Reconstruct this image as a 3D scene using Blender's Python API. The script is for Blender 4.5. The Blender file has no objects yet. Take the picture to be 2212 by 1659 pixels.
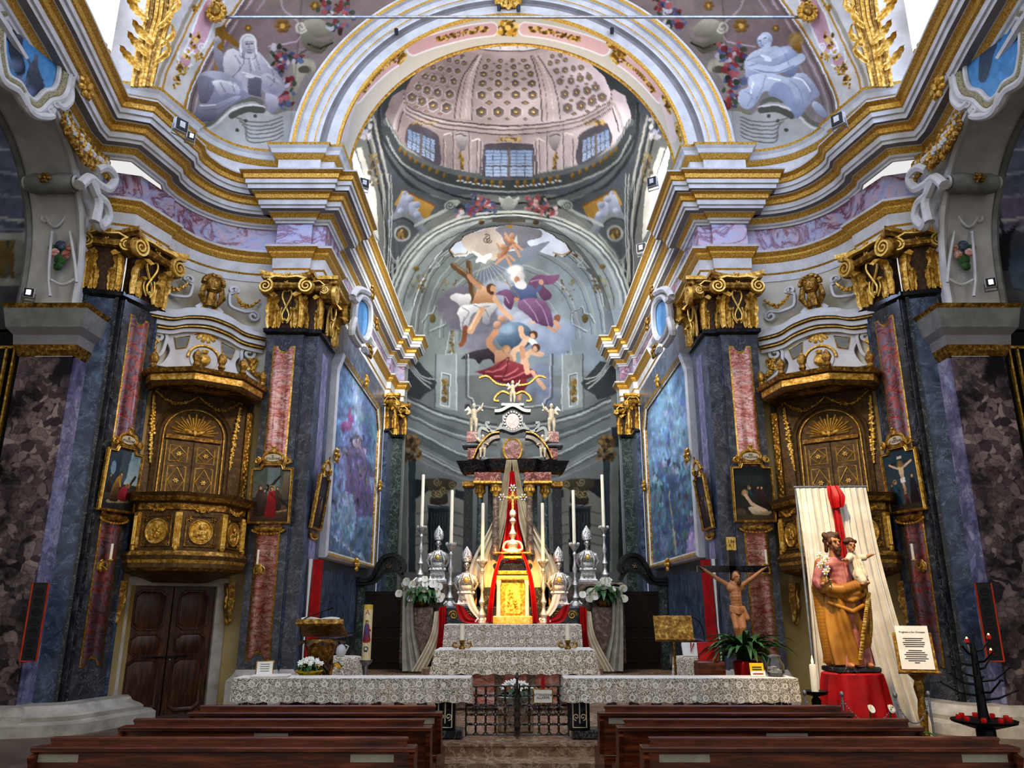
import bpy, bmesh, math, random
import numpy as np
from mathutils import Vector, Matrix
random.seed(7); RNG = np.random.RandomState(5)
C = bpy.context.scene.collection
PI = math.pi
FPX, CXP, CYP, PITCH, EYE = 1660.0, 1106.0, 829.5, math.radians(16.1), 2.0
CP, SP = math.cos(PITCH), math.sin(PITCH)

def ray(x, y):
    v = (CYP - y) / FPX
    Y = CP - v * SP
    return (x - CXP) / FPX / Y, (SP + v * CP) / Y
def P(x, y, D):
    u, r = ray(x, y); return Vector((u * D, D, EYE + r * D))
def PZ(x, y, z):
    u, r = ray(x, y); D = (z - EYE) / r; return Vector((u * D, D, z))
def PX(x, y, X):
    u, r = ray(x, y); D = X / u; return Vector((X, D, EYE + r * D))
def proj(X, D, Z):
    """picture position of a world point (numpy arrays)"""
    dz = Z - EYE
    dep = D * CP + dz * SP; up = -D * SP + dz * CP
    return CXP + FPX * X / dep, CYP - FPX * up / dep

def lin(c):
    if isinstance(c, str):
        c = c.lstrip('#'); c = [int(c[i:i+2], 16) / 255 for i in (0, 2, 4)]
        c = [x / 12.92 if x <= .04045 else ((x + .055) / 1.055) ** 2.4 for x in c]
    return tuple(c[:3]) + (1.0,)

# ---------------------------------------------------------------- materials
MATS = {}
def newmat(name):
    m = bpy.data.materials.new(name); m.use_nodes = True
    nt = m.node_tree; nt.nodes.clear()
    o = nt.nodes.new('ShaderNodeOutputMaterial'); b = nt.nodes.new('ShaderNodeBsdfPrincipled')
    nt.links.new(b.outputs[0], o.inputs[0])
    MATS[name] = m
    return m, nt, b
def N(nt, t, **kw):
    n = nt.nodes.new('ShaderNode' + t)
    for k, v in kw.items():
        if k in n.inputs.keys(): n.inputs[k].default_value = v
        else: setattr(n, k, v)
    return n
def ramp(nt, src, stops, interp='LINEAR'):
    r = N(nt, 'ValToRGB'); cr = r.color_ramp; cr.interpolation = interp
    while len(cr.elements) < len(stops): cr.elements.new(.5)
    for e, (p, c) in zip(cr.elements, stops): e.position = p; e.color = lin(c)
    nt.links.new(src, r.inputs[0]); return r.outputs[0]
def mixc(nt, f, a, b, mode='MIX'):
    m = N(nt, 'Mix', data_type='RGBA', blend_type=mode)
    if isinstance(f, (int, float)): m.inputs[0].default_value = f
    else: nt.links.new(f, m.inputs[0])
    for s, i in ((a, 6), (b, 7)):
        if isinstance(s, (str, tuple)): m.inputs[i].default_value = lin(s)
        else: nt.links.new(s, m.inputs[i])
    return m.outputs[2]
def coords(nt, scale=(1, 1, 1), rot=(0, 0, 0)):
    t = N(nt, 'TexCoord'); mp = N(nt, 'Mapping')
    mp.inputs['Scale'].default_value = scale; mp.inputs['Rotation'].default_value = rot
    nt.links.new(t.outputs['Object'], mp.inputs[0]); return mp.outputs[0]
def noise(nt, co, scale, detail=5, rough=.6, dist=0):
    n = N(nt, 'TexNoise'); n.inputs['Scale'].default_value = scale; n.inputs['Detail'].default_value = detail
    n.inputs['Roughness'].default_value = rough; n.inputs['Distortion'].default_value = dist
    nt.links.new(co, n.inputs['Vector']); return n.outputs['Fac']
def bump(nt, b, h, s, d=.02):
    n = N(nt, 'Bump'); n.inputs['Strength'].default_value = s; n.inputs['Distance'].default_value = d
    nt.links.new(h, n.inputs['Height']); nt.links.new(n.outputs[0], b.inputs['Normal'])
def fin(b, rough=.6, metal=0, spec=.5, emit=None, es=0):
    b.inputs['Roughness'].default_value = rough; b.inputs['Metallic'].default_value = metal
    b.inputs['Specular IOR Level'].default_value = spec
    if emit: b.inputs['Emission Color'].default_value = lin(emit); b.inputs['Emission Strength'].default_value = es
def plain(name, c1, c2=None, scale=6, rough=.6, metal=0, spec=.4, bmp=0, detail=5, lo=.35, hi=.65, emit=None, es=0, sc=(1, 1, 1)):
    m, nt, b = newmat(name); fin(b, rough, metal, spec, emit, es)
    co = coords(nt, sc); f = noise(nt, co, scale, detail)
    nt.links.new(ramp(nt, f, [(lo, c1), (hi, c2 or c1)]), b.inputs['Base Color'])
    if bmp: bump(nt, b, f, bmp)
    return m
def veined(name, stops, vein, vscale=3, dist=2.5, scale=(1, 1, 1), rot=(0, 0, 0), rough=.3, vw=.05, nsc=4):
    """marble: cloudy ground from ramp stops plus thin veins"""
    m, nt, b = newmat(name); fin(b, rough)
    co = coords(nt, scale, rot)
    g = ramp(nt, noise(nt, co, nsc, 6, .6, dist), stops)
    n2 = noise(nt, co, vscale, 8, .65, dist * .6)
    a = N(nt, 'Math', operation='SUBTRACT'); a.inputs[1].default_value = .5; nt.links.new(n2, a.inputs[0])
    ab = N(nt, 'Math', operation='ABSOLUTE'); nt.links.new(a.outputs[0], ab.inputs[0])
    f = ramp(nt, ab.outputs[0], [(0, '#ffffff'), (vw, '#000000')])
    nt.links.new(mixc(nt, f, g, vein), b.inputs['Base Color']); return m
def breccia(name, dark, cols, scale=4, rough=.3):
    m, nt, b = newmat(name); fin(b, rough)
    co = coords(nt)
    nz = N(nt, 'TexNoise'); nz.inputs['Scale'].default_value = 3; nt.links.new(co, nz.inputs['Vector'])
    va = N(nt, 'VectorMath', operation='MULTIPLY_ADD'); nt.links.new(nz.outputs['Color'], va.inputs[0])
    va.inputs[1].default_value = (.55, .55, .55); nt.links.new(co, va.inputs[2])
    v = N(nt, 'TexVoronoi'); v.inputs['Scale'].default_value = scale; nt.links.new(va.outputs[0], v.inputs['Vector'])
    sep = N(nt, 'SeparateColor'); nt.links.new(v.outputs['Color'], sep.inputs[0])
    cell = ramp(nt, sep.outputs[0], [(i / (len(cols) - 1), c) for i, c in enumerate(cols)])
    e = N(nt, 'TexVoronoi', feature='DISTANCE_TO_EDGE'); e.inputs['Scale'].default_value = scale
    nt.links.new(va.outputs[0], e.inputs['Vector'])
    f = ramp(nt, e.outputs['Distance'], [(.0, '#c0c0c0'), (.10, '#000000')])
    c = mixc(nt, f, cell, dark)
    f2 = ramp(nt, noise(nt, co, 1.4, 4), [(.46, '#000000'), (.64, '#ffffff')])
    nt.links.new(mixc(nt, f2, c, dark), b.inputs['Base Color']); return m
def vcol(name, rough=.75, spec=.25, metal=0, es=0, nz=.12):
    """painted surface: colours stored on the mesh, slightly mottled"""
    m, nt, b = newmat(name); fin(b, rough, metal, spec)
    a = N(nt, 'Attribute', attribute_name='Col')
    co = coords(nt); f = ramp(nt, noise(nt, co, 9, 6), [(.3, '#b8b8b8'), (.7, '#ffffff')])
    c = mixc(nt, nz, a.outputs['Color'], f, 'MULTIPLY')
    nt.links.new(c, b.inputs['Base Color'])
    if es:
        nt.links.new(c, b.inputs['Emission Color']); b.inputs['Emission Strength'].default_value = es
    return m

# ---------------------------------------------------------------- mesh builder
class M:
    def __init__(s): s.v = []; s.f = []; s.fm = []; s.ms = []
    def mi(s, m):
        m = MATS[m] if isinstance(m, str) else m
        if m not in s.ms: s.ms.append(m)
        return s.ms.index(m)
    def add(s, vs, fs, m):
        k = len(s.v); i = s.mi(m)
        s.v += [tuple(v) for v in vs]
        for f in fs: s.f.append([k + j for j in f]); s.fm.append(i)
        return s
    def box(s, c, d, m, rz=0, mtx=None):
        hx, hy, hz = d[0] / 2, d[1] / 2, d[2] / 2
        vs = [Vector((x * hx, y * hy, z * hz)) for x in (-1, 1) for y in (-1, 1) for z in (-1, 1)]
        R = mtx or Matrix.Rotation(rz, 3, 'Z')
        c = Vector(c)
        return s.add([R @ v + c for v in vs], [(0, 1, 3, 2), (4, 6, 7, 5), (0, 4, 5, 1), (2, 3, 7, 6), (0, 2, 6, 4), (1, 5, 7, 3)], m)
    def bevbox(s, c, d, m, b=.01, rz=0):
        """box whose upper and lower edges are chamfered"""
        hx, hy, hz = d[0] / 2, d[1] / 2, d[2] / 2
        ring = [(-1, -1), (1, -1), (1, 1), (-1, 1)]; vs = []
        R = Matrix.Rotation(rz, 3, 'Z')
        for z, k in ((-hz, b), (-hz + b, 0), (hz - b, 0), (hz, b)):
            for x, y in ring: vs.append(R @ Vector((x * (hx - k), y * (hy - k), z)) + Vector(c))
        fs = [(3, 2, 1, 0), (12, 13, 14, 15)]
        for l in range(3):
            for i in range(4): fs.append((l*4+i, l*4+(i+1) % 4, l*4+4+(i+1) % 4, l*4+4+i))
        return s.add(vs, fs, m)
    def rings(s, rs, m, closed=True, caps=True):
        n = len(rs[0]); vs = [v for r in rs for v in r]; fs = []
        for a in range(len(rs) - 1):
            for i in range(n if closed else n - 1):
                j = (i + 1) % n
                fs.append((a*n+i, a*n+j, (a+1)*n+j, (a+1)*n+i))
        if caps and closed:
            fs.append(tuple(range(n - 1, -1, -1))); fs.append(tuple((len(rs)-1)*n + i for i in range(n)))
        return s.add(vs, fs, m)
    def lathe(s, prof, c, m, seg=16, mtx=None, a0=0, a1=2*PI):
        c = Vector(c); R = mtx or Matrix.Identity(3); full = abs(a1 - a0 - 2*PI) < 1e-6
        n = seg if full else seg + 1
        rs = [[R @ Vector((r * math.cos(a0 + (a1-a0)*i/seg), r * math.sin(a0 + (a1-a0)*i/seg), z)) + c for i in range(n)] for r, z in prof]
        return s.rings(rs, m, full, full)
    def tube(s, pts, r, m, seg=6, caps=True):
        pts = [Vector(p) for p in pts]; n = len(pts)
        rr = r if isinstance(r, (list, tuple)) else [r] * n
        rs = []; up = None
        for i, p in enumerate(pts):
            t = (pts[min(i+1, n-1)] - pts[max(i-1, 0)]); t = t.normalized() if t.length > 1e-9 else Vector((0, 0, 1))
            if up is None: up = Vector((0, 0, 1)) if abs(t.z) < .9 else Vector((1, 0, 0))
            a = t.cross(up); a = a.normalized() if a.length > 1e-6 else Vector((1, 0, 0)); b2 = a.cross(t).normalized(); up = b2
            rs.append([p + (a * math.cos(2*PI*k/seg) + b2 * math.sin(2*PI*k/seg)) * rr[i] for k in range(seg)])
        return s.rings(rs, m, True, caps)
    def ell(s, c, r, m, seg=10, rg=7, mtx=None):
        r = r if isinstance(r, (list, tuple)) else (r, r, r); R = mtx or Matrix.Identity(3); c = Vector(c)
        rs = [[R @ Vector((r[0]*math.sin(t)*math.cos(p), r[1]*math.sin(t)*math.sin(p), -r[2]*math.cos(t))) + c
               for p in [2*PI*i/seg for i in range(seg)]] for t in [PI*(.02 + .96*j/(rg-1)) for j in range(rg)]]
        return s.rings(rs, m)
    def poly(s, pts, m, back=None):
        """flat polygon, or a slab when back (an offset vector) is given"""
        n = len(pts); pts = [Vector(p) for p in pts]
        if back is None: return s.add(pts, [tuple(range(n))], m)
        b = Vector(back)
        return s.add(pts + [p + b for p in pts], [tuple(range(n)), tuple(range(2*n-1, n-1, -1))] + [(i, i+n, (i+1) % n + n, (i+1) % n) for i in range(n)], m)
    def ribbon(s, pts, w, t, m, mtx=None, c=(0, 0, 0)):
        """strip of width w, thickness t following pts in the local x-z plane, standing out along -y"""
        R = mtx or Matrix.Identity(3); c = Vector(c); rs = []; n = len(pts)
        ww = w if isinstance(w, (list, tuple)) else [w]*n
        for i, p in enumerate(pts):
            a = pts[max(i-1, 0)]; b = pts[min(i+1, n-1)]
            dx, dz = b[0]-a[0], b[1]-a[1]; l = math.hypot(dx, dz) or 1
            nx, nz = -dz/l*ww[i]/2, dx/l*ww[i]/2
            q = [(p[0]+nx, 0, p[1]+nz), (p[0]+nx*.8, -t, p[1]+nz*.8), (p[0]-nx*.8, -t, p[1]-nz*.8), (p[0]-nx, 0, p[1]-nz)]
            rs.append([R @ Vector(k) + c for k in q])
        return s.rings(rs, m)
    def build(s, name, parent=None, mirror=False, sharp=35, world=True):
        v = np.array(s.v, dtype=np.float64).reshape(-1, 3); f = s.f
        if mirror: v = v * (-1, 1, 1); f = [q[::-1] for q in f]
        if parent is not None and world: v = v - np.array(origin(parent))
        me = bpy.data.meshes.new(name); me.from_pydata(v.tolist(), [], f)
        for m in s.ms: me.materials.append(m)
        me.polygons.foreach_set('material_index', s.fm)
        me.polygons.foreach_set('use_smooth', [True] * len(f))
        if sharp is not None: me.set_sharp_from_angle(angle=math.radians(sharp))
        me.update()
        o = bpy.data.objects.new(name, me); C.objects.link(o)
        if parent is not None: o.parent = parent
        return o
def origin(o):
    r = Vector((0, 0, 0))
    while o is not None: r = r + o.location; o = o.parent
    return r
def thing(name, label, cat, loc=(0, 0, 0), rz=0, group=None):
    o = bpy.data.objects.new(name, None); o.empty_display_size = .1; C.objects.link(o)
    o.location = loc; o.rotation_euler = (0, 0, rz); return tag(o, label, cat, group)
def tag(o, label, cat, group=None):
    o['label'] = label; o['category'] = cat
    if group: o['group'] = group
    return o
def struct(o): o['kind'] = 'structure'; return o
def dup(root, loc, rz=None, label=None, group=None):
    r = root.copy(); C.objects.link(r); r.location = loc
    if rz is not None: r.rotation_euler = (0, 0, rz)
    if label: r['label'] = label
    if group: r['group'] = group
    def kids(a, b):
        for ch in list(a.children):
            c = ch.copy(); C.objects.link(c); c.parent = b; kids(ch, c)
    kids(root, r); return r
def sweep(mb, path, prof, up=None):
    """prof rows (p, z, material of the strip that follows) along a plan path; p stands out to the right of the path"""
    n = len(path); pts = []
    nr = []
    for i in range(n - 1):
        dx, dy = path[i+1][0]-path[i][0], path[i+1][1]-path[i][1]; l = math.hypot(dx, dy); nr.append((dy/l, -dx/l))
    for i in range(n):
        a = nr[max(i-1, 0)]; b = nr[min(i, n-2)]; d = 1 + a[0]*b[0] + a[1]*b[1]; d = max(d, .35)
        pts.append(((a[0]+b[0])/d, (a[1]+b[1])/d))
    for k in range(len(prof) - 1):
        (p0, z0, m), (p1, z1, _) = prof[k], prof[k+1]
        vs = []; fs = []
        for i in range(n):
            vs.append((path[i][0]+pts[i][0]*p0, path[i][1]+pts[i][1]*p0, z0)); vs.append((path[i][0]+pts[i][0]*p1, path[i][1]+pts[i][1]*p1, z1))
        for i in range(n-1): fs.append((2*i, 2*i+1, 2*i+3, 2*i+2))
        mb.add(vs, fs, m)
    return mb
def bez(pts, n=10):
    """smooth curve through the points (Catmull-Rom)"""
    out = []; m = len(pts)
    for i in range(m - 1):
        p0, p1, p2, p3 = pts[max(i-1, 0)], pts[i], pts[i+1], pts[min(i+2, m-1)]
        for k in range(n):
            t = k / n
            out.append(tuple(.5*((2*b) + (-a+c)*t + (2*a-5*b+4*c-d)*t*t + (-a+3*b-3*c+d)*t**3) for a, b, c, d in zip(p0, p1, p2, p3)))
    out.append(tuple(pts[-1])); return out
def spiral(cx, cz, r0, r1, turns, a0, d=1, n=26):
    return [(cx + (r0+(r1-r0)*i/n)*math.cos(a0+d*2*PI*turns*i/n), cz + (r0+(r1-r0)*i/n)*math.sin(a0+d*2*PI*turns*i/n)) for i in range(n+1)]

# ---------------------------------------------------------------- material library
plain('white_plaster', '#cfd0cf', '#bab9b6', 3, .6, bmp=.05)
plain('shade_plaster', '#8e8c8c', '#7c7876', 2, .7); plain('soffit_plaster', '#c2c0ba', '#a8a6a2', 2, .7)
plain('cream_plaster', '#cdc9ba', '#b9b29c', 2.2, .7)
plain('ochre_wall', '#a38c52', '#b9aa82', 1.0, .7)
def goldmat(name, a, b2, c, rough=.34, metal=.75, sc=14):
    m, nt, b = newmat(name); fin(b, rough, metal, .5)
    co = coords(nt); f = noise(nt, co, sc, 7, .7)
    nt.links.new(ramp(nt, f, [(.3, a), (.5, b2), (.7, c)]), b.inputs['Base Color']); bump(nt, b, f, .5, .03)
goldmat('gold', '#6b4a14', '#c99a36', '#f6e2a0', .3, .55)
goldmat('gold_leaf', '#8a5f1a', '#cfa03e', '#f0d690', .32, .55, 34)
goldmat('gold_dark', '#3a260c', '#8a6420', '#dcb865', .35, .55)
goldmat('gold_bright', '#b8842a', '#f0c860', '#fff0b8', .3, .5)
goldmat('bronze_wood', '#3c2a12', '#5a421e', '#7d6130', .42, .25, 9)
goldmat('silver', '#77746e', '#c8c6c0', '#ffffff', .28, .7, 30)
goldmat('bell_brown', '#2a1a0e', '#4a3018', '#6a4c28', .5, .2)
veined('grey_marble', [(.3, '#26272a'), (.55, '#44464b'), (.75, '#67696e')], '#8d9096', 2.6, 1.2, rough=.28, vw=.006, nsc=4.5)
veined('blue_marble', [(.3, '#222a36'), (.55, '#465468'), (.78, '#6c7e96')], '#8fa0b4', 2.6, 1.2, rough=.3, vw=.006, nsc=3.2)
veined('dark_marble', [(.3, '#17191a'), (.6, '#2e3232'), (.8, '#4a4e4c')], '#80867f', 3, 1.5, rough=.25, vw=.012)
veined('red_marble', [(.28, '#94503f'), (.42, '#c07c6a'), (.56, '#cfa596'), (.72, '#d0c4ba')], '#7c3026', 2.2, 2.8, (1, 1, 2.6), (0, .5, 0), .3, .035, 1.6)
veined('rose_marble', [(.25, '#8a403c'), (.40, '#b8685e'), (.52, '#767a86'), (.62, '#b0625c'), (.8, '#c08a84')], '#742c2c', 2, 2.2, (1, 1, 1.8), (0, -.5, 0), .3, .03, 1.3)
veined('violet_marble', [(.25, '#7f7c98'), (.45, '#a2a3bc'), (.6, '#b69ca6'), (.8, '#c2c0d0')], '#74384a', .9, 2.8, (1, 1, 1.3), (.5, .6, .3), .35, .06, 1.2)
veined('pink_marble', [(.3, '#a58a88'), (.5, '#c0a4a0'), (.7, '#b3aab6')], '#7d4a4c', 1.2, 2.6, (1, 1, 1.3), (.4, .5, .3), .35, .05, 1.3)
veined('lilac_marble', [(.3, '#67688c'), (.55, '#9a98ba'), (.8, '#c3bfd2')], '#55587a', 3, 2, (1, 1, .6), rough=.35, vw=.03)
veined('brown_marble', [(.3, '#4a3a2e'), (.5, '#7c6858'), (.7, '#a89684')], '#3b2c22', 4, 2.5, rough=.3, vw=.03)
veined('green_marble', [(.3, '#1c2624'), (.55, '#343f3d'), (.8, '#5c6864')], '#7c867f', 3, 2, rough=.25, vw=.015)
veined('black_marble', [(.3, '#0a0a0c'), (.7, '#1c1d22')], '#5b5e66', 4, 1, rough=.18, vw=.006)
veined('step_marble', [(.3, '#5a4030'), (.5, '#8a6c54'), (.7, '#a48c74')], '#c0a890', 2.5, 2, rough=.25, vw=.03)
veined('retable_red', [(.3, '#3a1a18'), (.55, '#6e3630'), (.8, '#94605a')], '#c0a090', 4, 2, rough=.25, vw=.02)
plain('recess_shade_wood', '#120a06', '#2a170c', 6, .4, sc=(6, 6, 1))  # portal door wood, the shade of its recess put into the colour
breccia('breccia', '#1d181c', ['#2c2428', '#6a5a5c', '#8f7d78', '#3a3036', '#a8968e', '#4a3e42'], 6.2)
breccia('breccia_violet', '#4a4868', ['#8486a8', '#a2a2be', '#76748e', '#b2b0c4'], 7)
m_, nt_, b_ = newmat('wood_dark'); fin(b_, .3)
co_ = coords(nt_, (1, 9, 9)); nt_.links.new(ramp(nt_, noise(nt_, co_, 2.2, 6, .6, .6), [(.3, '#2a130a'), (.5, '#542814'), (.75, '#8a4a2a')]), b_.inputs['Base Color'])
m_, nt_, b_ = newmat('door_wood'); fin(b_, .38)
co_ = coords(nt_, (9, 9, 1)); nt_.links.new(ramp(nt_, noise(nt_, co_, 2.2, 6, .6, .6), [(.3, '#20110a'), (.5, '#422614'), (.8, '#74492a')]), b_.inputs['Base Color'])
plain('iron', '#17181a', '#2c2d30', 12, .4, .7)
plain('black_plastic', '#0c0d10', '#15161a', 10, .4)
plain('white_cloth', '#e2ded4', '#cfc9bc', 4, .8)
plain('cream_cloth', '#d8cfb8', '#c2b698', 4, .8)
plain('grey_cloth', '#a9a698', '#8f8b7c', 4, .85)
plain('red_cloth', '#b0060c', '#8a0408', 5, .55)
plain('white_paper', '#e6e4da', '#dad6c8', 5, .7)
plain('wax', '#f0ead8', '#e2d8bc', 3, .45, emit='#f0e0b8', es=.05)
plain('yellow_paper', '#e8c81a', '#d0a80c', 8, .6)
plain('leaf_green', '#18361a', '#3d6a34', 9, .45)
plain('petal_white', '#f4f2ea', '#dfe2d2', 7, .5)
plain('skin_wood', '#b88660', '#96683f', 6, .5)
plain('skin_pale', '#d2a888', '#b88a66', 6, .5)
plain('hair_brown', '#3a2214', '#54341c', 20, .6, bmp=.5)
plain('orange_paint', '#c4421c', '#a5340f', 8, .5)
plain('red_glass', '#a00c14', '#6e060c', 8, .15, emit='#ff3010', es=.12)
plain('flame', '#ffe090', '#ffb030', 4, .5, emit='#ffd070', es=9)
plain('ink', '#1e1c1a', None, 4, .7)
plain('lit_glass', '#ffffff', None, 4, .2, emit='#e8f2ff', es=4)
plain('daylight', '#f6fbff', None, 4, .3, emit='#eef5ff', es=1.1)
plain('steel', '#8d9094', '#aeb1b4', 10, .35, .8)
plain('old_steel', '#2e2b26', '#6a655c', 12, .4, .6); plain('ivory', '#a99c84', '#8c8069', 8, .55)
plain('floor_stone', '#4a3a30', '#6a584a', 2.5, .35)
plain('stone_base', '#9c9588', '#c2bcae', 3, .5, bmp=.1)
plain('fabric_black', '#17130f', '#241e18', 9, .8)
plain('rose_stucco', '#d8b4ae', '#c49c98', 3, .7)
plain('grey_stucco', '#6f716c', '#8a8b84', 3, .7)
plain('speckle_stucco', '#4b4636', '#b9b08c', 60, .7)
# ---------------------------------------------------------------- camera and frames
cam = bpy.data.objects.new('camera', bpy.data.cameras.new('camera')); C.objects.link(cam)
cam.data.sensor_width = 36; cam.data.lens = 36 * FPX / 2212; cam.location = (0, 0, EYE)
cam.rotation_euler = (PI/2 + PITCH, 0, 0); cam.data.clip_end = 200
bpy.context.scene.camera = cam
def xf(mb, R, c=(0, 0, 0)):
    c = Vector(c); mb.v = [tuple(R @ Vector(v) + c) for v in mb.v]; return mb
def face(n): return math.atan2(n[0], -n[1])          # turn that makes local -y look along n
def RZ(a): return Matrix.Rotation(a, 3, 'Z')
def RX(a): return Matrix.Rotation(a, 3, 'X')
def RY(a): return Matrix.Rotation(a, 3, 'Y')
SIDE = {1: 'left', -1: 'right'}

# ---------------------------------------------------------------- ornament makers (local: x right, -y out, z up)
def leaf_mesh(mb, m, L=.5, w=.16, curl=.5, R=None, c=(0, 0, 0), lob=4, n=12):
    """acanthus leaf standing up from c, its tip curling out"""
    vs = []; fs = []
    for i in range(n + 1):
        t = i / n; z = L * math.sin(min(t, .86) * PI / 2 / .86) if t < .86 else L - (t - .86) * L * 1.1
        y = -curl * L * t ** 3 - .04 * L
        ww = w * (.35 + .75 * math.sin(PI * min(t * .8 + .15, 1))) * (.72 + .28 * abs(math.sin(t * lob * PI))) * (1 if t < .97 else .5)
        for k in (-1, -.5, 0, .5, 1):
            vs.append((k * ww, y - (.10 * L if k == 0 else .02 * L if abs(k) == 1 else .05 * L) * (1 if abs(k) != .5 else .3), z - abs(k) * .06 * L))
    for i in range(n):
        for k in range(4): a = i*5+k; fs.append((a, a+1, a+6, a+5))
    R = R or Matrix.Identity(3); c = Vector(c)
    return mb.add([R @ Vector(v) + c for v in vs], fs, m)
def flower_mesh(mb, m, c, r, n=6, m2=None, R=None):
    R = R or Matrix.Identity(3); c = Vector(c)
    for k in range(n):
        a = 2*PI*k/n
        mb.ell(R @ Vector((math.cos(a)*r*.6, -r*.15, math.sin(a)*r*.6)) + c, (r*.42, r*.25, r*.28), m, 6, 5, R @ RY(-a))
    return mb.ell(R @ Vector((0, -r*.3, 0)) + c, r*.3, m2 or m, 6, 5)
def swag_mesh(mb, m, pts, r, k=3):
    """garland: clustered buds along a line"""
    mb.tube(pts, r*.55, m, 5)
    for i, p in enumerate(pts):
        t = i / max(len(pts) - 1, 1); q = r * (.55 + .6 * math.sin(PI * t))
        for j in range(k):
            a = RNG.rand() * 2 * PI; d = q * .7
            mb.ell((p[0] + math.cos(a)*d, p[1] - q*.5*RNG.rand(), p[2] + math.sin(a)*d), q * (.45 + .4*RNG.rand()), m, 6, 4)
    return mb
def capital(root, w, h, z0, R=None, c=(0, 0, 0), mir=False, knot=True):
    R = R or Matrix.Identity(3); c = Vector(c) + Vector((0, 0, z0))
    def put(mb, name, par): return xf(mb, R, c).build(name, par, mir, 40, False)
    mb = M()
    mb.rings([[(-w*.5*k, .05, z), (-w*.5*k, -o, z), (w*.5*k, -o, z), (w*.5*k, .05, z)] for k, o, z in ((1, .03, 0), (.98, .05, h*.4), (1.02, .1, h*.72), (1.2, .2, h*.9))], 'bell_brown')
    fr = [(x, -(.10 + .30*abs(x/(.74*w))**2.2)*min(w, 1)) for x in [(-.74 + 1.48*i/14)*w for i in range(15)]]
    for z, t, g, k in ((h*.88, .07*h, 'gold_dark', .94), (h*.95, .07*h, 'gold', 1)):
        mb.poly([(x*k, y*k, z) for x, y in fr] + [(.74*w*k, .05, z), (-.74*w*k, .05, z)], g, (0, 0, t))
    mb.tube([(-.45*w, -.2, h*.74), (.45*w, -.2, h*.74)], .07*h, 'gold_dark', 8)
    cap = put(mb, 'capital', root)
    for s in (-1, 1):
        v = M(); sp = spiral(s*.56*w, h*.72, .21*w, .03*w, 2.1, PI/2, s, 40)
        v.ribbon([(0, h*.88)] + [(s*.3*w, h*.9)] + sp, [.05*w, .06*w] + [.07*w - .04*w*i/40 for i in range(41)], .10, 'gold_bright', None, (0, -.20*min(w, 1)-.05, 0))
        v.rings([[(s*.56*w + .22*w*math.cos(a), y, h*.72 + .22*w*math.sin(a)) for a in [2*PI*i/16 for i in range(16)]] for y in (-.02, -.26*min(w, 1))], 'gold_dark')
        put(v, 'volute', cap)
        l = M(); leaf_mesh(l, 'gold', h*.60, w*.17, .42, RZ(-s*.35), (s*.42*w, -.05, 0)); put(l, 'acanthus_leaf', cap)
        l = M(); leaf_mesh(l, 'gold', h*.34, w*.11, .35, None, (s*.22*w, -.06, 0)); put(l, 'acanthus_leaf', cap)
    if knot:
        k = M(); r = .026*w
        for s in (-1, 1):
            p = bez([(s*.02*w, h*.66), (s*.1*w, h*.68), (s*.13*w, h*.56), (0, h*.36), (-s*.09*w, h*.22), (-s*.05*w, h*.11), (s*.0, h*.14)], 6)
            k.tube([(x, -.13 - .02*s, z) for x, z in p], r, 'gold_bright', 5)
            p = bez([(-s*.12*w, h*.36), (-s*.15*w, h*.2), (-s*.05*w, h*.06)], 6); k.tube([(x, -.12, z) for x, z in p], r*.8, 'gold_bright', 5)
        put(k, 'ribbon_knot', cap)
    f = M(); flower_mesh(f, 'gold', (0, -.2, h*.93), .13*w, 6); flower_mesh(f, 'gold', (0, -.24, h*.78), .09*w, 5); put(f, 'rosette', cap)
    return cap
def inlay(root, x, w, z0, z1, m, y=-.012, R=None, c=(0, 0, 0), mir=False, nb=True, name='marble_panel'):
    """inlaid panel with hollowed ends inside a gilt border"""
    def shape(hw, a, b, q):
        n = 8; cv = hw*.55
        top = [(x+hw, b), (x+cv, b)] + [(x + cv*math.cos(PI*i/n), b - q*math.sin(PI*i/n)) for i in range(1, n)] + [(x-cv, b), (x-hw, b)]
        bot = [(x-hw, a), (x-cv, a)] + [(x - cv*math.cos(PI*i/n), a + q*math.sin(PI*i/n)) for i in range(1, n)] + [(x+cv, a), (x+hw, a)]
        return top + bot
    R = R or Matrix.Identity(3)
    g = M(); g.poly([(px, y, pz) for px, pz in shape(w/2+.035, z0-.035, z1+.035, w*.3)], 'gold', (0, .01, 0)); b = xf(g, R, c).build('gilt_border', root, mir, None, False)
    g = M(); g.poly([(px, y-.006, pz) for px, pz in shape(w/2, z0, z1, w*.36)], m, (0, .01, 0)); return xf(g, R, c).build(name, root, mir, None, False)

# ---------------------------------------------------------------- plan lines of the left half (the right half mirrors it)
CON = bez([(-7.36, 14.92), (-7.12, 15.5), (-6.7, 15.98), (-6.15, 16.24), (-5.44, 16.36)], 7)
FB = [(-8.3, 13.75), (-7.66, 13.95), (-7.6, 13.97), (-7.3, 14.87)]
FPIER = [(-5.4, 16.0), (-4.6, 16.0), (-4.6, 16.1), (-4.3, 16.1), (-4.3, 17.4), (-4.45, 17.42)]
FCH = [(-4.45, 26.0), (-4.3, 26.02), (-4.3, 27.0), (-3.95, 27.02), (-3.95, 27.5)]
FULL = FB + CON + FPIER + FCH
NAVE = [(-7.0, 6.0), (-7.75, 10.4), (-8.2, 12.9), (-8.27, 13.74)]
NAVC = [(-7.0, 6.0), (-7.75, 10.4), (-8.2, 12.7), (-8.2, 13.3), (-7.62, 13.42), (-7.56, 13.44), (-7.36, 14.3), (-7.42, 14.5)]
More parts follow.
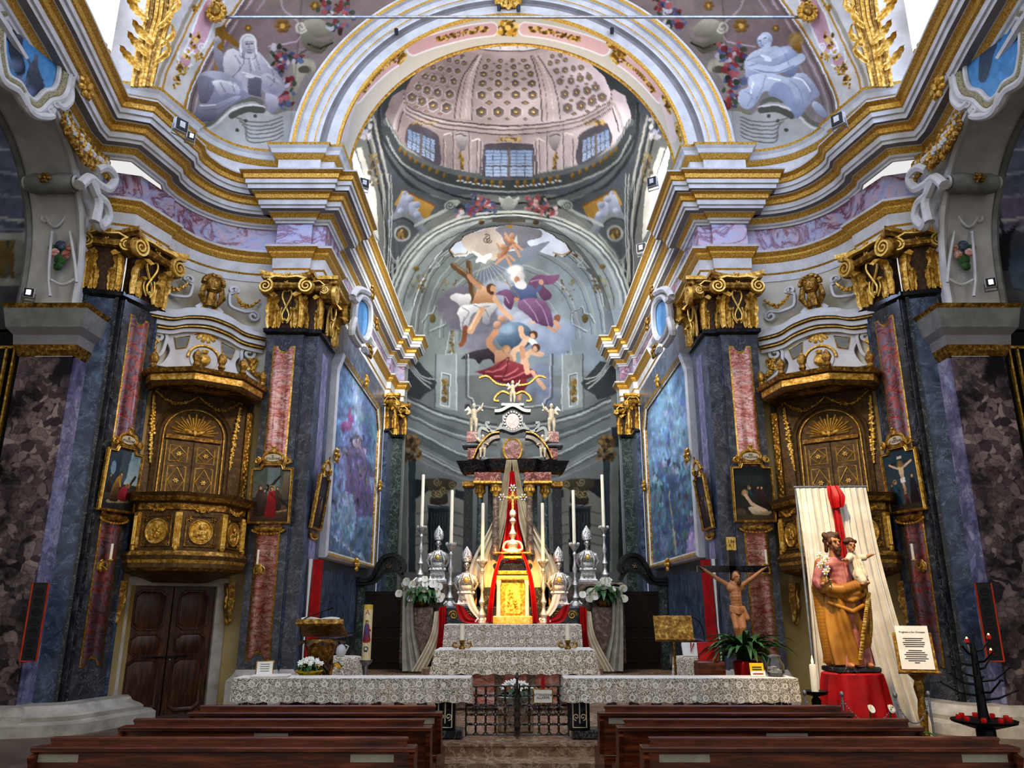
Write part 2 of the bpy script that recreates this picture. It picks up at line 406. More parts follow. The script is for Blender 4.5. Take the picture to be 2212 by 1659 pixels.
ARCHI = [(-.05, 9.12, 'white_plaster'), (.0, 9.14, 'white_plaster'), (.0, 9.30, 'gold_leaf'), (.03, 9.34, 'white_plaster'), (.04, 9.58, 'gold_leaf'), (.06, 9.60, 'gold_leaf'), (.11, 9.68, 'gold_leaf'), (.12, 9.72, 'gold_leaf'), (.2, 9.80, 'white_plaster'), (.21, 9.85, 'white_plaster'), (0, 9.87, 'white_plaster')]
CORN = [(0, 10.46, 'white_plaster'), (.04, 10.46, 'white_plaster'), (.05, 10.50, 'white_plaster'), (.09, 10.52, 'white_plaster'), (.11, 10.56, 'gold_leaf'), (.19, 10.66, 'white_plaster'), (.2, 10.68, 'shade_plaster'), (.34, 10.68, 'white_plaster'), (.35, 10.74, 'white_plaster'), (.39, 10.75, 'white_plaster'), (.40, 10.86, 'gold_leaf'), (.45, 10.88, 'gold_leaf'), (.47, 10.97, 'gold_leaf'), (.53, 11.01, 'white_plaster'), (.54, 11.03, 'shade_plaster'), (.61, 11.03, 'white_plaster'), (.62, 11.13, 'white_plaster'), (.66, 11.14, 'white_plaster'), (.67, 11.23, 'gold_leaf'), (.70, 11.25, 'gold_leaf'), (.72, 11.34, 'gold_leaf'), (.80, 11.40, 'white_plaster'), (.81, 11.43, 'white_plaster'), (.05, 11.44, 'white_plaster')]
ATTIC = [(.1, 11.40, 'white_plaster'), (.1, 12.08, 'gold_leaf'), (.14, 12.10, 'gold_leaf'), (.22, 12.18, 'white_plaster'), (.24, 12.19, 'white_plaster'), (.27, 12.28, 'white_plaster'), (.33, 12.34, 'gold_leaf'), (.36, 12.39, 'white_plaster'), (0, 12.40, 'white_plaster')]
tn = 0
for s, nm in SIDE.items():
    mir = s < 0
    for prof, path in ((ARCHI, FULL), ([(0, 9.86, 'violet_marble'), (0, 10.47, 'violet_marble')], FULL), (CORN, NAVC + CON + FPIER + FCH), (ATTIC, FB + CON + FPIER)):
        tn += 1; mb = M(); sweep(mb, path, prof); struct(mb.build('trim_%d' % tn, None, mir))
    # a lighter attic ledge carried on along the nave side
    tn += 1; mb = M(); sweep(mb, [(-7.6, 7), (-8.0, 10.4), (-8.35, 12.9), (-8.4, 13.7)], [(.1, 11.4, 'white_plaster'), (.1, 11.75, 'lilac_marble'), (.18, 11.8, 'white_plaster'), (.2, 11.9, 'lilac_marble'), (.26, 11.95, 'white_plaster'), (0, 12.0, 'white_plaster')]); struct(mb.build('trim_%d' % tn, None, mir))
    # the hollow wall behind the pulpit
    mb = M(); sweep(mb, [(-7.45, 14.8)] + CON + [(-5.3, 16.37)], [(-.02, 0, 'ochre_wall'), (-.02, 6.6, 'cream_plaster'), (-.02, 9.2, 'cream_plaster')]); struct(mb.build('wall_' + nm, None, mir))
    # chancel side wall
    mb = M(); sweep(mb, [(-4.45, 17.3), (-4.45, 26.1)], [(-.02, 0, 'dark_marble'), (-.02, 1.2, 'lilac_marble'), (-.02, 9.2, 'lilac_marble')])
    sweep(mb, [(-4.45, 17.75), (-4.45, 25.7)], [(0.02, 1.3, 'blue_marble'), (.02, 9.15, 'blue_marble')])
    struct(mb.build('wall_chancel_' + nm, None, mir))
    # nave side: spandrel above the chapel arch, the arch soffit and the chapel back wall
    def arch_z(d): return 7.35 + 2.95 * max(0, 1 - abs((d - 10.1) / 3.3) ** 3.2) ** (1 / 3.2)
    ds = [13.4 - 6.6 * (1 - math.cos(PI * i / 60)) / 2 for i in range(61)]
    def nx(d): return -7.72 + (d - 10.4) * -.19 if d < 12.9 else -8.2
    vs = []; fs = []
    for d in ds: vs += [(nx(d) - .02, d, arch_z(d)), (nx(d) - .02, d, 10.6)]
    for i in range(60): fs.append((2*i, 2*i+1, 2*i+3, 2*i+2))
    mb = M(); mb.add(vs, fs, 'white_plaster'); mb.add([(nx(13.4)-.02, 13.4, 7.3), (nx(13.4)-.02, 13.4, 10.6), (-8.26, 13.8, 10.6), (-8.26, 13.8, 7.3)], [(0, 1, 2, 3)], 'white_plaster')
    struct(mb.build('wall_spandrel_' + nm, None, mir))
    vs = []; fs = []
    for d in ds:
        for k in range(3): vs.append((nx(d) - (0, .5, 1.0)[k], d, arch_z(d)))
    for i in range(60):
        for k in range(2): a = i*3+k; fs.append((a, a+1, a+4, a+3))
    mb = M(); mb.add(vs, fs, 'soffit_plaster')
    for d0, k in ((0, .0), (0, 1.0)):
        pts = [(nx(d) - k, d, arch_z(d) - .02) for d in ds]; mb.tube(pts, .07, 'white_plaster' if k == 0 else 'grey_stucco', 6)
    struct(mb.build('trim_%d' % (20 + (s < 0)), None, mir))
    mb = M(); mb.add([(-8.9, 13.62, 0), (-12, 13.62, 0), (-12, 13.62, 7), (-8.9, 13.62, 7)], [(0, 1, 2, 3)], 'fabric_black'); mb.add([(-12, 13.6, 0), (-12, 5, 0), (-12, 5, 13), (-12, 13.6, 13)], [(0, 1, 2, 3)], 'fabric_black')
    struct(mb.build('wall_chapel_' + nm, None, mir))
    # marble pier of the chapel arch with its impost
    pier = thing('chapel_pier', 'mottled breccia marble pier under a projecting grey impost, %s edge of the picture' % nm, 'pier', (s * -8.5, 13.5, 0))
    mb = M(); mb.box((-8.56, 13.66, 3.4), (.96, .5, 6.0), 'breccia'); mb.box((-8.52, 13.68, 3.4), (.98, .42, 5.98), 'breccia_violet'); mb.build('shaft', pier, mir)
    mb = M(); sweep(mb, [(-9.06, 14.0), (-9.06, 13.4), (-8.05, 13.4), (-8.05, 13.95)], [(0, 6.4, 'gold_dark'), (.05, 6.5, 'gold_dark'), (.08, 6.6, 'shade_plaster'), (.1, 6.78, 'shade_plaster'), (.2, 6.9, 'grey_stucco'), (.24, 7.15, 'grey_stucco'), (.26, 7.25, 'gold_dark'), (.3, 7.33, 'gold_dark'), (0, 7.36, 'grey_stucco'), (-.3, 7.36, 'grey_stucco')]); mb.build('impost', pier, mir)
    mb = M(); sweep(mb, [(-9.06, 14.0), (-9.06, 13.4), (-8.05, 13.4), (-8.05, 13.95)], [(.22, 0, 'stone_base'), (.2, .3, 'stone_base'), (.1, .42, 'stone_base'), (0, .45, 'stone_base')]); mb.build('base', pier, mir)
    # pulpit-side pilaster pair (narrow face to the nave, inlaid face beside the pulpit)
    na = (s * .95, -.316)
    pl = thing('pilaster', 'blue-grey marble pilaster with a rosy inlaid strip, on the outer side of the %s pulpit' % nm, 'pilaster', (s * -7.45, 14.42, 0), face(na))
    mb = M(); mb.box((0, .25, 4.1), (.95, .5, 7.5), 'grey_marble'); mb.box((-.42, -.005, 4.1), (.05, .04, 7.5), 'dark_marble'); mb.box((.42, .0, 4.1), (.05, .03, 7.5), 'blue_marble'); mb.build('shaft', pl, mir, 35, False)
    inlay(pl, 0, .42, 1.0, 7.5, 'rose_marble', mir=mir)
    mb = M(); sweep(mb, [(-.48, .5), (-.48, 0), (.48, 0), (.48, .5)], [(0, 7.75, 'black_marble'), (.08, 7.8, 'black_marble'), (.08, 7.88, 'black_marble'), (.0, 7.92, 'black_marble')]); mb.build('astragal', pl, mir, 35, False)
    capital(pl, .95, 1.25, 7.9, None, (0, 0, 0), mir)
    Rb = RZ(face((.30, -.954)) - face((.95, -.316)))
    cb = Rb.inverted() @ Vector((0, 0, 0))
    # second, front-looking face
    Rw = RZ(-face((.95, -.316))); d_ = Rw @ Vector((-7.97 + 7.45, 13.85 - 14.42, 0))
    mb = M(); mb.box((0, .2, 4.1), (.62, .4, 7.5), 'blue_marble'); mb.box((.29, -.01, 4.1), (.06, .06, 7.5), 'dark_marble'); mb.box((-.27, -.01, 4.1), (.09, .03, 7.5), 'dark_marble'); xf(mb, Rb, d_).build('side_shaft', pl, mir, 35, False)
    mb = M(); sweep(mb, [(-.32, .3), (-.32, 0), (.32, 0), (.32, .3)], [(0, 7.75, 'black_marble'), (.08, 7.8, 'black_marble'), (.08, 7.88, 'black_marble'), (0, 7.92, 'black_marble')]); xf(mb, Rb, d_).build('astragal', pl, mir, 35, False)
    capital(pl, .66, 1.25, 7.9, Rb, d_, mir, knot=False)
    mb = M(); BP = [(-.9, -.55), (-.62, -.62), (-.5, -.02), (.52, -.02), (.52, .4)]
    for q, p in (('x', None),):
        bp = [(-8.35, 13.55), (-7.64, 13.8), (-7.5, 13.9), (-7.14, 14.95), (-7.3, 15.2)]
        loc = [Rw @ Vector((x + 7.45, y - 14.42, 0)) for x, y in bp]
        sweep(mb, [(v.x, v.y) for v in loc], [(.62, 0, 'stone_base'), (.62, .17, 'stone_base'), (.40, .2, 'stone_base'), (.42, .27, 'stone_base'), (.30, .32, 'stone_base'), (.22, .38, 'stone_base'), (.20, .42, 'stone_base'), (-.1, .44, 'stone_base')])
    mb.build('base', pl, mir, 35, False)
    # pilaster of the triumphal arch, wrapping round into the chancel
    pp = thing('pilaster', 'grey marble pilaster with red marble inlay, between the %s pulpit and the chancel' % nm, 'pilaster', (s * -5.0, 16.0, 0))
    mb = M(); mb.box((0, .25, 4.1), (.8, .5, 7.5), 'grey_marble'); mb.build('shaft', pp, mir, 35, False)
    inlay(pp, 0, .42, 1.0, 7.45, 'red_marble', mir=mir)
    mb = M(); mb.box((.53, .75, 4.1), (.33, 1.3, 7.5), 'grey_marble'); mb.box((.405, .09, 4.1), (.03, .05, 7.5), 'blue_marble'); mb.box((.705, .75, 4.1), (.02, 1.3, 7.48), 'blue_marble'); mb.box((.715, .78, 4.3), (.012, .5, 6.4), 'lilac_marble'); mb.build('side_shaft', pp, mir, 35, False)
    mb = M(); sweep(mb, [(-.4, .35), (-.4, 0), (.4, 0), (.4, .1), (.7, .1), (.7, 1.4)], [(0, 7.75, 'black_marble'), (.08, 7.8, 'black_marble'), (.08, 7.88, 'black_marble'), (.0, 7.92, 'black_marble')]); mb.build('astragal', pp, mir, 35, False)
    mb = M(); sweep(mb, [(-.4, .35), (-.4, 0), (.4, 0), (.4, .1), (.7, .1), (.7, 1.4)], [(.14, 0, 'stone_base'), (.14, .6, 'stone_base'), (.05, .7, 'stone_base'), (0, .8, 'stone_base')]); mb.build('base', pp, mir, 35, False)
    capital(pp, .8, 1.25, 7.9, None, (0, 0, 0), mir)
    capital(pp, .5, 1.2, 7.9, None, (.55, .1, 0), mir, knot=False)
    capital(pp, 1.15, 1.2, 7.9, RZ(PI/2), (.7, .75, 0), mir)
    # far pilaster beside the apse
    fp = thing('pilaster', 'dark blue-green marble pilaster with a gilt capital at the %s apse corner' % nm, 'pilaster', (s * -4.3, 26.5, 0))
    mb = M(); mb.box((-.07, 0, 4.1), (.14, 1.0, 7.5), 'blue_marble'); mb.box((.17, .52, 4.1), (.36, .06, 7.5), 'green_marble'); mb.box((.3, .7, 4.1), (.12, .4, 7.5), 'green_marble'); mb.build('shaft', fp, mir, 35, False)
    mb = M(); sweep(mb, [(-.1, -.5), (0, -.5), (0, .5), (.35, .5), (.35, .9)], [(0, 7.75, 'black_marble'), (.08, 7.8, 'black_marble'), (.08, 7.88, 'black_marble'), (.0, 7.92, 'black_marble')]); mb.build('astragal', fp, mir, 35, False)
    capital(fp, .95, 1.2, 7.9, RZ(PI/2), (0, 0, 0), mir, knot=False)
    capital(fp, .4, 1.2, 7.9, None, (.1, -.5, 0), mir, knot=False)
    capital(fp, .45, 1.1, 7.9, None, (.3, .5, 0), mir, knot=False)

# ---------------------------------------------------------------- floors and steps
mb = M(); mb.add([(-12, -3, 0), (12, -3, 0), (12, 34, 0), (-12, 34, 0)], [(0, 1, 2, 3)], 'floor_stone'); struct(mb.build('floor'))
mb = M()
mb.box((0, 10.55, .075), (2.6, .5, .15), 'step_marble'); mb.box((0, 14.2, .15), (8.4, 6.9, .3), 'step_marble'); mb.box((0, 10.78, .285), (2.5, .1, .03), 'step_marble')
struct(mb.build('trim_30'))
mb = M(); mb.box((0, 21.6, .15), (8.8, 8.0, .29), 'step_marble'); mb.box((0, 24.2, .37), (4.6, 7.0, .2), 'step_marble'); struct(mb.build('trim_31'))

# ---------------------------------------------------------------- triumphal arch
ZC = 12.1
def arc_sweep(mb, prof, a0=.06, n=96):
    for k in range(len(prof) - 1):
        (r0, d0, m), (r1, d1, _) = prof[k], prof[k+1]; vs = []; fs = []
        for i in range(n + 1):
            a = a0 + (PI - 2*a0) * i / n
            vs += [(r0*math.cos(a), d0, ZC + r0*math.sin(a)), (r1*math.cos(a), d1, ZC + r1*math.sin(a))]
        for i in range(n): fs.append((2*i, 2*i+2, 2*i+3, 2*i+1))
        mb.add(vs, fs, m)
mb = M()
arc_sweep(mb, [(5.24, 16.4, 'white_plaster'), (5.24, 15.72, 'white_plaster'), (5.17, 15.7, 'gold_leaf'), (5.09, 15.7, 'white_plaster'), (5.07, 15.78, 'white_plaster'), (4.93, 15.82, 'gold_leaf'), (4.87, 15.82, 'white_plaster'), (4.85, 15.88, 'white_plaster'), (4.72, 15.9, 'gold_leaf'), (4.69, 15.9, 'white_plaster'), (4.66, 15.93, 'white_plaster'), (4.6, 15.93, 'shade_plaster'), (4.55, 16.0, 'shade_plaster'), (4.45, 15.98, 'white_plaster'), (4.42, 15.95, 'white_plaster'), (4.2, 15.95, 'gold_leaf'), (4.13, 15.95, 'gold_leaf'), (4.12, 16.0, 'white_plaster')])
struct(mb.build('trim_40'))
# ---------------------------------------------------------------- painting on meshes: a small brush kit whose result is stored as mesh colours
def srgb(c):
    if isinstance(c, str): c = c.lstrip('#'); return np.array([int(c[i:i+2], 16)/255 for i in (0, 2, 4)])
    return np.array(c, float)
def fbm(h, w, cell, oct=4, seed=1):
    r = np.random.RandomState(seed); out = np.zeros((h, w)); a = 1
    for o in range(oct):
        gh, gw = int(h/cell)+3, int(w/cell)+3; g = r.rand(gh, gw)
        y = np.arange(h)/cell; x = np.arange(w)/cell; y0 = y.astype(int); x0 = x.astype(int); fy = (y-y0)[:, None]; fx = (x-x0)[None]
        fy = fy*fy*(3-2*fy); fx = fx*fx*(3-2*fx)
        out += a*((g[y0][:, x0]*(1-fx)+g[y0][:, x0+1]*fx)*(1-fy)+(g[y0+1][:, x0]*(1-fx)+g[y0+1][:, x0+1]*fx)*fy)
        a *= .5; cell = max(cell/2, 1)
    return out/(2-2*.5**oct)
class Cv:
    def __init__(s, x0, y0, x1, y1, base='#808080', k=1.0):
        s.x0, s.y0, s.k = x0, y0, k; s.w, s.h = int((x1-x0)*k), int((y1-y0)*k)
        s.a = np.ones((s.h, s.w, 3))*srgb(base); s.T = None
    def t(s, pts):
        pts = np.array(pts, float).reshape(-1, 2)
        if s.T is not None: pts = pts/s.T[2] + np.array(s.T[:2])
        return (pts - (s.x0, s.y0))*s.k
    def sc(s, w): return w/(s.T[2] if s.T is not None else 1)*s.k
    def box(s, p, m=2):
        a = np.floor(p.min(0)-m).astype(int); b = np.ceil(p.max(0)+m).astype(int)
        a = np.maximum(a, 0); b = np.minimum(b, (s.w, s.h))
        if b[0] <= a[0] or b[1] <= a[1]: return None
        X, Y = np.meshgrid(np.arange(a[0], b[0])+.5, np.arange(a[1], b[1])+.5); return a, b, X, Y
    def put(s, a, b, f, c):
        f = np.clip(f, 0, 1)[..., None]; v = s.a[a[1]:b[1], a[0]:b[0]]; v[:] = v*(1-f)+c*f
    def poly(s, pts, c, al=1, c2=None, d=None):
        """filled outline; with c2 the colour runs from c to c2 along direction d (default downwards)"""
        p = s.t(pts); q = s.box(p)
        if q is None: return s
        a, b, X, Y = q; cov = np.zeros(X.shape)
        for ox, oy in ((-.25, -.25), (.25, .25), (-.25, .25), (.25, -.25)):
            ins = np.zeros(X.shape, bool); n = len(p)
            for i in range(n):
                (ax, ay), (bx, by) = p[i], p[(i+1) % n]
                if ay == by: continue
                yy = Y+oy; ins ^= ((ay > yy) != (by > yy)) & (X+ox < (bx-ax)*(yy-ay)/(by-ay)+ax)
            cov += ins/4
        col = srgb(c)
        if c2 is not None:
            dx, dy = d or (0, 1); t = (X*dx+Y*dy); lo, hi = (p@np.array([dx, dy])).min(), (p@np.array([dx, dy])).max()
            t = np.clip((t-lo)/(hi-lo+1e-6), 0, 1)[..., None]; col = col*(1-t)+srgb(c2)*t
        s.put(a, b, cov*al, col); return s
    def cpoly(s, pts, c, al=1, c2=None, d=None, n=6):
        pts = list(map(tuple, pts)); return s.poly(bez([pts[-1]]+pts+[pts[0], pts[1]], n)[n:-n], c, al, c2, d)
    def ell(s, x, y, rx, ry, c, al=1, soft=.12, rot=0, c2=None):
        p = s.t([(x, y)])[0]; rx, ry = s.sc(rx), s.sc(ry); R = max(rx, ry)*(1+soft)
        q = s.box(np.array([p-R, p+R]))
        if q is None: return s
        a, b, X, Y = q; X = X-p[0]; Y = Y-p[1]; cr, sr = math.cos(rot), math.sin(rot)
        u, v = (X*cr+Y*sr)/rx, (-X*sr+Y*cr)/ry; r = np.sqrt(u*u+v*v)
        sf = max(soft, .8/max(min(rx, ry), .8)); f = np.clip((1-r)/sf+.5, 0, 1)
        col = srgb(c)
        if c2 is not None: t = np.clip(.5+.5*(u*.5+v*.8), 0, 1)[..., None]; col = col*(1-t)+srgb(c2)*t
        s.put(a, b, f*al, col); return s
    def line(s, pts, w, c, al=1, cur=0):
        if cur: pts = bez([tuple(q) for q in pts], cur)
        p = s.t(pts); w = s.sc(w); q = s.box(p, w+1)
        if q is None: return s
        a, b, X, Y = q; d = np.full(X.shape, 1e9)
        for i in range(len(p)-1):
            A, B = p[i], p[i+1]; ab = B-A; l = ab@ab+1e-9
            t = np.clip(((X-A[0])*ab[0]+(Y-A[1])*ab[1])/l, 0, 1); d = np.minimum(d, (X-A[0]-t*ab[0])**2+(Y-A[1]-t*ab[1])**2)
        s.put(a, b, (w/2-np.sqrt(d)+.5)*al*min(1, w+.25), srgb(c)); return s
    def cloud(s, pts, r, c, al=.8, c2=None, seed=1):
        rr = np.random.RandomState(seed)
        for x, y in pts:
            for k in range(5): s.ell(x+(rr.rand()-.5)*r, y+(rr.rand()-.5)*r*.7, r*(.5+.4*rr.rand()), r*(.4+.3*rr.rand()), c, al*.7, .5, 0, c2)
        return s
    def blobs(s, x0, y0, x1, y1, n, r, cols, seed=1, al=.9):
        rr = np.random.RandomState(seed)
        for k in range(n): s.ell(x0+(x1-x0)*rr.rand(), y0+(y1-y0)*rr.rand(), r*(.5+rr.rand()*.8), r*(.5+rr.rand()*.7), cols[rr.randint(len(cols))], al, .3, rr.rand()*3)
        return s
    def flower(s, pts, r, cols, n=7, seed=1):
        for i, (x, y) in enumerate(pts): s.blobs(x-r, y-r, x+r, y+r, n, r*.42, cols, seed+i)
        return s
    def mottle(s, amt=.12, cell=60, seed=3):
        s.a *= (1-amt+2*amt*fbm(s.h, s.w, cell*s.k, 6, seed))[..., None]; return s
    def warp(s, amt, cell, seed=2):
        dx = (fbm(s.h, s.w, cell*s.k, 3, seed)-.5)*2*amt*s.k; dy = (fbm(s.h, s.w, cell*s.k, 3, seed+9)-.5)*2*amt*s.k
        Y, X = np.mgrid[0:s.h, 0:s.w]; s.a = s.a[np.clip((Y+dy).astype(int), 0, s.h-1), np.clip((X+dx).astype(int), 0, s.w-1)]; return s
    def daub(s, n, L, w, jit=.08, rot=PI/2, spread=.5, seed=4):
        """loose brush strokes picking up the colour already there"""
        r = np.random.RandomState(seed); T = s.T; s.T = None
        for i in range(n):
            x, y = r.rand()*s.w, r.rand()*s.h; c = np.clip(s.a[int(y), int(x)]*(1+(r.rand()-.5)*jit*3)+(r.rand(3)-.5)*jit, 0, 1)
            s.ell(s.x0+x/s.k+(r.rand()-.5)*w, s.y0+y/s.k+(r.rand()-.5)*L*.5, L*(.4+.6*r.rand()), w*(.5+.5*r.rand()), c, .75, .4, rot+(r.rand()-.5)*spread*2)
        s.T = T; return s
    def sample(s, px, py):
        x = np.clip((np.asarray(px)-s.x0)*s.k-.5, 0, s.w-1.001); y = np.clip((np.asarray(py)-s.y0)*s.k-.5, 0, s.h-1.001)
        x0 = x.astype(int); y0 = y.astype(int); fx = (x-x0)[..., None]; fy = (y-y0)[..., None]
        v = (s.a[y0, x0]*(1-fx)+s.a[y0, x0+1]*fx)*(1-fy)+(s.a[y0+1, x0]*(1-fx)+s.a[y0+1, x0+1]*fx)*fy
        v = np.clip(v, 0, 1); return np.where(v <= .04045, v/12.92, ((v+.055)/1.055)**2.4)
def painted_grid(name, V, cv, pq, mat, parent=None, gain=1.0, world=True, smooth=True):
    """grid mesh V[rows, cols, 3] whose colours come from canvas cv at pq[rows, cols, 2]"""
    n, m = V.shape[:2]; v = V.reshape(-1, 3)
    if parent is not None and world: v = v-np.array(origin(parent))
    i = np.arange(n*m).reshape(n, m); f = np.stack([i[:-1, :-1], i[:-1, 1:], i[1:, 1:], i[1:, :-1]], -1).reshape(-1, 4)
    me = bpy.data.meshes.new(name); me.vertices.add(len(v)); me.vertices.foreach_set('co', v.astype(np.float32).ravel())
    me.loops.add(f.size); me.loops.foreach_set('vertex_index', f.ravel().astype(np.int32))
    me.polygons.add(len(f)); me.polygons.foreach_set('loop_start', np.arange(0, f.size, 4).astype(np.int32))
    me.polygons.foreach_set('use_smooth', np.full(len(f), smooth)); me.update(calc_edges=True); me.validate()
    ca = me.color_attributes.new('Col', 'FLOAT_COLOR', 'POINT'); c = np.ones((len(v), 4), np.float32)
    c[:, :3] = np.clip(cv.sample(pq[..., 0], pq[..., 1]).reshape(-1, 3)*gain, 0, 1); ca.data.foreach_set('color', c.ravel())
    me.materials.append(MATS[mat]); o = bpy.data.objects.new(name, me); C.objects.link(o)
    if parent is not None: o.parent = parent
    return o
def onto(V):
    """where each point of a fresco ground stands in the fresco drawing"""
    x, y = proj(V[..., 0], V[..., 1], V[..., 2]); return np.stack([x, y], -1)
vcol('fresco', .85, .15, nz=.15); vcol('canvas', .5, .3, nz=.1)
# ---------------------------------------------------------------- chancel fresco (dome, apse arch, apse) drawn once, then laid on the vault, side walls and apse
cv = Cv(690, 40, 1520, 1270, '#6d706c')
A = (820, 0, 3.95); B = (820, 380, 3.95); D_ = (820, 780, 3.95)
def mx(pts, ax): return [(2*ax-x, y) for x, y in pts]
cv.T = None
cv.poly([(690, 40), (1520, 40), (1520, 420), (690, 420)], '#4b525a')
# side vaults on both flanks, the glare of their windows painted white
for f in (lambda p: p, lambda p: mx(p, 1102)):
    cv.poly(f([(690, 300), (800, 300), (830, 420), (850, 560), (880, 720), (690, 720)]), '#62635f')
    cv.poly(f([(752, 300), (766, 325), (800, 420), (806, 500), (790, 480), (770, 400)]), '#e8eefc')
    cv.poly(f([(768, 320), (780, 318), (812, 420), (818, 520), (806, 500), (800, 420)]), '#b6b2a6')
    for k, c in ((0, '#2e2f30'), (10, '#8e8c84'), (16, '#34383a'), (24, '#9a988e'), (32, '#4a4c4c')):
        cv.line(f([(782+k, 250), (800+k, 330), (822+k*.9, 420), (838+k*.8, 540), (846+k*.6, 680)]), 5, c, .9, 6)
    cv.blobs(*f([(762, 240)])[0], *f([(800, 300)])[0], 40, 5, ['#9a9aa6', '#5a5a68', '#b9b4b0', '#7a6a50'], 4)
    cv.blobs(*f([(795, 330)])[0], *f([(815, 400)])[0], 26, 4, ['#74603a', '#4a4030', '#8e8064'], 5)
# ring of the painted dome
def ringpts(xs, ys, ax=1098): h = list(zip(xs, ys)); return h+[(2*ax-x, y) for x, y in reversed(h)]
ring_o = ringpts([818, 826, 863, 905, 972, 1040, 1098], [205, 275, 335, 372, 402, 418, 424]); ring_t = ringpts([834, 863, 905, 969, 1040, 1096], [262, 314, 342, 367, 379, 382])
cv.poly(ring_o+[(1350, 120), (1180, 80), (1000, 80), (850, 130)], '#3c4348')
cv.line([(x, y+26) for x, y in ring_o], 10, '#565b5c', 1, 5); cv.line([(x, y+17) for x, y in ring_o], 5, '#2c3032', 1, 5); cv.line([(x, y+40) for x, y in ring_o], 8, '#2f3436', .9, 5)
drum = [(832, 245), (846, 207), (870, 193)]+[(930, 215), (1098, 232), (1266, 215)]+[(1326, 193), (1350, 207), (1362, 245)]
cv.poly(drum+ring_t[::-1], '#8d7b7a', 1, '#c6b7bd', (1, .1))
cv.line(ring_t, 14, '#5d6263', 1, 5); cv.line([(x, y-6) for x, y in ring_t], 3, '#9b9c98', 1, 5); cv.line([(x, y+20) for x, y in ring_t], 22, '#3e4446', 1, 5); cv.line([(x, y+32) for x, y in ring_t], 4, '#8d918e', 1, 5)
cv.T = A
for sx in ([685, 750, 820, 890, 962, 1030], [1175, 1242, 1312, 1382, 1455, 1520]):
    for i, x in enumerate(sx):
        y = 1572-abs(x-1100)**2*.00028; cv.line([(x-25, y+18), (x+25, y+18)], 16, '#b9c0cc', .8); cv.ell(x, y-12, 17, 22, '#a57a2e', 1, .3, 0, '#5a4018'); cv.ell(x, y+20, 9, 14, '#7c5a20')
for x, y in [(180, 1275), (222, 1310), (268, 1348), (312, 1378), (368, 1412), (430, 1445), (490, 1470), (552, 1497)]:
    for xx in (x, 2196-x): cv.ell(xx, y, 17, 24, '#9a7430', 1, .3, 0, '#4a3616')
# drum windows, consoles and mouldings
def rwin(p, q, m=4):
    cv.cpoly(p, '#57505a'); cv.poly(q, '#7f97bf', 1, '#a9bbd8')
    a, b, c_, d = [np.array(z, float) for z in q]
    for t in np.linspace(0, 1, 9): cv.line([a+(d-a)*t, b+(c_-b)*t], 4, '#3d4a66', .9)
    for t in (0, .17, .33, .5, .67, .83, 1): cv.line([a+(b-a)*t, d+(c_-d)*t], 6 if t != .5 else 26, '#4c4a50' if t != .5 else '#6d6664', .9)
    cv.line([(a+d)/2+(d-a)*.1, (b+c_)/2+(c_-b)*.1], 9, '#5b585a')
rwin([(885, 1290), (930, 1225), (1280, 1225), (1318, 1290), (1318, 1500), (885, 1500)], [(898, 1278), (1305, 1278), (1305, 1505), (898, 1505)])
wl = [(242, 1080), (300, 1055), (470, 1130), (505, 1200), (500, 1410), (232, 1240)], [(238, 1098), (470, 1195), (468, 1385), (232, 1248)]
rwin(*wl); rwin(*[mx(q, 1098) for q in wl][0:1], [mx(wl[1], 1098)[i] for i in (1, 0, 3, 2)])
for f in (lambda p: p, lambda p: mx(p, 1096)):
    for x, y0, y1 in ((628, 1060, 1440), (765, 1110, 1465), (690, 1260, 1450), (830, 1190, 1480), (860, 1200, 1490), (545, 1180, 1420)):
        cv.line(f([(x, y0), (x-4, y1)]), 9, '#6b5d5e', .9); cv.line(f([(x+14, y0), (x+10, y1)]), 7, '#c6b6b4', .8)
    cv.cpoly(f([(650, 1130), (745, 1125), (755, 1180), (725, 1270), (690, 1285), (665, 1240)]), '#b9b3b4', 1, '#6f686e'); cv.line(f([(650, 1150), (690, 1140), (740, 1160)]), 8, '#3e3a3e'); cv.blobs(*f([(682, 1300)])[0], *f([(715, 1440)])[0], 18, 14, ['#8a6a30', '#b3924e', '#5e4820'], 3)
    cv.line(f([(200, 880), (150, 980), (120, 1090)]), 26, '#a79a9c', .8, 4); cv.line(f([(230, 880), (185, 990), (150, 1120)]), 10, '#4f474c', .8, 4)
    cv.line(f([(790, 1200), (840, 1180), (850, 1195)]), 12, '#d6ccca', .9, 4); cv.line(f([(545, 1150), (600, 1135), (610, 1150)]), 12, '#d6ccca', .9, 4)
for x, y in ((1098, 1180), (380, 1040), (1810, 1040)): cv.blobs(x-100, y-25, x+100, y+25, 36, 14, ['#a5803c', '#6b5024', '#c8a868'], 2)
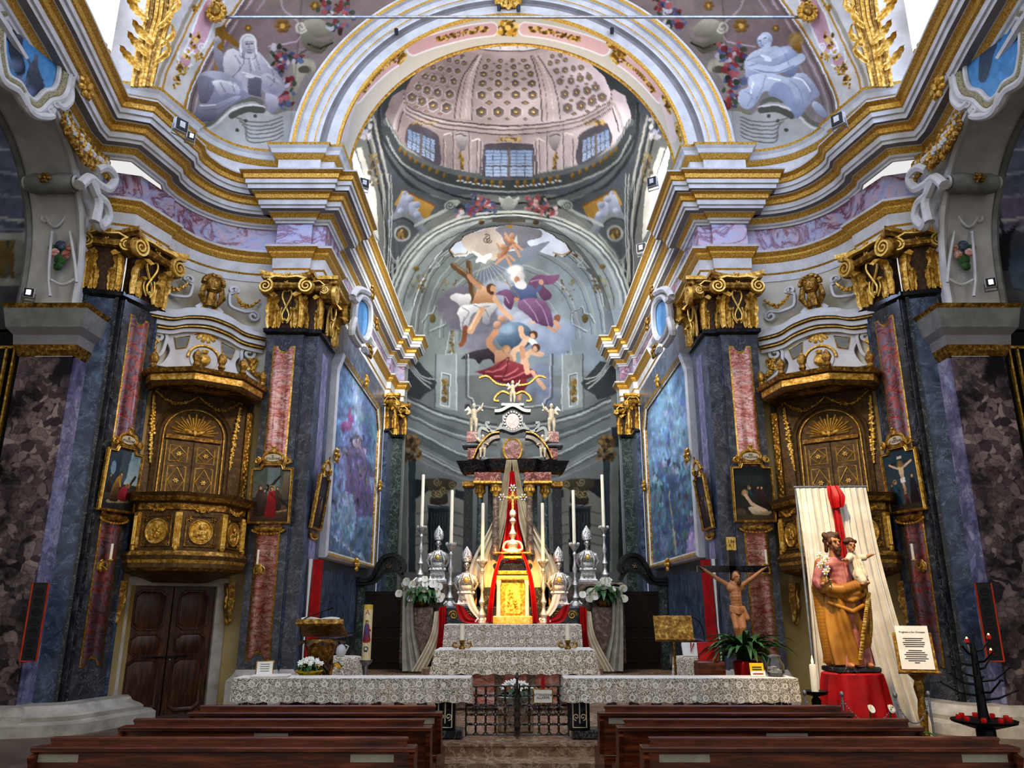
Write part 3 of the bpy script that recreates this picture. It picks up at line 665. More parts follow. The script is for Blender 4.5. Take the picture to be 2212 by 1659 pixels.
# coffered dome
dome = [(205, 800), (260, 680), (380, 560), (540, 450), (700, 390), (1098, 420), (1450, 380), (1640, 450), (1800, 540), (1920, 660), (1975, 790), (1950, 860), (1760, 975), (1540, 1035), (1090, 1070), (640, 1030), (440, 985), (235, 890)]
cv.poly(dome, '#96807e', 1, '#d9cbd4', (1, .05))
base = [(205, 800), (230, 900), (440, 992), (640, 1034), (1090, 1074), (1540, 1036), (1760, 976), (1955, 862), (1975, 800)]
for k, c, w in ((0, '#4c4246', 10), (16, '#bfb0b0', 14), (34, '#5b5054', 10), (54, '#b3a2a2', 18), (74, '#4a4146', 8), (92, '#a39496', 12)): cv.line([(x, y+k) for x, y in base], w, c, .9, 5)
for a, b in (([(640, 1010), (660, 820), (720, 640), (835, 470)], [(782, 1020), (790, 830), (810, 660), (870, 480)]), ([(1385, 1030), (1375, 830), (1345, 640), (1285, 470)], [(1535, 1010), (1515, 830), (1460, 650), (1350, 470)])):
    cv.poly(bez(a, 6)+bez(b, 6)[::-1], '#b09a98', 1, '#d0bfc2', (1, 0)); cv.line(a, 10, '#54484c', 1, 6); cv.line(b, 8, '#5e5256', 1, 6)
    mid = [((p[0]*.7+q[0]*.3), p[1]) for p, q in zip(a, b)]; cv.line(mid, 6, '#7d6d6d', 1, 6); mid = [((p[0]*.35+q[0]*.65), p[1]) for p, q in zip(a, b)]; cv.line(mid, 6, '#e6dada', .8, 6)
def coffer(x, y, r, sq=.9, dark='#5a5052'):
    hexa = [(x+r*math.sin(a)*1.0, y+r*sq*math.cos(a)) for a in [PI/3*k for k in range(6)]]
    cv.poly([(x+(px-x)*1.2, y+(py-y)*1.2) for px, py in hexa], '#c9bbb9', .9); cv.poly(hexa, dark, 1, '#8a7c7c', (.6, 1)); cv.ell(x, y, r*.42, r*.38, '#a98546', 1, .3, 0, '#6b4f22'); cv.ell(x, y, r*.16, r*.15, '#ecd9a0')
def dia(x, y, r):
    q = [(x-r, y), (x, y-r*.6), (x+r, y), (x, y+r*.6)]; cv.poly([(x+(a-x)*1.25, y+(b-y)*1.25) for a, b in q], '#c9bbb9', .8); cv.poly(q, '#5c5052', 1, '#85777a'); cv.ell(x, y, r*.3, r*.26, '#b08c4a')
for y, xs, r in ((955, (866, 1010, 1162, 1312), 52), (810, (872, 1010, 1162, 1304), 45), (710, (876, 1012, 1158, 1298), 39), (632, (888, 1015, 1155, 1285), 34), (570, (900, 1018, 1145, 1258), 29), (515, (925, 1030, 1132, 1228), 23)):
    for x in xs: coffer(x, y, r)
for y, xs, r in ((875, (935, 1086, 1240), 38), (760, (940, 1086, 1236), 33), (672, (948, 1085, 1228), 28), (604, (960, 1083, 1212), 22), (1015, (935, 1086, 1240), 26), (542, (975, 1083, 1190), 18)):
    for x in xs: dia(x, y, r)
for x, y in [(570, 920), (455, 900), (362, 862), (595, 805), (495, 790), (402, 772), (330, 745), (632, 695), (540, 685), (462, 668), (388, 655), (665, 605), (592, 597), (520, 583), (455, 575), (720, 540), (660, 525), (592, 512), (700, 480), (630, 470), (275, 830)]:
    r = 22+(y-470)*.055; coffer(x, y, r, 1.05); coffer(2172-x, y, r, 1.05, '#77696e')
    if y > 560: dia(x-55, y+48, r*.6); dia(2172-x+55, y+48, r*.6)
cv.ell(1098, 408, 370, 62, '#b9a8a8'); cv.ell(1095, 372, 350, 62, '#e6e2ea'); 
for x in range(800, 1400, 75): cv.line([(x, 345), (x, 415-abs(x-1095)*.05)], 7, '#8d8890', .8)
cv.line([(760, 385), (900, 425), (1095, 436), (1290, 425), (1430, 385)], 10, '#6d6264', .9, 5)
# wall round the apse arch, with its bands
cv.T = B
face_o = [(60, 1100), (90, 960), (200, 720), (400, 500), (700, 355), (1100, 305), (1500, 355), (1800, 500), (2000, 700), (2120, 960), (2140, 1100)]
cv.poly([(80, 1200), (95, 980), (200, 730), (400, 510), (700, 365), (1100, 318), (1500, 365), (1800, 510), (2000, 720), (2110, 980), (2120, 1200), (2000, 1700), (200, 1700)], '#858a84', 1, '#7d8890', (1, .3))
def scl(pts, k, cy=1150, cx=1100): return [(cx+(x-cx)*k, cy+(y-cy)*k) for x, y in pts]
for k, c, w in ((1.0, '#a9aca2', 26), (.985, '#4d5352', 8), (.965, '#bdbfb4', 12), (.945, '#50575a', 8), (.92, '#9ba09a', 22), (.84, '#747a78', 90), (.865, '#3f4648', 7), (.79, '#5d6466', 10), (.775, '#b2b6b2', 10)): cv.line(scl(face_o, k), w, c, .9, 5)
for x, y in [(865, 395), (1330, 392), (550, 700), (310, 790), (1900, 770), (1660, 680)]: cv.ell(x, y, 26, 20, '#7c6234', 1, .3, 0, '#4a3c22')
cv.poly([(960, 360), (1245, 360), (1245, 395), (960, 395)], '#6a6252')
# pendentive putti, shells, garland
for f, sd in ((lambda p: p, 1), (lambda p: mx(p, 1098), 2)):
    cv.poly(f([(60, 120), (170, 60), (480, 180), (620, 220), (380, 420), (200, 620), (100, 760), (60, 500)]), '#4a5054', .9)
    cv.poly(f([(125, 240), (190, 120), (240, 140), (470, 260), (430, 330), (370, 420), (150, 260)]), '#b58c3c', 1, '#8a6426'); cv.line(f([(190, 115), (470, 255)]), 14, '#7a4e1c')
    for q in ([(180, 170), (230, 130), (260, 230), (230, 330), (150, 380), (60, 390), (130, 300)], [(260, 220), (340, 240), (330, 300), (380, 380), (340, 470), (290, 400), (250, 320)]): cv.cpoly(f(q), '#a9aec2', 1, '#5d6478')
    for x, y, r in ((255, 195, 34), (310, 245, 34), (210, 140, 18), (180, 300, 30), (320, 330, 34)): cv.ell(*f([(x, y)])[0], r, r*.9, '#b8bcd0', 1, .2, 0, '#646b82')
    cv.line(f([(110, 350), (210, 330), (330, 400), (390, 470)]), 36, '#757c7e', 1, 6); cv.line(f([(110, 385), (210, 360), (310, 430)]), 12, '#2f3538', 1, 6)
    cv.ell(*f([(190, 490)])[0], 72, 70, '#8e938e'); cv.ell(*f([(190, 490)])[0], 52, 52, '#4b4236'); cv.blobs(*f([(160, 460)])[0], *f([(220, 530)])[0], 14, 14, ['#8a6c34', '#5d4822', '#b08e50'], sd)
    cv.line(f([(300, 420), (420, 360), (640, 250), (660, 215), (600, 215)]), 26, '#9aa09a', 1, 6); cv.ell(*f([(600, 250)])[0], 50, 42, '#8c928c'); cv.line(f([tuple(p) for p in spiral(600, 250, 42, 6, 1.6, 0)]), 8, '#3c4242')
    cv.line(f([(80, 620), (110, 700), (160, 720), (200, 650), (330, 500)]), 10, '#9aa09c', .9, 6); cv.line(f([(110, 720), (150, 760), (90, 820)]), 10, '#8d938e', .9, 6)
    for x in (0, 26, 50, 74): cv.line(f([(20+x, -20), (30+x, 200), (40+x*.8, 500), (30+x*.6, 900)]), 9, ['#96988e', '#3a3f40', '#a6a89e', '#4a4f50'][x//25], .8, 5)
cv.flower([(860, 260), (930, 255), (780, 290), (840, 205), (700, 300)], 48, ['#8a3a40', '#a05a5c', '#454c74', '#b8b2b4', '#2e3e2e', '#525a80'], 16)
cv.flower([(1330, 250), (1400, 285), (1290, 225), (1460, 300), (1370, 215)], 48, ['#8c3a3e', '#b06a6a', '#4a5278', '#b8a4a2', '#2e3e2e', '#964a4c'], 16, 9)
cv.cpoly([(1015, 175), (1060, 195), (1100, 165), (1140, 195), (1185, 175), (1170, 240), (1130, 285), (1060, 285), (1030, 240)], '#c3c6be', 1, '#6b706c'); cv.ell(1100, 215, 40, 30, '#8e938a')
# half-dome ground with ribs and panels
shell = [(300, 1330), (320, 1150), (420, 850), (600, 640), (850, 520), (1100, 490), (1350, 520), (1600, 640), (1800, 850), (1900, 1150), (1920, 1330)]
cv.poly(shell+[(1900, 1700), (320, 1700)], '#80887f', 1, '#8997a2', (1, .2))
for k, c, w in ((1.0, '#b0b6b0', 12), (.97, '#4e5556', 7), (.9, '#9aa29c', 16), (.86, '#5a6162', 7), (.74, '#a3aba6', 14), (.70, '#565e60', 7), (.56, '#9ea6a4', 12), (.53, '#5a6264', 6)): cv.line(scl(shell, k, 1500), w, c, .7, 5)
for f in (lambda p: p, lambda p: mx(p, 1100)):
    cv.line(f([(450, 780), (510, 760), (470, 710), (530, 640)]), 10, '#b4bab4', .8, 5); cv.line(f([(250, 1030), (330, 880), (420, 800)]), 36, '#676c66', .8, 5)
    cv.blobs(*f([(270, 830)])[0], *f([(400, 1010)])[0], 26, 12, ['#6b5c38', '#8a7a50', '#555'+'a4a'], 6)
    for q in ([(360, 1250), (400, 1180), (450, 1170), (470, 1110), (560, 1160), (560, 1260), (430, 1320)],): cv.line(f(q), 7, '#c4cac6', .8); cv.line(f([(x+10, y+10) for x, y in q]), 6, '#4d5556', .8)
    cv.ell(*f([(450, 1215)])[0], 28, 40, '#7d6c40', 1, .2, 0, '#54482c'); cv.ell(*f([(580, 1600)])[0], 26, 40, '#7d6c40', 1, .2, 0, '#54482c')
    cv.line(f([(560, 1520), (600, 1330), (650, 1290), (610, 1520), (560, 1520)]), 8, '#c0c6c4', .7); cv.blobs(*f([(595, 1300)])[0], *f([(630, 1500)])[0], 24, 12, ['#7a6836', '#5b4e30', '#9a8850'], 8)
    cv.blobs(*f([(540, 880)])[0], *f([(660, 1060)])[0], 22, 10, ['#857448', '#5d5236'], 9, .7)
# opening to the sky
sky = [(598, 625), (640, 575), (710, 540), (720, 515), (850, 455), (1100, 415), (1370, 450), (1480, 500), (1500, 525), (1580, 570), (1625, 640), (1560, 690), (1500, 660), (1490, 690), (1330, 640), (1100, 640), (760, 660), (740, 690), (640, 690)]
cv.poly(scl(sky, 1.03, 560), '#4a3c28'); cv.poly(sky, '#cfd7e8'); cv.cpoly([(700, 540), (850, 470), (1000, 440), (1050, 520), (1050, 640), (960, 720), (760, 640)], '#cdbcae', 1, '#d8c6ae')
cv.line([(600, 630), (640, 670), (740, 660), (745, 640)], 10, '#b08a48', .9); cv.line([(1620, 640), (1560, 675), (1480, 650)], 10, '#b08a48', .9)
cv.cpoly([(990, 450), (1100, 420), (1350, 455), (1375, 520), (1260, 560), (1300, 640), (1100, 610), (1040, 510)], '#8d8b92', 1, '#74747c'); cv.cpoly([(1450, 555), (1400, 610), (1250, 740), (1000, 850), (850, 960), (820, 860), (980, 740), (1120, 650), (1330, 590)], '#8a93a0', 1, '#6c7684')
cv.ell(1110, 430, 28, 14, '#b88a34')
for x, y in ((915, 520), (930, 550), (905, 545)): cv.line([tuple(p) for p in spiral(x, y, 26, 8, 1.2, x)], 7, '#5a4a3e', .8)
# small angels above
for x, y, a in ((1120, 560, .6), (1050, 650, -.8)):
    cv.ell(x, y, 70, 28, '#d8a27e', 1, .2, a, '#9a5c3c'); cv.ell(x+6, y-48, 26, 26, '#dcae8c', 1, .2, 0, '#a06a48')
    for q in ([(x-20, y-20), (x-50, y-70)], [(x+40, y+20), (x+95, y+70)], [(x+10, y+40), (x-60, y+95)], [(x+20, y+30), (x+70, y+120)]): cv.line(q, 22, '#d09a76')
cv.poly([(1140, 560), (1170, 500), (1180, 580)], '#c9c4c0'); cv.poly([(990, 610), (1040, 640), (1030, 660)], '#b8b0a8')
# rays and dove
for i in range(9): a = .2+i*.18; cv.line([(890, 700), (890+330*math.cos(a+.3), 700+300*math.sin(a+.3))], 5, '#e6e2d0', .55)
cv.cpoly([(815, 735), (840, 690), (880, 680), (950, 660), (955, 690), (920, 715), (900, 745), (860, 730)], '#fafafa'); cv.cpoly([(780, 640), (840, 655), (900, 690), (860, 700)], '#f0eee6')
# clouds behind the group
cv.cloud([(640, 1050), (580, 1100), (620, 1180), (680, 1260), (700, 1020)], 110, '#7b7480', .9, '#645d66', 2)
cv.cloud([(850, 1300), (800, 1400), (900, 1440), (1000, 1250), (880, 1180)], 120, '#8a8592', .8, '#6b6874', 3)
cv.cloud([(1450, 1350), (1530, 1430), (1400, 1480), (1330, 1400), (1480, 1250), (1560, 1330)], 120, '#a3b1c6', .85, '#7a8aa4', 4)
cv.cloud([(1000, 1050), (1130, 1000), (1000, 950), (1150, 850)], 100, '#aab2c4', .7, '#8e98ac', 5); cv.cloud([(1150, 800), (1180, 860)], 60, '#e9e2d8', .9, None, 6); cv.cloud([(1100, 1150), (1180, 1220), (1300, 1260)], 90, '#c2c6d6', .8, '#9aa2b6', 7)
# cross
cv.line([(625, 760), (890, 965)], 50, '#6e5034'); cv.line([(625, 742), (890, 945)], 14, '#a17e54'); cv.line([(755, 740), (795, 1060)], 46, '#6a4c30'); cv.line([(770, 740), (810, 1050)], 12, '#94714a'); cv.line([(745, 790), (765, 850)], 6, '#c8b890')
# seated figure with the cross
cv.cpoly([(600, 1040), (640, 1000), (700, 1010), (770, 1010), (770, 1080), (700, 1130), (660, 1080)], '#e6e2dc', 1, '#9a9696')
cv.cpoly([(830, 960), (870, 930), (930, 960), (990, 1010), (1000, 1060), (960, 1100), (860, 1110), (790, 1090), (810, 1020)], '#e2b48a', 1, '#a86f48')
cv.line([(850, 950), (800, 900), (760, 850)], 40, '#c48f66', 1, 5); cv.line([(980, 1040), (1020, 1110), (1120, 1210)], 40, '#dca880', 1, 5)
cv.ell(950, 960, 42, 46, '#6a4326'); cv.ell(968, 968, 28, 36, '#d09a70'); cv.ell(955, 1000, 22, 16, '#5e3a20')
cv.cpoly([(660, 1170), (700, 1110), (800, 1090), (960, 1080), (1000, 1110), (950, 1180), (930, 1260), (880, 1250), (870, 1160), (790, 1180), (740, 1300), (690, 1310), (680, 1220)], '#eeebe4', 1, '#8f8c92', (.4, 1))
for q in ([(700, 1120), (760, 1160), (700, 1250)], [(800, 1100), (860, 1120), (940, 1110)], [(900, 1140), (930, 1200)], [(720, 1200), (700, 1290)]): cv.line(q, 8, '#77747c', .7, 4)
cv.line([(870, 1140), (830, 1220), (770, 1320)], 56, '#d9a47a', 1, 5); cv.line([(850, 1150), (810, 1230), (765, 1310)], 14, '#f0c8a0', .8, 5); cv.ell(762, 1325, 26, 16, '#d8a880'); cv.line([(730, 1290), (715, 1400), (690, 1440)], 40, '#8a4e34', 1, 5)
# older robed figure
cv.cpoly([(1265, 925), (1340, 840), (1420, 850), (1535, 845), (1480, 920), (1400, 930), (1470, 1020), (1400, 1060), (1340, 980)], '#8a5a7c', 1, '#6a4262'); cv.cpoly([(990, 1010), (1060, 965), (1130, 980), (1150, 1040), (1120, 1140), (1060, 1090), (1060, 1020)], '#87587c', 1, '#5c3a58')
cv.cpoly([(1110, 960), (1180, 930), (1280, 930), (1330, 980), (1340, 1060), (1250, 1070), (1180, 1060)], '#6878a0', 1, '#4a5680')
cv.cpoly([(1200, 1060), (1330, 1040), (1420, 1080), (1470, 1180), (1480, 1280), (1440, 1290), (1330, 1250), (1250, 1180), (1180, 1120)], '#9a6c94', 1, '#5a3a60')
for q in ([(1230, 1060), (1300, 1140), (1350, 1240)], [(1330, 1060), (1400, 1150), (1440, 1270)], [(1070, 1030), (1100, 1080)], [(1290, 900), (1380, 880)]): cv.line(q, 10, '#c09ab8', .6, 4); 
cv.ell(1185, 890, 46, 44, '#e6e2dc'); cv.ell(1170, 885, 26, 30, '#c89070'); cv.ell(1205, 930, 50, 36, '#eceae6'); cv.line([(1290, 990), (1350, 970), (1375, 910)], 30, '#5c6c96', 1, 4); cv.ell(1375, 905, 20, 24, '#d8a080'); cv.line([(1080, 900), (1190, 1030)], 8, '#9a7440'); cv.ell(1170, 1050, 24, 16, '#c8906c')
cv.line([(1440, 1290), (1500, 1320)], 26, '#c48e6c'); cv.ell(1300, 1245, 26, 14, '#e0b494')
cv.ell(1515, 1210, 30, 32, '#8a5a44'); cv.line([(1500, 1250), (1520, 1290)], 40, '#c89878')
# globe and putti
cv.ell(1145, 1365, 158, 122, '#7f9cb4', 1, .06, 0, '#2e4258'); cv.ell(1090, 1310, 60, 40, '#a6bccc', .6, .8)
for x, y in ((1040, 1215), (1000, 1270)): cv.ell(x, y, 34, 32, '#dcae90', 1, .2, 0, '#9a6a50')
for q, c in (([(1205, 1300), (1220, 1370), (1290, 1400)], '#e0b08a'), ([(1290, 1400), (1320, 1430)], '#e8e2dc'), ([(1240, 1400), (1210, 1450), (1140, 1500), (1140, 1560)], '#e2b492'), ([(1330, 1470), (1260, 1520), (1220, 1600), (1270, 1650)], '#dcaa84'), ([(1300, 1500), (1380, 1520)], '#dcae8c'), ([(1210, 1470), (1220, 1540)], '#c88e6a')): cv.line(q, 46, c, 1, 5)
for x, y in ((1310, 1355), (1330, 1465)): cv.ell(x, y, 36, 34, '#5c3c2a'); cv.ell(x-8, y+8, 22, 24, '#d8a482')
# winged bearer in red
cv.cpoly([(695, 1560), (760, 1510), (860, 1480), (960, 1465), (1000, 1520), (980, 1600), (940, 1560), (880, 1570), (850, 1600), (800, 1560)], '#4a4048', 1, '#2e282e')
cv.line([(990, 1330), (930, 1420), (1000, 1510)], 50, '#c88c64', 1, 5); cv.cpoly([(980, 1500), (1060, 1490), (1130, 1540), (1130, 1620), (1080, 1660), (1000, 1640)], '#dca680', 1, '#a06848'); cv.ell(1080, 1475, 40, 36, '#c08a5c'); cv.ell(1085, 1482, 26, 26, '#d8a27c')
cv.T = D_
cv.cloud([(1380, 130), (1450, 200), (1400, 60), (1480, 280), (1330, 230), (1420, 320)], 90, '#8a94a8', .85, '#5e6880', 8)
cv.cpoly([(812, 90), (880, 75), (960, 40), (1060, -10), (1200, 20), (1290, 60), (1340, 110), (1260, 150), (1180, 160), (1080, 190), (960, 160), (880, 110)], '#a8424a', 1, '#5c1a26')
for q in ([(900, 90), (1000, 80), (1100, 20)], [(980, 130), (1080, 120), (1180, 60)], [(1060, 160), (1160, 130), (1250, 80)]): cv.line(q, 14, '#cf6a6c', .8, 5)
cv.line([(1000, 50), (1100, -30), (1060, 130)], 10, '#4a141c', .6, 5)
cv.line([(1300, 90), (1350, 160), (1400, 225)], 36, '#d8a482', 1, 5); cv.cpoly([(1120, 200), (1160, 160), (1240, 150), (1260, 200), (1200, 280), (1140, 250)], '#8c3038', 1, '#5a1820'); cv.line([(1200, 270), (1190, 320)], 30, '#c08a64'); cv.line([(1240, 0), (1260, 90)], 50, '#d8a684')
# apse wall: panels, painted entablature, columns
for f in (lambda p: p, lambda p: mx(p, 1104)):
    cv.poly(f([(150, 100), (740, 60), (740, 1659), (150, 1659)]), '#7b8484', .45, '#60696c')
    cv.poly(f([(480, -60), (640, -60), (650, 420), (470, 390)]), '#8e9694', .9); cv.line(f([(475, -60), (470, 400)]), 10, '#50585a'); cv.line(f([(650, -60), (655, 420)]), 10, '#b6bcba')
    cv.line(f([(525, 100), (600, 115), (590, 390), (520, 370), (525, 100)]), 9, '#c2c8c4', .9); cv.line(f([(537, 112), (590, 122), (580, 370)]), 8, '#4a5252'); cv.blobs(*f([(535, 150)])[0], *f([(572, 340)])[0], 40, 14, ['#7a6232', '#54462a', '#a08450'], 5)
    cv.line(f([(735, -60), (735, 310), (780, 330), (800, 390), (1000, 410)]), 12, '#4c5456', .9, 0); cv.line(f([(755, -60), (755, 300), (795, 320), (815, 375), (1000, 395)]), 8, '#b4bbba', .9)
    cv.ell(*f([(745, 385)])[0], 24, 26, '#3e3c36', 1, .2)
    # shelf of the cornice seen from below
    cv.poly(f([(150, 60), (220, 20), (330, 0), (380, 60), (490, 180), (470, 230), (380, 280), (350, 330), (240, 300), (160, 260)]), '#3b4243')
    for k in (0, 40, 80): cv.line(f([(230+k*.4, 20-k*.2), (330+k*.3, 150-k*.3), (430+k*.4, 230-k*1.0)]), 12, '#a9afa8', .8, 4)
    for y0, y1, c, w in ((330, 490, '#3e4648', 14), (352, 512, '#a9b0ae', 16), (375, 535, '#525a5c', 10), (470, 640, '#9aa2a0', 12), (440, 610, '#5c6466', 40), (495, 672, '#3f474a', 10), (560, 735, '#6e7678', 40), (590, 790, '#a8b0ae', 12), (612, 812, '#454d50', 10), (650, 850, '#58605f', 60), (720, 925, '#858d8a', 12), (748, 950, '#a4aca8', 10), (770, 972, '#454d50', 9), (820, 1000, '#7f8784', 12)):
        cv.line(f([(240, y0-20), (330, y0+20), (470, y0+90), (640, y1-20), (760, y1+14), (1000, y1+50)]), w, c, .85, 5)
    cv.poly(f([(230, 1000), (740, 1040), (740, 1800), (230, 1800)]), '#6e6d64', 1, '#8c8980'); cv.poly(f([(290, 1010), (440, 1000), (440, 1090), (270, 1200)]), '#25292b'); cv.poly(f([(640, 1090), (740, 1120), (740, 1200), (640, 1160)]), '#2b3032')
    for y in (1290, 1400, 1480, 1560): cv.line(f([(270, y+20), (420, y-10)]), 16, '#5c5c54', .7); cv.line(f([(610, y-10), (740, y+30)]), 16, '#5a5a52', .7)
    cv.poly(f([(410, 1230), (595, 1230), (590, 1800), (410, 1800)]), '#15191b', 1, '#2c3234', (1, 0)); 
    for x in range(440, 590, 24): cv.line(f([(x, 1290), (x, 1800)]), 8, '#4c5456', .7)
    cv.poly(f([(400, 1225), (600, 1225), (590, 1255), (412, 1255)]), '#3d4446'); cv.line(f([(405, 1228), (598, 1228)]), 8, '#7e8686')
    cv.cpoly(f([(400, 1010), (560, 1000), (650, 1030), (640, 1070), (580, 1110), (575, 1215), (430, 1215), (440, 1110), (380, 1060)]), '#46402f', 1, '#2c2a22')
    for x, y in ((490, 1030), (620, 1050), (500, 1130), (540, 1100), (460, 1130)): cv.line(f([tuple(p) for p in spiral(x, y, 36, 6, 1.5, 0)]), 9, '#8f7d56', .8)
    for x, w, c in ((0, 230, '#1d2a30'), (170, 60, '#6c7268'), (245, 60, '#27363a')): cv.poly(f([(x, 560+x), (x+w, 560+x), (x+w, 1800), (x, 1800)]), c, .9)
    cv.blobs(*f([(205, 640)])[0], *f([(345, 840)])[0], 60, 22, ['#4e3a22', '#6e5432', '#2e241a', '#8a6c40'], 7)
cv.T = None
cv.warp(1.0, 12); cv.a = cv.a*.8+cv.a.mean(2, keepdims=True)*.2*np.array([1.0, 1.0, .97]); cv.mottle(.18, 40, 3)
# ---- grounds the fresco lies on
CW = 4.45
def grid(a, b): return np.meshgrid(a, b)
def ceil_z(x, d):
    e = ((d-22.05)/5.2)**2; zs = 12.3+1.5*(1-e); zt = 17.0+(d-16.9)*.05+1.35*(1-e); return zs+(zt-zs)*np.sqrt(np.clip(1-(x/CW)**2, 0, 1))
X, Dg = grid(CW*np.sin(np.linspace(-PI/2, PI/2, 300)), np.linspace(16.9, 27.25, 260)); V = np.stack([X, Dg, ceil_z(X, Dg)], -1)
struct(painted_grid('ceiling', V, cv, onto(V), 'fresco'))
for s in (1, -1):
    Dg, T = grid(np.linspace(16.9, 27.25, 200), np.linspace(0, 1, 60)); zt = ceil_z(np.full_like(Dg, CW), Dg)
    V = np.stack([np.full_like(Dg, -s*CW), Dg, 11.3+(zt-11.3)*T], -1); struct(painted_grid('wall_upper_'+SIDE[s], V, cv, onto(V), 'fresco'))
AW, AZ, AR = 3.9, 11.3, 5.45      # apse arch half-width, springing, rise
th = np.linspace(0, PI, 240); Tt, K = grid(th, np.linspace(0, 1, 70))
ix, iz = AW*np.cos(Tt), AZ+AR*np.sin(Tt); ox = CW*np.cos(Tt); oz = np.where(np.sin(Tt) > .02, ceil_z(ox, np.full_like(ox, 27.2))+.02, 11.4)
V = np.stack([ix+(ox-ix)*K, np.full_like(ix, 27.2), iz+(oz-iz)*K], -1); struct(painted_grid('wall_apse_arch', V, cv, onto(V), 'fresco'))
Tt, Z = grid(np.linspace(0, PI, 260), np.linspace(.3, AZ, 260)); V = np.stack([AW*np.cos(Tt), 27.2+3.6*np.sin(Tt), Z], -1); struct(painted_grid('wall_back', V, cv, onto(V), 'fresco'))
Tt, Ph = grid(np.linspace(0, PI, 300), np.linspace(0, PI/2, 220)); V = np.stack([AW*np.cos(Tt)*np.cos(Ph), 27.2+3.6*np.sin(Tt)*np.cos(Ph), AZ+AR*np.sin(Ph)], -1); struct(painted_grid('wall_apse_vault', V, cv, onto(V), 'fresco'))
for s in (1, -1):
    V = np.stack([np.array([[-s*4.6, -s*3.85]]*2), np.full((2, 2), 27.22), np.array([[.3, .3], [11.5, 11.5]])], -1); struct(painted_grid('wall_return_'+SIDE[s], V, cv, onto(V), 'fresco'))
# ---------------------------------------------------------------- lunette frescoes beside the arch and the painted arch soffit
cn = Cv(190, -60, 2022, 350, '#cfcdc8')
def both(fn):
    for f in (lambda p: p, lambda p: mx(p, 1105)): fn(f)
C1 = (0, 0, 3.95); C4 = (400, 0, 3.95); C13 = (1300, 0, 3.95)
arc_in = [(395, 262), (396, 245), (405, 202), (428, 149), (468, 76), (519, 0), (560, -60)]; arc_out = [(347, 230), (349, 203), (357, 165), (380, 111), (415, 38), (435, 0), (470, -60)]
def band(f):
    cn.poly(f(bez(arc_in, 6)+[(1105, -60), (1105, 340), (380, 340)]), '#7a6a62', 1, '#8a8480', (0, 1))
    cn.line(f([(x-13, y) for x, y in arc_out]), 9, '#a59c8a', .9, 6)  # tan shadow line along the band, painted into the plaster colour
    pk = [(398, 110), (412, 78), (428, 30), (450, -10), (480, -40), (505, -40), (470, 30), (445, 90), (428, 118), (412, 112)]
    cn.poly(f([(365, 195), (370, 150), (388, 105)]+pk), '#dcd6d4', .5); cn.poly(f(pk), '#c59ca6', 1, '#d8b2ba'); cn.line(f(pk+[pk[0]]), 4, '#efeeec')
    cn.cpoly(f([(388, 125), (402, 118), (412, 130), (404, 142), (392, 138)]), '#c59ca6'); cn.line(f([tuple(p) for p in spiral(406, 108, 10, 2, 1.3, 0)]), 3.5, '#f2f2f0'); cn.line(f([tuple(p) for p in spiral(436, 100, 9, 2, 1.3, 2)]), 3.5, '#f2f2f0'); cn.line(f([(386, 112), (384, 128), (396, 146), (414, 140)]), 4, '#f2f2f0', 1, 5)
    for x, y, r in ((403, 118, 9), (420, 82, 12), (416, 95, 8), (388, 140, 8), (392, 152, 8), (402, 150, 7), (380, 165, 8), (384, 176, 6), (376, 186, 5), (466, 10, 12), (425, 15, 9), (470, -20, 14), (430, 118, 8), (424, 126, 6)):
        cn.blobs(*f([(x-r*.8, y-r)])[0], *f([(x+r*.8, y+r)])[0], 10, r*.42, ['#8a6420', '#c99a3c', '#e8c87a', '#5c4014'], int(x))
    cn.line(f(arc_in), 4, '#b8862c', 1, 6); cn.line(f([(x+5, y+2) for x, y in arc_in]), 3, '#efece6', 1, 6); cn.line(f(arc_out), 4, '#b8862c', 1, 6)
    # architectural ground
    for k, c in ((14, '#6e5c5c'), (24, '#a8989a'), (34, '#75646a'), (52, '#94858a')): cn.line(f([(x+k, y) for x, y in arc_in]), 5, c, .7, 6)
both(band)
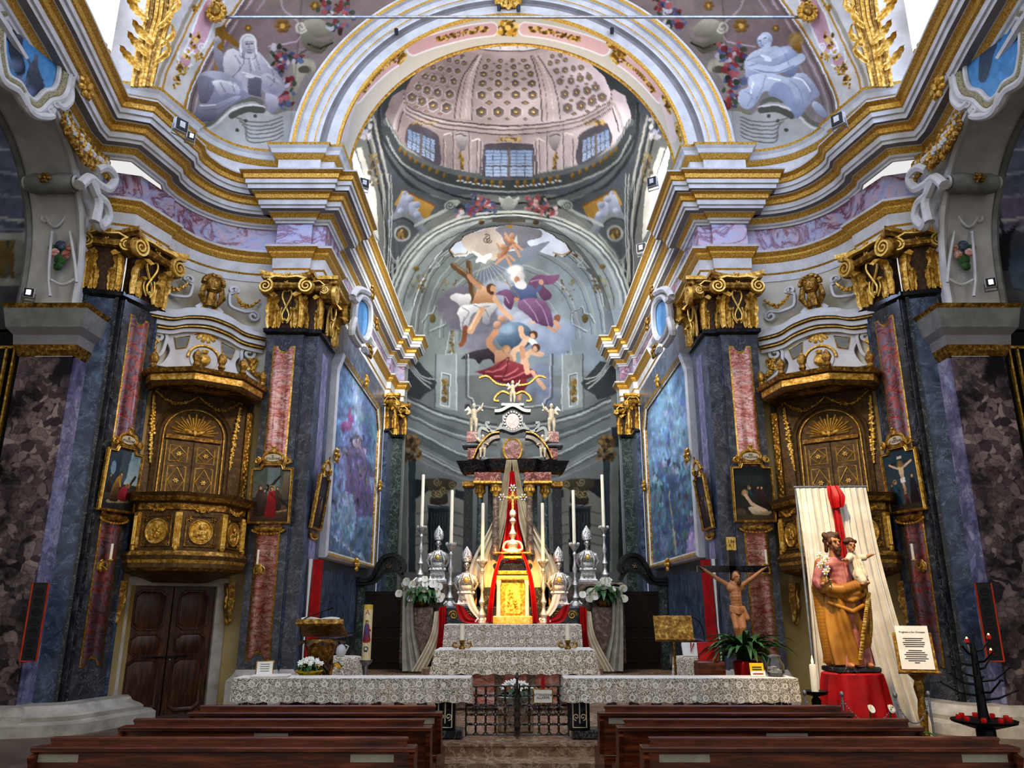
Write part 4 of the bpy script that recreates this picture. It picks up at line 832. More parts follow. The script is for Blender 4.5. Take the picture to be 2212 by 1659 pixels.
def ground(f):
    cn.poly(f([(520, 20), (640, 40), (660, 100), (560, 130), (500, 90)]), '#7d6a68', .8)
    cn.line(f([(600, -20), (612, 20), (660, 60), (640, 90), (580, 100)]), 4, '#a8989a', .8); cn.line(f([(560, 140), (600, 150), (640, 120), (690, 90)]), 4, '#5c4c4e', .8, 4)
    for x, y, r in ((610, 55, 18), (535, 60, 9), (680, 12, 12)):
        for a in range(6): cn.ell(*f([(x+r*.6*math.cos(a*1.05), y+r*.6*math.sin(a*1.05))])[0], r*.45, r*.3, '#8c6a34', 1, .2, 0, '#5c4420')
        cn.ell(*f([(x, y)])[0], r*.3, r*.3, '#c09a50')
    cn.cpoly(f([(648, 60), (665, 70), (690, 90), (720, 80), (735, 62), (712, 95), (690, 115), (655, 100)]), '#8a8672', 1, '#55503f'); cn.line(f([tuple(p) for p in spiral(650, 58, 14, 3, 1.5, 0)]), 5, '#b6b09a'); cn.cpoly(f([(658, 45), (690, 40), (712, 60), (712, 75), (680, 80), (664, 66)]), '#a39d88', 1, '#6a6552'); cn.line(f([(665, 95), (690, 104), (718, 92)]), 4, '#2e2a22')
    cn.cpoly(f([(632, 140), (650, 126), (676, 130), (682, 150), (660, 160), (640, 200), (634, 230), (600, 250), (578, 246), (600, 236), (622, 206), (636, 180)]), '#a39c86', 1, '#7d7864'); cn.ell(*f([(658, 150)])[0], 14, 8, '#4e4a3c', 1, .2)
    cn.cpoly(f([(398, 262), (440, 268), (470, 246), (490, 222), (530, 208), (560, 212), (568, 230), (590, 248), (620, 240), (660, 250), (620, 330), (400, 330)]), '#9a978c', 1, '#b7b8b4')
    cn.line(f([(410, 270), (450, 268), (482, 240), (505, 222), (545, 214), (565, 222)]), 10, '#6a685e', 1, 6); cn.line(f([(416, 280), (455, 276), (488, 248), (512, 232), (545, 226), (570, 232)]), 5, '#c9c8be', 1, 6); cn.line(f([(500, 250), (530, 236), (566, 238)]), 14, '#55534a', .8, 5)
    for k in range(6): cn.line(f([(510+k*9-k*k, 254+k*7), (540, 262+k*9), (580+k*2, 262+k*8), (610, 252+k*8)]), 3, '#6f6d62', .8, 5)
    for x, y in ((530, 260), (512, 280), (550, 250)): cn.ell(*f([(x, y)])[0], 4, 4, '#4e4c42')
both(ground)
FL = ['#7c3436', '#9c5654', '#454a68', '#5a607e', '#b4aeb0', '#2c3224', '#3e4a36', '#66282a']
cn.flower([(605, 110), (600, 125), (615, 135), (640, 125), (608, 150), (618, 165), (618, 180), (622, 195), (616, 210), (608, 220), (700, 12), (715, 18), (740, 10), (755, 28), (735, 45), (725, 60)], 15, FL, 9, 3)
cn.flower([(1565, 110), (1575, 122), (1590, 130), (1575, 145), (1580, 158), (1590, 170), (1578, 185), (1588, 205), (1580, 220), (1600, 108), (1440, 18), (1455, 22), (1430, 8), (1462, 45), (1450, 55)], 17, FL, 9, 7)
# left: seated veiled woman, book on her knee, arm round a cross
cn.T = C4; W, Wd, Wm = '#cfccc8', '#76737c', '#a6a3a6'
cn.poly([(255, 240), (345, 210), (300, 600), (245, 600)], '#9a7434', 1, '#7a5a24', (1, 0)); cn.poly([(310, 235), (450, 360), (455, 415), (320, 320)], '#9c7636', 1, '#7a5722')
cn.cpoly([(240, 380), (260, 310), (300, 330), (305, 360), (265, 400), (330, 470), (340, 640), (290, 640), (250, 500)], Wm, 1, Wd)
cn.cpoly([(330, 470), (400, 410), (470, 440), (620, 440), (700, 540), (790, 620), (850, 740), (780, 830), (700, 830), (640, 760), (480, 800), (360, 760), (330, 640)], W, 1, '#86838c', (.6, 1))
cn.cpoly([(110, 650), (170, 610), (300, 610), (420, 660), (520, 720), (560, 820), (460, 860), (300, 960), (200, 1000), (60, 1000), (130, 880), (105, 760)], '#b3b2b8', 1, '#6c6b78', (.2, 1))
cn.cpoly([(110, 660), (150, 640), (220, 660), (260, 700), (200, 860), (130, 870), (105, 760)], '#8e8d98', 1, '#5c5b68'); cn.cpoly([(230, 690), (330, 680), (440, 720), (460, 800), (350, 790), (300, 820), (260, 760)], '#d6d4d2', 1, '#93919a')
cn.cpoly([(120, 890), (260, 880), (420, 820), (470, 830), (300, 950), (230, 1030), (80, 1020)], '#a9a8b0', 1, '#55555f')
cn.poly([(485, 620), (650, 660), (645, 830), (530, 800)], '#77757c', 1, '#54525a'); cn.poly([(475, 610), (530, 640), (535, 800), (490, 760)], '#a7a4a8'); cn.line([(480, 615), (650, 660)], 10, '#d8d6d4')
cn.cpoly([(640, 650), (720, 630), (820, 700), (850, 750), (760, 800), (700, 760)], '#c0bdbc', 1, '#7c7982'); cn.cpoly([(680, 800), (790, 830), (780, 960), (720, 950)], '#b2afb0', 1, '#75727a')
cn.cpoly([(460, 430), (465, 340), (500, 290), (560, 290), (605, 340), (610, 440), (590, 500), (480, 495)], '#bdbab6', 1, '#85828a'); cn.cpoly([(490, 360), (520, 315), (570, 320), (592, 370), (580, 420), (550, 445), (515, 425)], '#d8d4ce', 1, '#9a969a'); cn.cpoly([(522, 440), (576, 440), (582, 492), (512, 492)], '#b9b5b2'); cn.cpoly([(526, 440), (572, 440), (560, 456), (536, 456)], '#77747a'); cn.line([(478, 470), (470, 360), (505, 300), (560, 295), (598, 350), (602, 450)], 16, '#d6d3ce', 1, 5)
for x in (522, 568): cn.ell(x, 372, 16, 7, '#5c595e'); cn.line([(x-18, 356), (x+16, 354)], 5, '#6d6a70')
cn.line([(548, 370), (542, 405), (552, 410)], 5, '#77747a'); cn.line([(530, 425), (565, 424)], 6, '#6a666c')
for q in ([(420, 470), (470, 560), (400, 660)], [(540, 500), (560, 620)], [(600, 480), (640, 600)], [(720, 560), (760, 680), (720, 740)], [(200, 680), (180, 800), (140, 860)], [(300, 700), (340, 780)], [(150, 940), (300, 920), (420, 850)], [(400, 700), (420, 780)], [(700, 650), (800, 720)], [(480, 450), (500, 520), (460, 600)]): cn.line(q, 8, '#67646e', .6, 5)
for q in ([(560, 500), (590, 600)], [(240, 700), (320, 690), (420, 730)], [(660, 480), (730, 580)], [(130, 900), (260, 890)]): cn.line(q, 9, '#e8e6e2', .6, 5)
cn.cpoly([(245, 330), (270, 305), (300, 330), (295, 365), (260, 375)], '#c8c4c0', 1, '#88858a'); cn.cpoly([(510, 640), (560, 630), (590, 655), (540, 668)], '#d0ccc8')
# right: seated woman, hand on her breast, holding a chalice with a rayed disc
cn.T = C13; W, Wd = '#c6cad2', '#767d8e'
for i in range(30): a = 2*PI*i/30; cn.line([(1655+30*math.cos(a), 340+30*math.sin(a)), (1655+66*math.cos(a), 340+70*math.sin(a))], 7, '#a88a4e')
cn.ell(1655, 340, 36, 40, '#bfa268', 1, .1, 0, '#8a6c34'); cn.cpoly([(1630, 385), (1700, 375), (1695, 440), (1640, 440)], '#a07c3c', 1, '#6c4f22'); cn.line([(1670, 430), (1690, 480)], 20, '#8a6a30')
cn.cpoly([(1500, 420), (1580, 390), (1660, 440), (1690, 500), (1640, 640), (1560, 640), (1500, 540)], '#a9b1c2', 1, '#6c7488')
cn.cpoly([(1230, 500), (1290, 440), (1400, 400), (1510, 400), (1560, 480), (1500, 560), (1480, 640), (1340, 640), (1240, 660), (1215, 580)], W, 1, '#7c8394', (.5, 1))
cn.cpoly([(1260, 650), (1400, 620), (1520, 640), (1600, 660), (1680, 620), (1760, 650), (1860, 800), (1790, 860), (1700, 980), (1650, 1000), (1560, 860), (1480, 800), (1380, 780), (1300, 900), (1220, 930), (1160, 860), (1180, 770), (1240, 740)], W, 1, '#7f8698', (.3, 1))
cn.cpoly([(1480, 700), (1580, 720), (1640, 820), (1680, 960), (1620, 940), (1520, 850), (1420, 800)], '#8d95a8', .9); cn.cpoly([(1790, 880), (1840, 870), (1920, 960), (1900, 1000), (1830, 960)], '#c0c6d2', 1, '#868da0')
cn.line([(1270, 560), (1380, 590), (1500, 590), (1620, 540), (1700, 490)], 70, '#bcc2cc', 1, 6); cn.line([(1300, 590), (1400, 615), (1520, 610), (1640, 560)], 14, '#858da2', .8, 6); cn.line([(1560, 430), (1480, 460), (1400, 500)], 54, '#b6bcc8', 1, 5); cn.ell(1400, 495, 50, 22, '#dde1ea', 1, .2, .5)
cn.cpoly([(1330, 330), (1370, 275), (1430, 280), (1455, 330), (1440, 390), (1380, 410), (1335, 390)], '#c9cedb', 1, '#8a91a6'); cn.cpoly([(1325, 340), (1350, 300), (1400, 300), (1420, 350), (1400, 400), (1360, 400)], '#dde1ea', 1, '#a0a7ba'); cn.poly([(1380, 380), (1440, 350), (1440, 440), (1370, 440)], '#c6ccd8')
for x, y in ((1345, 345), (1388, 325)): cn.ell(x, y, 14, 6, '#5a6074', 1, .2, -.4)
cn.line([(1360, 345), (1352, 375), (1366, 378)], 5, '#7c8398'); cn.line([(1360, 392), (1385, 385)], 5, '#6c7288')
for q in ([(1240, 520), (1330, 480), (1380, 500)], [(1250, 560), (1330, 540)], [(1400, 640), (1360, 760), (1300, 880)], [(1600, 680), (1680, 760), (1720, 880)], [(1700, 660), (1790, 760), (1760, 860)], [(1560, 450), (1600, 560)], [(1220, 780), (1280, 820), (1240, 900)]): cn.line(q, 9, '#7d859a', .6, 5)
for q in ([(1420, 660), (1520, 680)], [(1640, 660), (1720, 690), (1780, 780)], [(1290, 700), (1270, 800)]): cn.line(q, 12, '#f4f6fa', .7, 5)
cn.T = None; cn.warp(.8, 12); cn.mottle(.13, 30, 5)
zrow = np.linspace(0, 1, 300)
for s in (1, -1):
    pth = bez([(-8.42, 13.3), (-8.2, 13.72), (-7.62, 13.86), (-7.45, 14.3), (-7.3, 14.8)]+CON[4::6]+[(-5.42, 16.32)], 40); pth = [p for p in pth[::2]]+[(x, 16.32) for x in np.linspace(-5.38, 0, 320)]
    px = np.array([p[0] for p in pth]); pd = np.array([p[1] for p in pth])
    lo = np.where(np.abs(px) < 5.1, ZC+np.sqrt(np.maximum(0, 5.1**2-px**2)), 12.32); lo = np.maximum(lo, 12.32)
    V = np.stack([np.repeat(-abs(px)[None]*s, 300, 0), np.repeat(pd[None], 300, 0), lo[None]+(19.0-lo[None])*zrow[:, None]**1.3], -1); struct(painted_grid('wall_lunette_'+SIDE[s], V, cn, onto(V), 'fresco'))
    mb = M(); mb.add([(-8.36, 13.5, 11.9), (-8.0, 9.5, 11.9), (-8.0, 9.5, 19), (-8.36, 13.5, 19)], [(0, 1, 2, 3)], 'daylight'); struct(mb.build('window_%d' % (1 if s > 0 else 2), None, s < 0))
# painted architecture in the side chapels
for s in (1, -1):
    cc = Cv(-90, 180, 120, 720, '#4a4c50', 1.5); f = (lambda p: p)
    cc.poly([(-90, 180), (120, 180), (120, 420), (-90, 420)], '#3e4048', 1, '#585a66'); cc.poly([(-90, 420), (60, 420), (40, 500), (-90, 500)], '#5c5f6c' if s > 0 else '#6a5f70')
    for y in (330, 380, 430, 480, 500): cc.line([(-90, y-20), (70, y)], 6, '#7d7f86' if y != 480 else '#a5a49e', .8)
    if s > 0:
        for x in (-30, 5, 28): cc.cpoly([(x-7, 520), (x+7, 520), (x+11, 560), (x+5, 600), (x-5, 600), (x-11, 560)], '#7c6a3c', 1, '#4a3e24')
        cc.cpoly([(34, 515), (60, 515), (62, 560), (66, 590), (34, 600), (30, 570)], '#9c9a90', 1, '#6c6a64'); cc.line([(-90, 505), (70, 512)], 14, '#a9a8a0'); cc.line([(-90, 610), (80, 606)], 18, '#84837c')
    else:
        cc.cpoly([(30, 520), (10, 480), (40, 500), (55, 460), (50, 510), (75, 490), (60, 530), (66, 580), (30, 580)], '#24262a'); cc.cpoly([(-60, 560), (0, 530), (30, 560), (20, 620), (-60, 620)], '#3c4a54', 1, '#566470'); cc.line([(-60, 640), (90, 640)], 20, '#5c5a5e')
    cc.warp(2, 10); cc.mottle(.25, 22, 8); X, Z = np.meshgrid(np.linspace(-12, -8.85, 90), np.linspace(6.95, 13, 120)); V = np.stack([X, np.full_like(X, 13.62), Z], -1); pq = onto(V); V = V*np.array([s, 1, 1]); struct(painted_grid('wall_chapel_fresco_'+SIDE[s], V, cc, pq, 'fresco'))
# arch soffit
ca = Cv(690, 20, 1520, 345, '#c9c5b6')
for f in (lambda p: p, lambda p: mx(p, 1098)):
    for q in ([(1061, 63), (1015, 69), (972, 79), (930, 91), (893, 105)], [(857, 126), (830, 145), (805, 167), (785, 188), (768, 208)]):
        ca.line(f(q), 33, '#e9e7e4', 1, 6); ca.line(f(q), 26, '#dbb8b4' if f([(0, 0)])[0][0] else '#cfabaa', 1, 6)
    ca.line(f([(765, 215), (752, 250), (742, 300)]), 16, '#dccfcb', .8, 5)
    for q, r in (([(1050, 63), (1020, 67), (990, 73), (960, 82), (945, 85)], 7), ([(850, 130), (830, 146), (810, 164), (795, 182), (785, 195)], 7), ([(878, 98), (866, 108), (850, 120), (872, 120), (862, 132)], 9), ([(762, 212), (755, 225), (750, 240)], 7), ([(733, 265), (730, 285), (724, 300), (735, 275)], 7)):
        for x, y in bez(q, 4): ca.blobs(*f([(x-r*.5, y-r*.7)])[0], *f([(x+r*.5, y+r*.7)])[0], 5, r*.45, ['#7a5a20', '#b98e3c', '#e0bf70', '#553c14'], int(x+y))
ca.cpoly([(1075, 60), (1097, 43), (1120, 60), (1097, 76)], '#6b4d1a'); ca.blobs(1078, 46, 1116, 74, 40, 6, ['#c99a3c', '#7a5a20', '#ecd08a', '#4a3410'], 4); ca.ell(1097, 60, 7, 6, '#e8c878')
Tt, Dd = grid(np.linspace(.06, PI-.06, 420), np.linspace(16.0, 16.95, 44)); V = np.stack([4.12*np.cos(Tt), Dd, ZC+4.12*np.sin(Tt)], -1); struct(painted_grid('trim_41', V, ca, onto(V), 'fresco'))
mb = M(); arc_sweep(mb, [(4.13, 16.93, 'gold'), (4.08, 16.93, 'gold'), (4.08, 17.0, 'white_plaster'), (5.3, 17.0, 'white_plaster')]); struct(mb.build('trim_42'))
# ---------------------------------------------------------------- lace, glass and lettering
def lace(name, scale, thr='#f1eee6', gap='#8b8676', alpha=.25):
    m, nt, b = newmat(name); fin(b, .85, 0, .2)
    co = coords(nt, (1, 1, 1))
    nz = noise(nt, co, scale, 3, .5); mm = N(nt, 'Math', operation='MULTIPLY'); mm.inputs[1].default_value = 62; nt.links.new(nz, mm.inputs[0])
    sn = N(nt, 'Math', operation='SINE'); nt.links.new(mm.outputs[0], sn.inputs[0])
    f1 = ramp(nt, sn.outputs[0], [(.0, '#303030'), (.35, '#e8e8e8'), (.6, '#ffffff')])
    v = N(nt, 'TexVoronoi'); v.inputs['Scale'].default_value = scale*.42; v.inputs['Randomness'].default_value = .3; nt.links.new(co, v.inputs['Vector'])
    f2 = ramp(nt, v.outputs['Distance'], [(.16, '#6a6a6a'), (.2, '#ffffff'), (.25, '#ffffff'), (.29, '#000000')])
    f = mixc(nt, 1.0, f1, f2, 'LIGHTEN')
    nt.links.new(mixc(nt, f, gap, thr), b.inputs['Base Color'])
    inv = N(nt, 'Math', operation='MULTIPLY_ADD'); nt.links.new(f, inv.inputs[0]); inv.inputs[1].default_value = alpha; inv.inputs[2].default_value = 1-alpha; nt.links.new(inv.outputs[0], b.inputs['Alpha'])
lace('lace', 15, '#e9e3d5', '#857e6c'); lace('lace_fine', 11, '#f4eddb', '#968c72')
m_, nt_, b_ = newmat('clear_glass'); fin(b_, .03); b_.inputs['Transmission Weight'].default_value = 1; b_.inputs['Base Color'].default_value = (.95, .98, 1, 1)
def letters(text, size, loc, parent, mat='ink', R=None, name='lettering', ext=.001, world=False):
    """raised lettering in the local x-z plane, read from -y"""
    cu = bpy.data.curves.new(name, 'FONT'); cu.body = text; cu.size = size; cu.align_x = 'CENTER'; cu.align_y = 'CENTER'; cu.extrude = ext; cu.resolution_u = 2; cu.space_line = .85
    t = bpy.data.objects.new(name, cu); C.objects.link(t); dg = bpy.context.evaluated_depsgraph_get(); me = bpy.data.meshes.new_from_object(t.evaluated_get(dg)); bpy.data.objects.remove(t)
    mt = Matrix.Translation(Vector(loc)-(origin(parent) if world else Vector())) @ ((R or Matrix.Identity(3)) @ RX(PI/2)).to_4x4(); me.transform(mt); me.materials.clear(); me.materials.append(MATS[mat])
    o = bpy.data.objects.new(name, me); C.objects.link(o); o.parent = parent; return o
def cloth_strip(mb, L, R_, m, folds=5, amp=.03, n=16, k=24):
    """hanging cloth between a left edge and a right edge (lists of points top to bottom), folded in depth"""
    L = bez([tuple(p) for p in L], n); R_ = bez([tuple(p) for p in R_], n); nn = min(len(L), len(R_)); vs = []; fs = []
    for i in range(nn):
        a, b = Vector(L[i]), Vector(R_[i]); g = .35+.65*i/nn
        for j in range(k+1):
            t = j/k; p = a.lerp(b, t); q = t*folds*2*PI+.6*math.sin(i*.12)
            p.y -= amp*g*(math.sin(q)+.4*math.sin(2.3*q+1)); vs.append(p)
    for i in range(nn-1):
        for j in range(k): c = i*(k+1)+j; fs.append((c, c+1, c+k+2, c+k+1))
    return mb.add(vs, fs, m)
def table_cloth(name, label, x0, x1, y0, y1, z, drop, mats, scal=.22, group=None, side=True, slant=0):
    """cloth over a table: plain top, lace hanging at the front and ends with a scalloped hem"""
    o = M(); nx = int((x1-x0)/.04); o.bevbox(((x0+x1)/2, (y0+y1)/2, z), (x1-x0+.01, y1-y0+.01, .012), mats[0], .004)
    per = [(x0, y1)] + [(x0+(x1-x0)*i/nx, y0) for i in range(nx+1)] + [(x1, y1)] if side else [(x0+(x1-x0)*i/nx, y0) for i in range(nx+1)]
    if side: per = [(x0, y1+(y0-y1)*i/12) for i in range(12)] + [(x0+(x1-x0)*i/nx, y0) for i in range(nx+1)] + [(x1, y0+(y1-y0)*i/12) for i in range(1, 13)]
    vs = []; fs = []; s = 0; cx, cy = (x0+x1)/2, (y0+y1)/2
    for i, (x, y) in enumerate(per):
        if i: s += math.hypot(x-per[i-1][0], y-per[i-1][1])
        hem = drop*(.93+.07*abs(math.sin(s*PI/scal)))
        ox, oy = (-1 if x <= x0 else 1 if x >= x1 else 0), (-1 if y <= y0 else 0)
        for k in range(6):
            t = k/5; w = (.012+.018*t*math.sin(s*9+math.sin(s*3))+.02*t); vs.append((x+ox*(w+slant*t), y+oy*w, z+.004-hem*t))
    for i in range(len(per)-1):
        for k in range(5): a = i*6+k; fs.append((a, a+1, a+7, a+6))
    o.add(vs, fs, mats[1])
    return o
# ---------------------------------------------------------------- pews
PEW = {}
for s, row, D, x0, x1, lab in ((1, 'nearest', 7.1, -3.98, -.80, ((-3.78, .37), (-1.16, .36))), (1, 'middle', 8.2, -3.80, -.78, ((-2.33, .33),)), (1, 'farthest', 9.25, -3.56, -.77, ((-3.3, .38), (-.98, .26))), (-1, 'nearest', 7.1, 1.08, 4.2, ((1.43, .42), (3.92, .38))), (-1, 'middle', 8.2, 1.02, 3.98, ((2.66, .4),)), (-1, 'farthest', 9.25, .95, 3.75, ((1.25, .38), (3.5, .38)))):
    L = x1-x0; cx = (x0+x1)/2
    t = thing('church_pew', 'long dark brown wooden pew, %s of the three on the %s of the aisle' % (row, SIDE[s]), 'pew', (cx, D, 0), 0, 'dark wooden pews')
    mb = M(); mb.bevbox((0, 0, .915), (L-.16, .06, .035), 'wood_dark', .008); mb.bevbox((0, -.005, .885), (L-.18, .045, .05), 'wood_dark', .006); mb.build('top_rail', t, world=False)
    mb = M(); mb.bevbox((0, -.08, .862), (L, .17, .025), 'wood_dark', .006, 0); mb.bevbox((0, -.15, .848), (L, .025, .03), 'wood_dark', .008); mb.build('book_ledge', t, world=False)
    mb = M(); mb.box((0, -.10, .50), (L-.1, .03, .72), 'wood_dark'); mb.bevbox((0, -.12, .42), (L-.1, .02, .05), 'wood_dark', .008); mb.build('backrest', t, world=False)
    mb = M(); mb.bevbox((0, .27, .44), (L-.1, .42, .035), 'wood_dark', .01); mb.build('seat', t, world=False)
    mb = M(); mb.bevbox((0, -.32, .16), (L-.2, .16, .035), 'wood_dark', .01); mb.box((0, -.3, .07), (L-.4, .05, .14), 'wood_dark'); mb.build('kneeler', t, world=False)
    for e in (-1, 1):
        mb = M(); pr = [(-.36, 0), (-.36, .12), (-.2, .2), (-.1, .45), (-.16, .7), (-.2, .8), (-.02, .86), (.05, .86), (.07, .6), (.18, .48), (.46, .45), (.48, .38), (.44, .1), (.5, .0)]
        mb.poly([(e*(L/2-.05), y, z) for y, z in pr], 'wood_dark', (e*.045, 0, 0)); mb.build('end_panel', t, world=False)
    for lx, lw in lab:
        mb = M(); mb.bevbox((lx-cx, -.118, .785), (lw, .004, .062), 'grey_cloth', .001); mb.build('paper_label', t, world=False)['label'] = 'blank beige paper strip stuck on the back'
# ---------------------------------------------------------------- communion rail with its lace cloths, gate and sign
for s, x0, x1 in ((1, -3.74, -.56), (-1, .70, 3.82)):
    nm = SIDE[s]; t = thing('communion_rail', 'marble communion rail with inlaid black posts under the %s lace cloth' % nm, 'altar rail', ((x0+x1)/2, 11.2, .3))
    mb = M(); mb.bevbox(((x0+x1)/2, 11.22, 1.02), (x1-x0-.1, .36, .06), 'brown_marble', .02); mb.build('rail_slab', t)
    mb = M(); mb.bevbox(((x0+x1)/2, 11.22, .36), (x1-x0-.2, .34, .12), 'dark_marble', .02); mb.build('plinth', t)
    xs = np.linspace(x0+.35, x1-.35, 9); px = x1-.33 if s > 0 else x0+.2
    for x in xs:
        if abs(x-px) < .25: continue
        mb = M(); mb.lathe([(.07, .42), (.05, .48), (.045, .5), (.085, .62), (.08, .68), (.045, .82), (.04, .9), (.07, .96), (.07, .99)], (x, 11.22, 0), 'brown_marble', 10); mb.build('baluster', t)
    for x in (px, x0+.22 if s > 0 else x1-.22):
        mb = M(); mb.bevbox((x, 11.2, .70), (.27, .3, .58), 'black_marble', .01); p = mb.build('post', t)
        mb = M(); yy = 11.043
        for q in ([(x-.09, yy, .45), (x-.09, yy, .95), (x+.09, yy, .95), (x+.09, yy, .45), (x-.09, yy, .45)],): mb.tube(q, .008, 'cream_cloth', 4)
        for zc, d in ((.80, 1), (.58, -1)):
            for e in (-1, 1): mb.tube([(x+e*a, yy, b) for a, b in spiral(.045, zc, .045, .006, 1.3, PI/2*d, 1)], .007, 'cream_cloth', 4)
        mb.tube([(x, yy, .5), (x, yy, .9)], .008, 'cream_cloth', 4); mb.build('inlay', p)
    o = table_cloth('lace_cloth', '', x0, x1, 11.0, 11.44, 1.062, .31, ('white_cloth', 'lace')).build('lace_cloth'); tag(o, 'white lace tablecloth with scalloped hem covering the %s communion rail' % nm, 'tablecloth', 'lace cloths of the rail')
g = thing('iron_gate', 'low wrought iron gate of interlaced rings between the two lace covered rails', 'gate', (.07, 11.2, .3))
for e in (-1, 1):
    mb = M(); c0 = .07+e*.36; w = .33
    for x in (c0-w, c0+w): mb.tube([(x, 11.2, .32), (x, 11.2, .98)], .012, 'old_steel', 6)
    for z in (.34, .95): mb.tube([(c0-w, 11.2, z), (c0+w, 11.2, z)], .011, 'old_steel', 6)
    for i in range(5):
        for j in range(5):
            x = c0-w+.066+i*.132; z = .41+j*.12; mb.tube([(x+.075*math.cos(a), 11.2+.006*((i+j) % 2), z+.07*math.sin(a)) for a in [2*PI*k/14 for k in range(15)]], .009, 'old_steel', 4)
    for i in range(4):
        x = c0-w+.132+i*.132; mb.tube([(x+a, 11.19, b) for a, b in spiral(0, .65, .06, .01, 1.5, i)], .006, 'old_steel', 4)
    mb.build('gate_leaf', g)
mb = M(); mb.lathe([(.016, .3), (.016, 1.04), (.03, 1.06), (.02, 1.1), (.004, 1.13)], (.07, 11.19, 0), 'old_steel', 8); mb.build('meeting_post', g)
c = P(1173, 1504, 11.12); t = thing('warning_sign', 'small white framed warning sign hung on a red ribbon from the gate', 'sign', c)
mb = M(); mb.bevbox((0, 0, 0), (.27, .02, .19), 'gold_dark', .004); mb.build('sign_frame', t, world=False); mb = M(); mb.box((0, -.012, 0), (.24, .006, .16), 'white_paper'); pa = mb.build('paper', t, world=False); letters('ATTENZIONE\nALLARME', .042, (0, -.017, 0), pa)
mb = M(); cloth_strip(mb, [(-.02, .005, .26), (-.03, .005, .08)], [(.02, .005, .26), (.03, .005, .08)], 'red_cloth', 1, .006, 6, 6); mb.build('ribbon', t, world=False)
# ---------------------------------------------------------------- plants and flowers
def blade(mb, m, L, w, az, lean, c, droop=1.2, n=7):
    vs = []; fs = []; R = RZ(az)
    for i in range(n+1):
        t = i/n; a = lean+droop*t*t; y = -L*t*math.sin(a*.8+.05); z = L*t*math.cos(a*.75); ww = w*math.sin(PI*min(1, t*.9+.08))**.8
        for k in (-1, 0, 1): vs.append(R @ Vector((k*ww, y, z+abs(k)*ww*.3))+Vector(c))
    for i in range(n):
        for k in range(2): a = i*3+k; fs.append((a, a+1, a+4, a+3))
    return mb.add(vs, fs, m)
def spathe(mb, c, r, az, el):
    """heart-shaped white flower with a spadix"""
    R = RZ(az) @ RX(el); pts = [Vector((0, 0, 0))]
    for k in range(20): a = 2*PI*k/20; q = r*(1-.35*math.sin(a))*(.75+.25*abs(math.cos(a))); pts.append(Vector((q*math.cos(a), -.25*r*abs(math.cos(a)), q*math.sin(a)*1.15)))
    mb.add([R @ p+Vector(c) for p in pts], [(0, 1+k, 1+(k+1) % 20) for k in range(20)], 'petal_white')
    mb.tube([R @ Vector((0, -.02*r, -.1*r))+Vector(c), R @ Vector((.05*r, -.5*r, .5*r))+Vector(c)], [.09*r, .06*r], 'yellow_paper', 5)
def arrangement(loc, label, r=.62, group=None):
    t = thing('flower_arrangement', label, 'flowers', loc, 0, group); mb = M(); mb.lathe([(.14, 0), (.17, .05), (.2, .2), (.18, .24)], (0, 0, 0), 'gold_dark', 12); mb.build('pot', t, world=False)
    mb = M()
    for k in range(190): blade(mb, 'leaf_green', r*(.55+.6*RNG.rand()), .08+.04*RNG.rand(), RNG.rand()*2*PI, .3+RNG.rand()*1.1, (0, 0, .2))
    mb.build('foliage', t, world=False)
    for k in range(20):
        mb = M(); a = -1.9+3.8*RNG.rand(); q = r*(.35+.65*RNG.rand()); x, z = q*math.sin(a), .3+q*math.cos(a)*.85
        y = -.30-.12*RNG.rand(); spathe(mb, (x, y, z), .085+.035*RNG.rand(), RNG.rand()-.5, -.3+.6*RNG.rand()); mb.tube([(0, 0, .2), (x*.6, y*.5, .2+z*.4), (x, y+.01, z-.02)], .008, 'leaf_green', 4); mb.build('anthurium', t, world=False)
    return t
def bouquet(loc, label, r, n, rows, wrap='yellow_paper', name='potted_flowers', leaf=30):
    t = thing(name, label, 'flowers', loc); mb = M(); k = 20; rs = []
    for z, q in ((0, .45), (.1, .5), (.28, .8), (.34, .95)): rs.append([(r*q*(1+.08*math.sin(5*a+z*9))*math.cos(a), r*q*(1+.08*math.sin(5*a))*math.sin(a), z*r*1.6) for a in [2*PI*i/k for i in range(k)]])
    mb.rings(rs, wrap); mb.build('wrapping' if wrap == 'yellow_paper' else 'pot', t, world=False)
    mb = M()
    for i in range(leaf): blade(mb, 'leaf_green', r*(.7+.5*RNG.rand()), r*.16, RNG.rand()*2*PI, .5+RNG.rand()*.8, (0, 0, r*.45))
    mb.build('foliage', t, world=False)
    for i in range(n):
        mb = M(); a = 2*PI*i*.618; q = r*.85*math.sqrt(i/n); c = (q*math.cos(a), q*math.sin(a), r*(.75+.55*(1-(q/r)**2))); flower_mesh(mb, 'petal_white', c, r*.2, 6, 'petal_white', RX(-.6)); mb.build('blossom', t, world=False)
    return t
bouquet((-2.88, 11.62, 1.0), 'white potted flowers in yellow wrapping behind the left lace cloth', .21, 16, 3)
mb = M(); mb.bevbox((-2.88, 11.66, .65), (.42, .36, .7), 'wood_dark', .02); tag(mb.build('plant_stool'), 'wooden stool behind the left rail carrying the yellow wrapped flowers', 'stool')
t = bouquet((.05, 11.75, .62), 'white flowers with green leaves in a pale pot behind the iron gate', .26, 14, 3, 'white_plaster')
mb = M(); mb.bevbox((.05, 11.8, .46), (.5, .4, .32), 'step_marble', .02); tag(mb.build('plant_block'), 'low marble block behind the gate under the white flowers', 'plinth')
t = thing('peace_lily', 'large dark green leafy plant in a red pot behind the right lace cloth', 'plant', (3.55, 12.3, .95)); mb = M(); mb.lathe([(.14, 0), (.2, .05), (.22, .22), (.2, .25)], (0, 0, 0), 'red_cloth', 14); mb.build('pot', t, world=False); mb = M()
